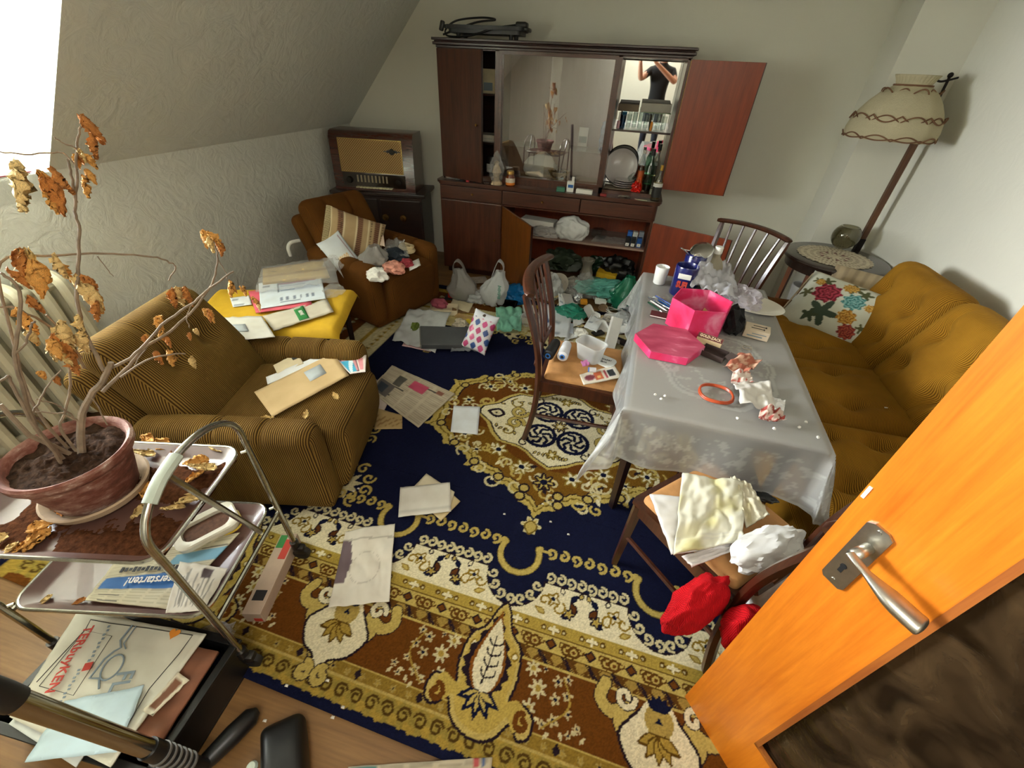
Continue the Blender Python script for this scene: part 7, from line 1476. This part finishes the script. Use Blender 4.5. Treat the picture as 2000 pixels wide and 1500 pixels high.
def dropf(u, v, K):
    K[:] = L('d9d6dc'); U2, V2 = u*3.2, v*5.0; row = np.floor(V2); cu = (U2+.5*(row % 2)) % 1-.5; cv = V2 % 1-.5; d_ = np.abs(cu)/.40+np.abs(cv)/.52; d2 = np.hypot(cu/.42, cv/.50); mk = (.55*d_+.45*d2) < .93; col = (np.floor(U2+.5*(row % 2))+row) % 3
    K[mk & (col == 0)] = L('b23a70'); K[mk & (col == 1)] = L('33508c'); K[mk & (col == 2)] = L('c04a80'); K[v > .84] = L('d9dde6'); K[(np.hypot((u-.45)*1.4, (v-.92)*2.2) < .09)] = L('4a3c38'); return K
db = thing('patterned_bag', 'small bag with blue and pink drop pattern standing on the rug', 'bag', (-0.847, 2.613, 0.155), rot=face((.05, -.80, .60), -14))
pillow('bag_front', .20, .31, .05, dropf, printed('glossy_print', .4, .3), db, 64, .4)
tq = quad('mint_bag', [(-0.781, 2.842, 0.022), (-0.593, 2.922, 0.022), (-0.666, 3.263, 0.050), (-0.898, 3.214, 0.050)], (24, 24), .035, 31, .001, None, m=film('mint_film', '8fcfb8', .88, .3, .35, .6, 22), fr=2.6); tag(tq, 'pale mint plastic bag lying flat on the rug', 'plastic bag')
gd = thing('glass_dish', 'brown glass baking dish behind the mint bag', 'dish', (-0.818, 3.308, 0.018), radians(5)); bm = B(); rings = [[bm.verts.new((x, y, z)) for x, y in rrect(w_, h_, .03, 4)] for w_, h_, z in ((.15, .10, 0), (.19, .13, .06), (.183, .123, .06), (.145, .095, .008))]; n_ = len(rings[0])
for A, D in zip(rings, rings[1:]):
    for k in range(n_): bm.faces.new((A[k], A[(k+1) % n_], D[(k+1) % n_], D[k]))
bm.faces.new(rings[0][::-1]); bm.faces.new(rings[-1]); obj('dish', bm, clear('brown_glass', 'a87a68', .06), gd, ang=50)
o = quad('white_bag', [(-1.517, 2.464, 0.022), (-1.135, 2.405, 0.022), (-1.197, 2.918, 0.100), (-1.548, 2.855, 0.100)], (30, 30), .030, 33, .001, None, m=WBAG, fr=2.4); tag(o, 'flattened white plastic bag over a pink paper on the rug near the rust armchair', 'plastic bag')
o = quad('pink_paper', [(-1.422, 2.436, 0.020), (-1.177, 2.425, 0.020), (-1.258, 2.574, 0.022), (-1.437, 2.556, 0.022)], (10, 8), .004, 34, .002, None, 'c9a6a6'); tag(o, 'pale pink paper under the flattened white bag', 'paper')
crump('green_scrap', 'green and yellow leafy packaging scrap beside the grey folder', 'wrapper', (-1.405, 2.652, 0.040), (.035, .045, .04), 8, mat('leafy_print', '5a6a20', .5, var=.6, vs=30), 3, .8)
gf = thing('grey_folder', 'dark grey plastic folder box lying slanted on the rug', 'folder', (-1.113, 2.582, 0.050), rot=(radians(8), radians(6), radians(26))); bm = B(); box2(bm, (-.20, -.115, 0), (.20, .115, .045), .006); obj('folder_case', bm, mat('grey_plastic', '4c4e50', .38, var=.15, vs=8), gf, smooth=False); bm = B(); box2(bm, (-.205, -.118, .012), (-.195, .118, .034)); obj('page_edges', bm, mat('grey_pages', '8a8880', .8), gf, smooth=False)
o = quad('clear_bag', [(-1.033, 2.457, 0.020), (-0.798, 2.549, 0.020), (-0.814, 2.834, 0.030), (-1.060, 2.821, 0.040)], (24, 22), .030, 36, .001, None, m=film('smoky_film', '8f9296', .62, .2, .2, .6, 22), fr=2.8); tag(o, 'thin grey clear bag spilling from under the grey folder', 'plastic bag')
pt_ = thing('card_tray', 'cream card tray with a pink cloth inside near the rust armchair', 'tray', (-1.330, 3.078, 0.018), radians(14)); part('tray_wall', mat('cream_card', 'c9bb9c', .7), pt_, [((-.12, -.07, 0), (.12, .07, .004)), ((-.12, -.07, .004), (.12, -.066, .045)), ((-.12, .066, .004), (.12, .07, .045)), ((-.12, -.066, .004), (-.116, .066, .045)), ((.116, -.066, .004), (.12, .066, .045))])
crump('pink_cloth', 'dusty pink cloth heaped in the cream card tray', 'cloth', (-1.400, 3.134, 0.030), (.075, .05, .045), 12, mat('dusty_pink', '9c4a5a', .85), 3, .6)
for q, (x, y, sx, sy, rz, hx2, lb) in enumerate(((905, 606, .20, .12, 20, '7a5a34', 'brown woven placemat on the floor behind the patterned bag'), (900, 622, .16, .10, -12, 'a88a58', 'tan wooden board on the floor by the patterned bag'), (925, 632, .14, .05, -25, 'c8b020', 'yellow and green ruler on the floor beside the patterned bag'), (885, 583, .2, .1, 8, '1c1c1e', 'black flat case behind the cream card tray'), (918, 545, .2, .14, 30, 'a8a094', 'grey sheet pad on the floor before the closed cabinet door'), (940, 560, .12, .09, -20, 'b49878', 'tan leaflet on the floor before the closed cabinet door'))):
    p = Vector((-1.179, 3.151, 0.018)); from_px = {0: (-1.179, 3.151, 0.018), 1: (-1.125, 3.001, 0.022), 2: (-1.021, 2.926, 0.030), 3: (-1.327, 3.351, 0.018), 4: (-1.266, 3.811, 0.018), 5: (-1.136, 3.623, 0.018)}[q]
    oo = thing(('placemat', 'wooden_board', 'ruler', 'flat_case', 'paper_pad', 'leaflet')[q], lb, ('placemat', 'board', 'ruler', 'case', 'paper', 'leaflet')[q], from_px, radians(rz)); bm = B(); box2(bm, (-sx/2, -sy/2, 0), (sx/2, sy/2, .012 if q else .006), .002); obj('slab', bm, mat('slab_'+hx2, hx2, .7, var=.25, vs=30), oo, smooth=False)
env('white_envelope', 'white envelope with a dark stamp under the patterned bag', [(-1.049, 2.787, 0.022), (-0.875, 2.726, 0.022), (-0.886, 2.868, 0.022), (-1.054, 2.930, 0.022)], 'd5d2ca', 41, None, (.3, .5, .3, .6))
# right half of the pile, under the open cabinet
rp = random.Random(21)
def sheetp(nm, lb, cx, P4, col, amp, seed, colf=None, m=None, cat='paper', thick=.0015): o = quad(nm, P4, (12, 12), amp, seed, thick, colf, col, m=m); return tag(o, lb, cat)
sheetp('letter_sheet', 'white letter sheet leaning in the pile left of the spindle chair', 0, [(-0.433, 2.918, 0.030), (-0.204, 2.935, 0.030), (-0.228, 3.332, 0.060), (-0.552, 3.366, 0.100)], 'd5dce4', .012, 1, letterprint(3, 'd8dfe6'))
sheetp('letter_sheet', 'pale blue letter in the pile just right of the chair back', 0, [(-0.299, 3.006, 0.030), (-0.175, 3.030, 0.030), (-0.197, 3.186, 0.040), (-0.317, 3.164, 0.040)], 'c9d4e4', .004, 2, letterprint(5, 'cdd6e6'))
sheetp('letter_sheet', 'white booklet standing in the pile behind the chair back', 0, [(-0.359, 3.411, 0.060), (-0.266, 3.359, 0.040), (-0.325, 3.557, 0.100), (-0.402, 3.577, 0.120)], 'd9dee2', .004, 3, letterprint(6, 'd9dee2'))
sheetp('small_note', 'white folded note near the base of the pile by the chair', 0, [(-0.238, 2.891, 0.020), (-0.134, 2.992, 0.020), (-0.147, 3.166, 0.020), (-0.217, 3.097, 0.020)], 'e3e6e6', .012, 4)
sheetp('shoe_card', 'torn white card beside the green crumpled bag', 0, [(-0.197, 3.131, 0.030), (-0.104, 3.237, 0.030), (-0.167, 3.353, 0.060), (-0.211, 3.278, 0.060)], 'e0e4e6', .010, 5)
crump('turquoise_bag', 'green crumpled plastic bag in the pile next to the chair back', 'plastic bag', (-0.250, 3.324, 0.030), (.12, .09, .06), 31, TBAG, 4, .6)
crump('turquoise_bag', 'large turquoise plastic bag in the middle of the pile', 'plastic bag', (0.014, 3.769, 0.085), (.21, .10, .08), 33, film('aqua_film', '6fbfae', .82, .3, .35, .6, 22), 5, .75)
bag('green_bag', 'upright dark green plastic bag between cabinet and table', (.20, 3.66, .018), .30, .22, .40, 7, DGB, .3, (.05, .02), False)
crump('white_film', 'shredded white plastic film beside the table cloth', 'plastic film', (0.242, 3.705, 0.030), (.12, .13, .12), 35, film('icy_film', 'd0d6de', .9, .3, .4, .5, 22), 4, 1.0)
crump('clear_film', 'crinkled clear bag in the pile before the cabinet', 'plastic bag', (-0.187, 3.777, 0.050), (.13, .10, .11), 37, CBAG, 4, .8)
crump('clear_film', 'grey clear bag at the cabinet foot behind the chair back', 'plastic bag', (-0.329, 3.809, 0.030), (.14, .09, .09), 39, film('dull_film', 'aaa69e', .7, .3, .3, .5, 20), 4, .6)
crump('white_bag', 'white crumpled bag directly behind the chair spindles', 'plastic bag', (-0.483, 3.679, 0.020), (.10, .09, .14), 40, WBAG, 4, .6)
crump('white_bag', 'white bag at the open lower door edge', 'plastic bag', (-0.722, 4.584, 0.020), (.10, .09, .10), 43, GBAG, 4, .6)
crump('green_cloth', 'dull green plastic bundle at the back of the lower compartment', 'plastic bag', (-.48, 4.28, .085), (.20, .10, .12), 44, film('olive_film', '4e5c48', .9, .4, .3, .4, 20), 4, .5)
crump('dark_bag', 'black bag in the dark back of the lower compartment', 'bag', (.10, 4.25, .09), (.16, .10, .13), 45, BPL, 4, .5)
crump('dark_bag', 'dark green wrapper behind the yellow carton', 'wrapper', (-.12, 4.30, .09), (.14, .08, .10), 46, mat('bottle_green', '16321f', .3), 4, .6)
vs_ = thing('plastic_vase', 'ribbed milky plastic vase standing in the lower compartment', 'vase', (-0.200, 4.076, 0.084)); 
def vsf(u, v):
    a = u*2*pi; pr_ = [.045, .055, .062, .060, .050, .042, .045, .060, .064]; x = v*8; i = min(7, int(x)); f_ = x-i; r0 = (pr_[i]*(1-f_)+pr_[i+1]*f_)*(1+.05*cos(a*8)); return (r0*cos(a), r0*sin(a), v*.21)
bm = B(); surf(bm, 48, 17, vsf, wu=True); bmesh.ops.solidify(bm, geom=bm.faces[:], thickness=.002); obj('vase_wall', bm, film('milky_plastic', 'c9c4b4', .85, .35, .4, .1, 8), vs_, ang=180)
boxy('yellow_carton', 'yellow cardboard carton in the lower compartment', 'box', (0.007, 4.181, 0.100), (.20, .13, .06), radians(-10), mat('yellow_card', 'c9a21e', .6, var=.2), None, .002, None, (.12, .05))
pn = bottle('glass_casserole', 'green tinted glass casserole in the lower compartment', (-0.505, 4.296, 0.084), [(0, .004), (.10, .004), (.125, .09), (.121, .09), (.095, .012), (0, .012)], clear('greenish_glass', 'c0d0bc', .05), None, (), 'casserole')
pw = thing('white_plate', 'dusty white plate leaning behind the chair back', 'plate', (-0.432, 3.749, 0.130), rot=face((-.2, -.75, .62), 0)); bm = B(); lathe(bm, [(0, .004), (.07, .004), (.105, .016), (.103, .018), (.07, .007), (0, .007)], 36); obj('dish', bm, mat('dusty_porcelain', 'b9b2a4', .3), pw)
boxy('white_carton', 'small white carton in the middle of the pile', 'box', (-0.009, 3.642, 0.050), (.10, .05, .035), radians(14), PAPW, None, .002, None, (.1, .1))
boxy('grey_carton', 'grey translucent box tilted in the pile behind the chair', 'box', (-0.317, 3.535, 0.060), (.10, .12, .05), radians(30), mat('grey_white_plastic', 'b8b6b2', .4), None, .004, None, (.3, .2))
boxy('green_carton', 'green striped carton beneath the turquoise bag', 'box', (-0.108, 4.074, 0.060), (.11, .07, .05), radians(-8), mat('faded_green_card', '5f8468', .6), None, .002, None, (.2, 0))
boxy('orange_carton', 'small orange carton in the middle of the pile', 'box', (-0.155, 3.569, 0.060), (.06, .05, .03), radians(10), mat('orange_card', 'cc8a1c', .6), None, .002, None, (.2, 0))
# crockery and plastic trays at the front of the pile
for q, (p, n_, sx, sy, rz, lb) in enumerate((((-0.090, 3.400, 0.060), (.55, -.5, .65), .06, .12, 10, 'curved white plastic tray standing on edge by the orange carton'), ((-0.033, 3.309, 0.040), (.3, -.6, .7), .05, .13, -30, 'long cream plastic strip at the front of the pile'), ((0.043, 3.211, 0.030), (.1, -.4, .9), .07, .12, 20, 'small white fluted tray at the front of the pile'), ((0.169, 3.235, 0.040), (-.2, -.3, .9), .14, .10, 15, 'white oval plastic lid near the tablecloth hem'), ((0.125, 3.373, 0.050), (.1, -.3, .95), .10, .07, -10, 'shallow white saucer tray under the wire coil'))):
    oo = thing('plastic_tray', lb, 'tray', p, rot=face(n_, rz)); bm = B(); R1 = [[bm.verts.new((x*k, y*k, z)) for x, y in rrect(sx*1.6, sy*1.1, min(sx, sy)*.45, 5)] for k, z in ((.85, 0), (1, .016), (.97, .017), (.82, .003))]
    m_ = len(R1[0])
    for A, D in zip(R1, R1[1:]):
        for k in range(m_): bm.faces.new((A[k], A[(k+1) % m_], D[(k+1) % m_], D[k]))
    bm.faces.new(R1[0][::-1]); bm.faces.new(R1[-1]); obj('tray_wall', bm, mat('off_white_plastic', 'd8d8d4', .35, var=.05), oo, ang=50)
for q, (p, r, lb, m) in enumerate((((0.027, 3.524, 0.060), .045, 'tan round tin lid in the pile', mat('tan_tin', '9a8468', .4, .6)), ((0.105, 3.561, 0.050), .06, 'clear round plastic lid beside the tin lid', CLRG))):
    oo = thing('tin_cover', lb, 'lid', p, rot=face((.1, -.4, .9))); bm = B(); lathe(bm, [(0, .006), (r*.8, .006), (r*.85, .012), (r, .010), (r, 0), (0, 0)], 28); obj('lid_plate', bm, m, oo)
wr = thing('wire_coil', 'loose coil of pale cable at the front of the pile', 'cable', (0.134, 3.517, 0.030)); bm = B()
for k in range(3): tube(bm, [((.09-.012*k)*cos(a), (.06-.008*k)*sin(a), .01+.012*k+.012*sin(2*a+k)) for a in [2*pi*j/28 for j in range(28)]], .004, 6, closed=True)
tube(bm, spline([(.09, 0, .01), (.13, -.06, .02), (.05, -.12, .0), (-.08, -.10, .01), (-.16, -.16, 0)], 6), .004, 6); obj('cable', bm, mat('grey_cable', 'b4b0a8', .5), wr)
bx3 = thing('white_channel', 'upright white folded card channel behind the chair seat', 'card', (0.131, 2.887, 0.018), rot=(radians(-28), radians(12), radians(12))); part('channel_side', PAPW, bx3, [((-.04, 0, 0), (.04, .003, .26)), ((-.04, .003, 0), (-.037, .05, .26)), ((.037, .003, 0), (.04, .05, .26))])
for q, (p, sx, sy, rz, hx2, lb) in enumerate((((0.212, 3.043, 0.018), .14, .07, -30, '1a1a1c', 'black flat remote case under the table edge'), ((-0.038, 2.960, 0.018), .12, .09, 15, '4a4238', 'dark brown booklet under the chair side'), ((0.022, 3.114, 0.020), .10, .06, 40, '2c2a28', 'dark metal clip tangle before the white trays'), ((-0.193, 2.873, 0.020), .07, .05, 0, 'd2cfc8', 'small white carton flap near the chair rear leg'))):
    oo = thing(('remote_case', 'booklet', 'clip_bundle', 'carton_flap')[q], lb, ('case', 'booklet', 'clips', 'card')[q], p, radians(rz)); bm = B(); box2(bm, (-sx/2, -sy/2, 0), (sx/2, sy/2, .016), .003); obj('slab', bm, mat('slab_'+hx2, hx2, .5), oo, smooth=False)
pc = thing('coloured_pencil', 'orange and blue marker standing in the rubbish behind the chair spindles', 'marker', (-.40, 3.10, .02)); bm = B(); tube(bm, [(0, 0, 0), (-.03, .01, .13)], .010, 8); obj('blue_barrel', bm, BLUI, pc); bm = B(); tube(bm, [(-.03, .01, .13), (-.042, .014, .19)], .0102, 8); obj('orange_end', bm, mat('orange_paint', 'd8561c', .4), pc)
seen_ = set()
for q in range(26):
    px_ = rp.uniform(-.55, .30); py_ = rp.uniform(2.95, 3.9); cl = rp.choice(('d9d6cc', 'c9c4b4', 'e2e4e4', 'b8a888', 'c8d4dc', 'd8c48a')); s_ = rp.uniform(.03, .075); a = rp.uniform(0, 6); z_ = rp.uniform(.02, .06)
    Pq2 = [(px_+s_*k*cos(a+t_), py_+s_*.8*sin(a+t_), z_) for k, t_ in ((1, .6), (1.1, 2.3), (1, 3.8), (.9, 5.4))]
    o = quad('paper_scrap', Pq2, (7, 7), .02, q, .001, letterprint(q, '#'+cl if 0 else cl), cl); tag(o, {'d9d6cc': 'cream', 'c9c4b4': 'beige', 'e2e4e4': 'white', 'b8a888': 'tan', 'c8d4dc': 'pale blue', 'd8c48a': 'yellowish'}[cl]+(' small' if s_ < .05 else ' larger')+' paper scrap in the '+('front' if py_ < 3.27 else ('middle' if py_ < 3.6 else 'back'))+' '+('left' if px_ < -.27 else ('centre' if px_ < .02 else 'right'))+' of the rubbish pile', 'paper', 'paper scraps in the pile'); o['label'] = o['label'].replace('paper scrap', 'creased paper scrap') if o['label'] in seen_ else o['label']; seen_.add(o['label'])

for q, (nm, lb, cat, p, sz, m, rg) in enumerate((
    ('white_bag', 'white film bag crumpled between the two carrier bags', 'plastic bag', (-1.129, 3.364, 0.018), (.09, .07, .06), WBAG, .6),
    ('paper_wad', 'crumpled newspaper wad left of the patterned bag', 'paper', (-1.093, 2.847, 0.020), (.06, .05, .045), mat('newsprint_wad', 'a89e8a', .85, var=.3, vs=20), .6),
    ('clear_wrap', 'clear crinkled wrap right of the mint bag', 'plastic wrap', (-0.583, 3.112, 0.020), (.08, .07, .05), CBAG, .8),
    ('white_bag', 'small white film bag behind the brown baking dish', 'plastic bag', (-0.703, 3.602, 0.020), (.09, .07, .09), WBAG, .6),
    ('tissue_wad', 'white tissue wad at the front centre of the pile', 'tissue', (-0.111, 3.043, 0.020), (.05, .04, .035), PAPW, .5),
    ('foil_wad', 'silvery foil wad beside the clear bag in the pile', 'foil', (-0.215, 3.614, 0.040), (.045, .04, .05), mat('crumpled_foil', 'b4b8ba', .3, .8), .6),
    ('white_bag', 'white bag wedged under the tablecloth hem', 'plastic bag', (0.212, 3.334, 0.020), (.08, .08, .07), WBAG, .6),
    ('mint_wrap', 'mint green wrapper near the tablecloth hem', 'wrapper', (0.120, 3.709, 0.050), (.06, .05, .04), MATS['mint_film'], .7),
    ('brown_wrap', 'brown paper wrap on the floor before the burl door', 'wrapper', (-1.035, 3.548, 0.018), (.07, .06, .04), CARD, .6),
    ('grey_wrap', 'grey film wad at the cabinet plinth behind the white bag', 'plastic wrap', (-0.924, 3.908, 0.018), (.07, .05, .06), GBAG, .6))):
    crump(nm, lb, cat, p, sz, 60+q, m, 4, rg, None, 1.7)
for q, (lb, P4, cl, cf) in enumerate((
    ('cream brochure under the red and green packet', [(-1.315, 3.163, 0.020), (-1.116, 3.107, 0.020), (-1.127, 3.282, 0.020), (-1.340, 3.319, 0.020)], 'cfc4a4', None),
    ('white printed leaflet left of the patterned bag', [(-1.071, 2.705, 0.030), (-0.914, 2.650, 0.030), (-0.926, 2.814, 0.030), (-1.066, 2.837, 0.030)], 'd9d9d4', letterprint(31)),
    ('pale yellow leaflet behind the grey folder', [(-1.301, 2.803, 0.030), (-1.134, 2.815, 0.030), (-1.174, 2.969, 0.030), (-1.350, 2.976, 0.030)], 'd2c488', letterprint(32, 'd2c488', 'a08a50')),
    ('white card just right of the mint bag', [(-0.655, 3.266, 0.020), (-0.549, 3.271, 0.020), (-0.584, 3.439, 0.020), (-0.699, 3.410, 0.020)], 'e2e4e2', None),
    ('open white booklet at the right front of the pile', [(-0.104, 3.143, 0.040), (0.008, 3.091, 0.040), (0.047, 3.288, 0.050), (-0.063, 3.358, 0.060)], 'dfe0dc', letterprint(33)),
    ('bent white photo card near the cable coil', [(0.178, 3.140, 0.020), (0.272, 3.216, 0.020), (0.239, 3.372, 0.030), (0.145, 3.321, 0.030)], 'd6d8dc', None))):
    o = quad(('brochure', 'leaflet', 'leaflet', 'card', 'booklet', 'photo_card')[q], P4, (14, 12), .012, 80+q, .002, cf, cl, fr=1.4); tag(o, lb, 'paper')

# ================================================================ the photographer, seen only in the cabinet mirror
def build_person():
    V, E, R_ = [], [], []
    def v(p, r, par=None):
        V.append(p); R_.append(r if isinstance(r, tuple) else (r, r)); k = len(V)-1
        if par is not None: E.append((par, k))
        return k
    pel = v((.29, -.52, .96), (.155, .115)); wa = v((.29, -.50, 1.12), (.145, .105), pel); ch_ = v((.29, -.48, 1.32), (.165, .120), wa); up_ = v((.29, -.475, 1.46), (.15, .105), ch_)
    nk_ = v((.29, -.46, 1.565), .062, up_); jw = v((.285, -.435, 1.645), (.070, .078), nk_); hd_ = v((.285, -.435, 1.73), (.082, .098), jw); tp = v((.285, -.45, 1.815), (.062, .075), hd_)
    for s in (-1, 1):
        sh_ = v((.29+s*.185, -.475, 1.475), .068, up_)
        el = v((.29+s*.25, -.33, 1.33) if s > 0 else (.29-.34, -.33, 1.36), .050, sh_)
        wr_ = v((.16, -.14, 1.60) if s > 0 else (-.10, -.14, 1.62), .030, el); pm = v((.10, -.10, 1.665) if s > 0 else (-.075, -.10, 1.685), (.036, .022), wr_)
        for k in range(4):
            x0 = pm; bx_ = Vector(V[pm]); d_ = Vector((-s*.035, .02+.004*k, .030-.018*k)); a = v(tuple(bx_+d_), .0095, pm); b = v(tuple(bx_+d_+Vector((-s*.026, .012, .008-.004*k))), .0085, a); v(tuple(bx_+d_+Vector((-s*.044, .0, .010-.005*k))), .007, b)
        t1 = v(tuple(Vector(V[pm])+Vector((-s*.012, .018, .040))), .011, pm); v(tuple(Vector(V[pm])+Vector((-s*.030, .022, .062))), .009, t1)
        hp = v((.29+s*.095, -.52, .90), (.098, .095), pel); kn = v((.29+s*.105, -.50, .50), .066, hp); an = v((.29+s*.11, -.53, .09), .042, kn); v((.29+s*.12, -.40, .035), (.042, .032), an)
    me = bpy.data.meshes.new('person'); me.from_pydata(V, E, []); o = link('person', me)
    m = o.modifiers.new('skin', 'SKIN'); m.use_smooth_shade = True
    for k, sv in enumerate(me.skin_vertices[0].data): sv.radius = R_[k]; sv.use_root = (k == 0)
    sb_ = o.modifiers.new('sub', 'SUBSURF'); sb_.levels = 2; sb_.render_levels = 2
    ev = bpy.data.meshes.new_from_object(o.evaluated_get(bpy.context.evaluated_depsgraph_get())); bpy.data.objects.remove(o)
    ev.materials.clear()
    for mm in (mat('skin', 'c08f74', .5, var=.06), mat('black_tshirt', '101012', .9), mat('dark_jeans', '232a3a', .85)): ev.materials.append(mm)
    for p in ev.polygons:
        c = p.center; tors = abs(c.x-.29) < .25 and c.y < -.36; idx = 0
        if c.z < .98: idx = 2 if c.z > .08 else 1
        elif c.z < 1.575 and tors: idx = 1
        elif c.z < 1.6 and c.y < -.38: idx = 1
        p.material_index = idx; p.use_smooth = True
    ev.name = 'person'; o = link('person', ev); tag(o, 'person in a black T-shirt with raised arms, reflected in the cabinet mirror', 'person')
    bm = B(); bmesh.ops.create_uvsphere(bm, u_segments=20, v_segments=14, radius=1, matrix=TR((.285, -.462, 1.762), (.15, 0, 0), (.088, .102, .092)))
    bmesh.ops.delete(bm, geom=[q for q in bm.verts if q.co.y > -.40 and q.co.z < 1.80 or q.co.z < 1.70], context='VERTS'); obj('hair', bm, mat('brown_hair', '2e2018', .7), o)
    bm = B()
    for s in (-1, 1): bmesh.ops.create_uvsphere(bm, u_segments=8, v_segments=6, radius=1, matrix=TR((.285+s*.032, -.352, 1.735), (0, 0, 0), (.012, .008, .008)))
    obj('eye', bm, WH, o); bm = B(); tube(bm, [(.285, -.350, 1.735), (.285, -.332, 1.70), (.285, -.345, 1.69)], [.008, .014, .010], 8); obj('nose', bm, MATS['skin'], o)
    bm = B(); box(bm, (.285, -.352, 1.660), (.045, .008, .010), .003); obj('mouth', bm, mat('lips', '9a5a50', .5), o)
    bm = B()
    for s in (-1, 1): bmesh.ops.create_uvsphere(bm, u_segments=8, v_segments=6, radius=1, matrix=TR((.285+s*.084, -.445, 1.725), (0, 0, 0), (.010, .02, .032)))
    obj('ear', bm, MATS['skin'], o)
    ph = thing('smartphone', 'black smartphone held up by the reflected person', 'phone', (.01, -.045, 1.722), rot=(radians(58), 0, 0)); bm = B(); box(bm, (0, 0, 0), (.15, .074, .008), .003); obj('phone_case', bm, BPL, ph)
build_person()
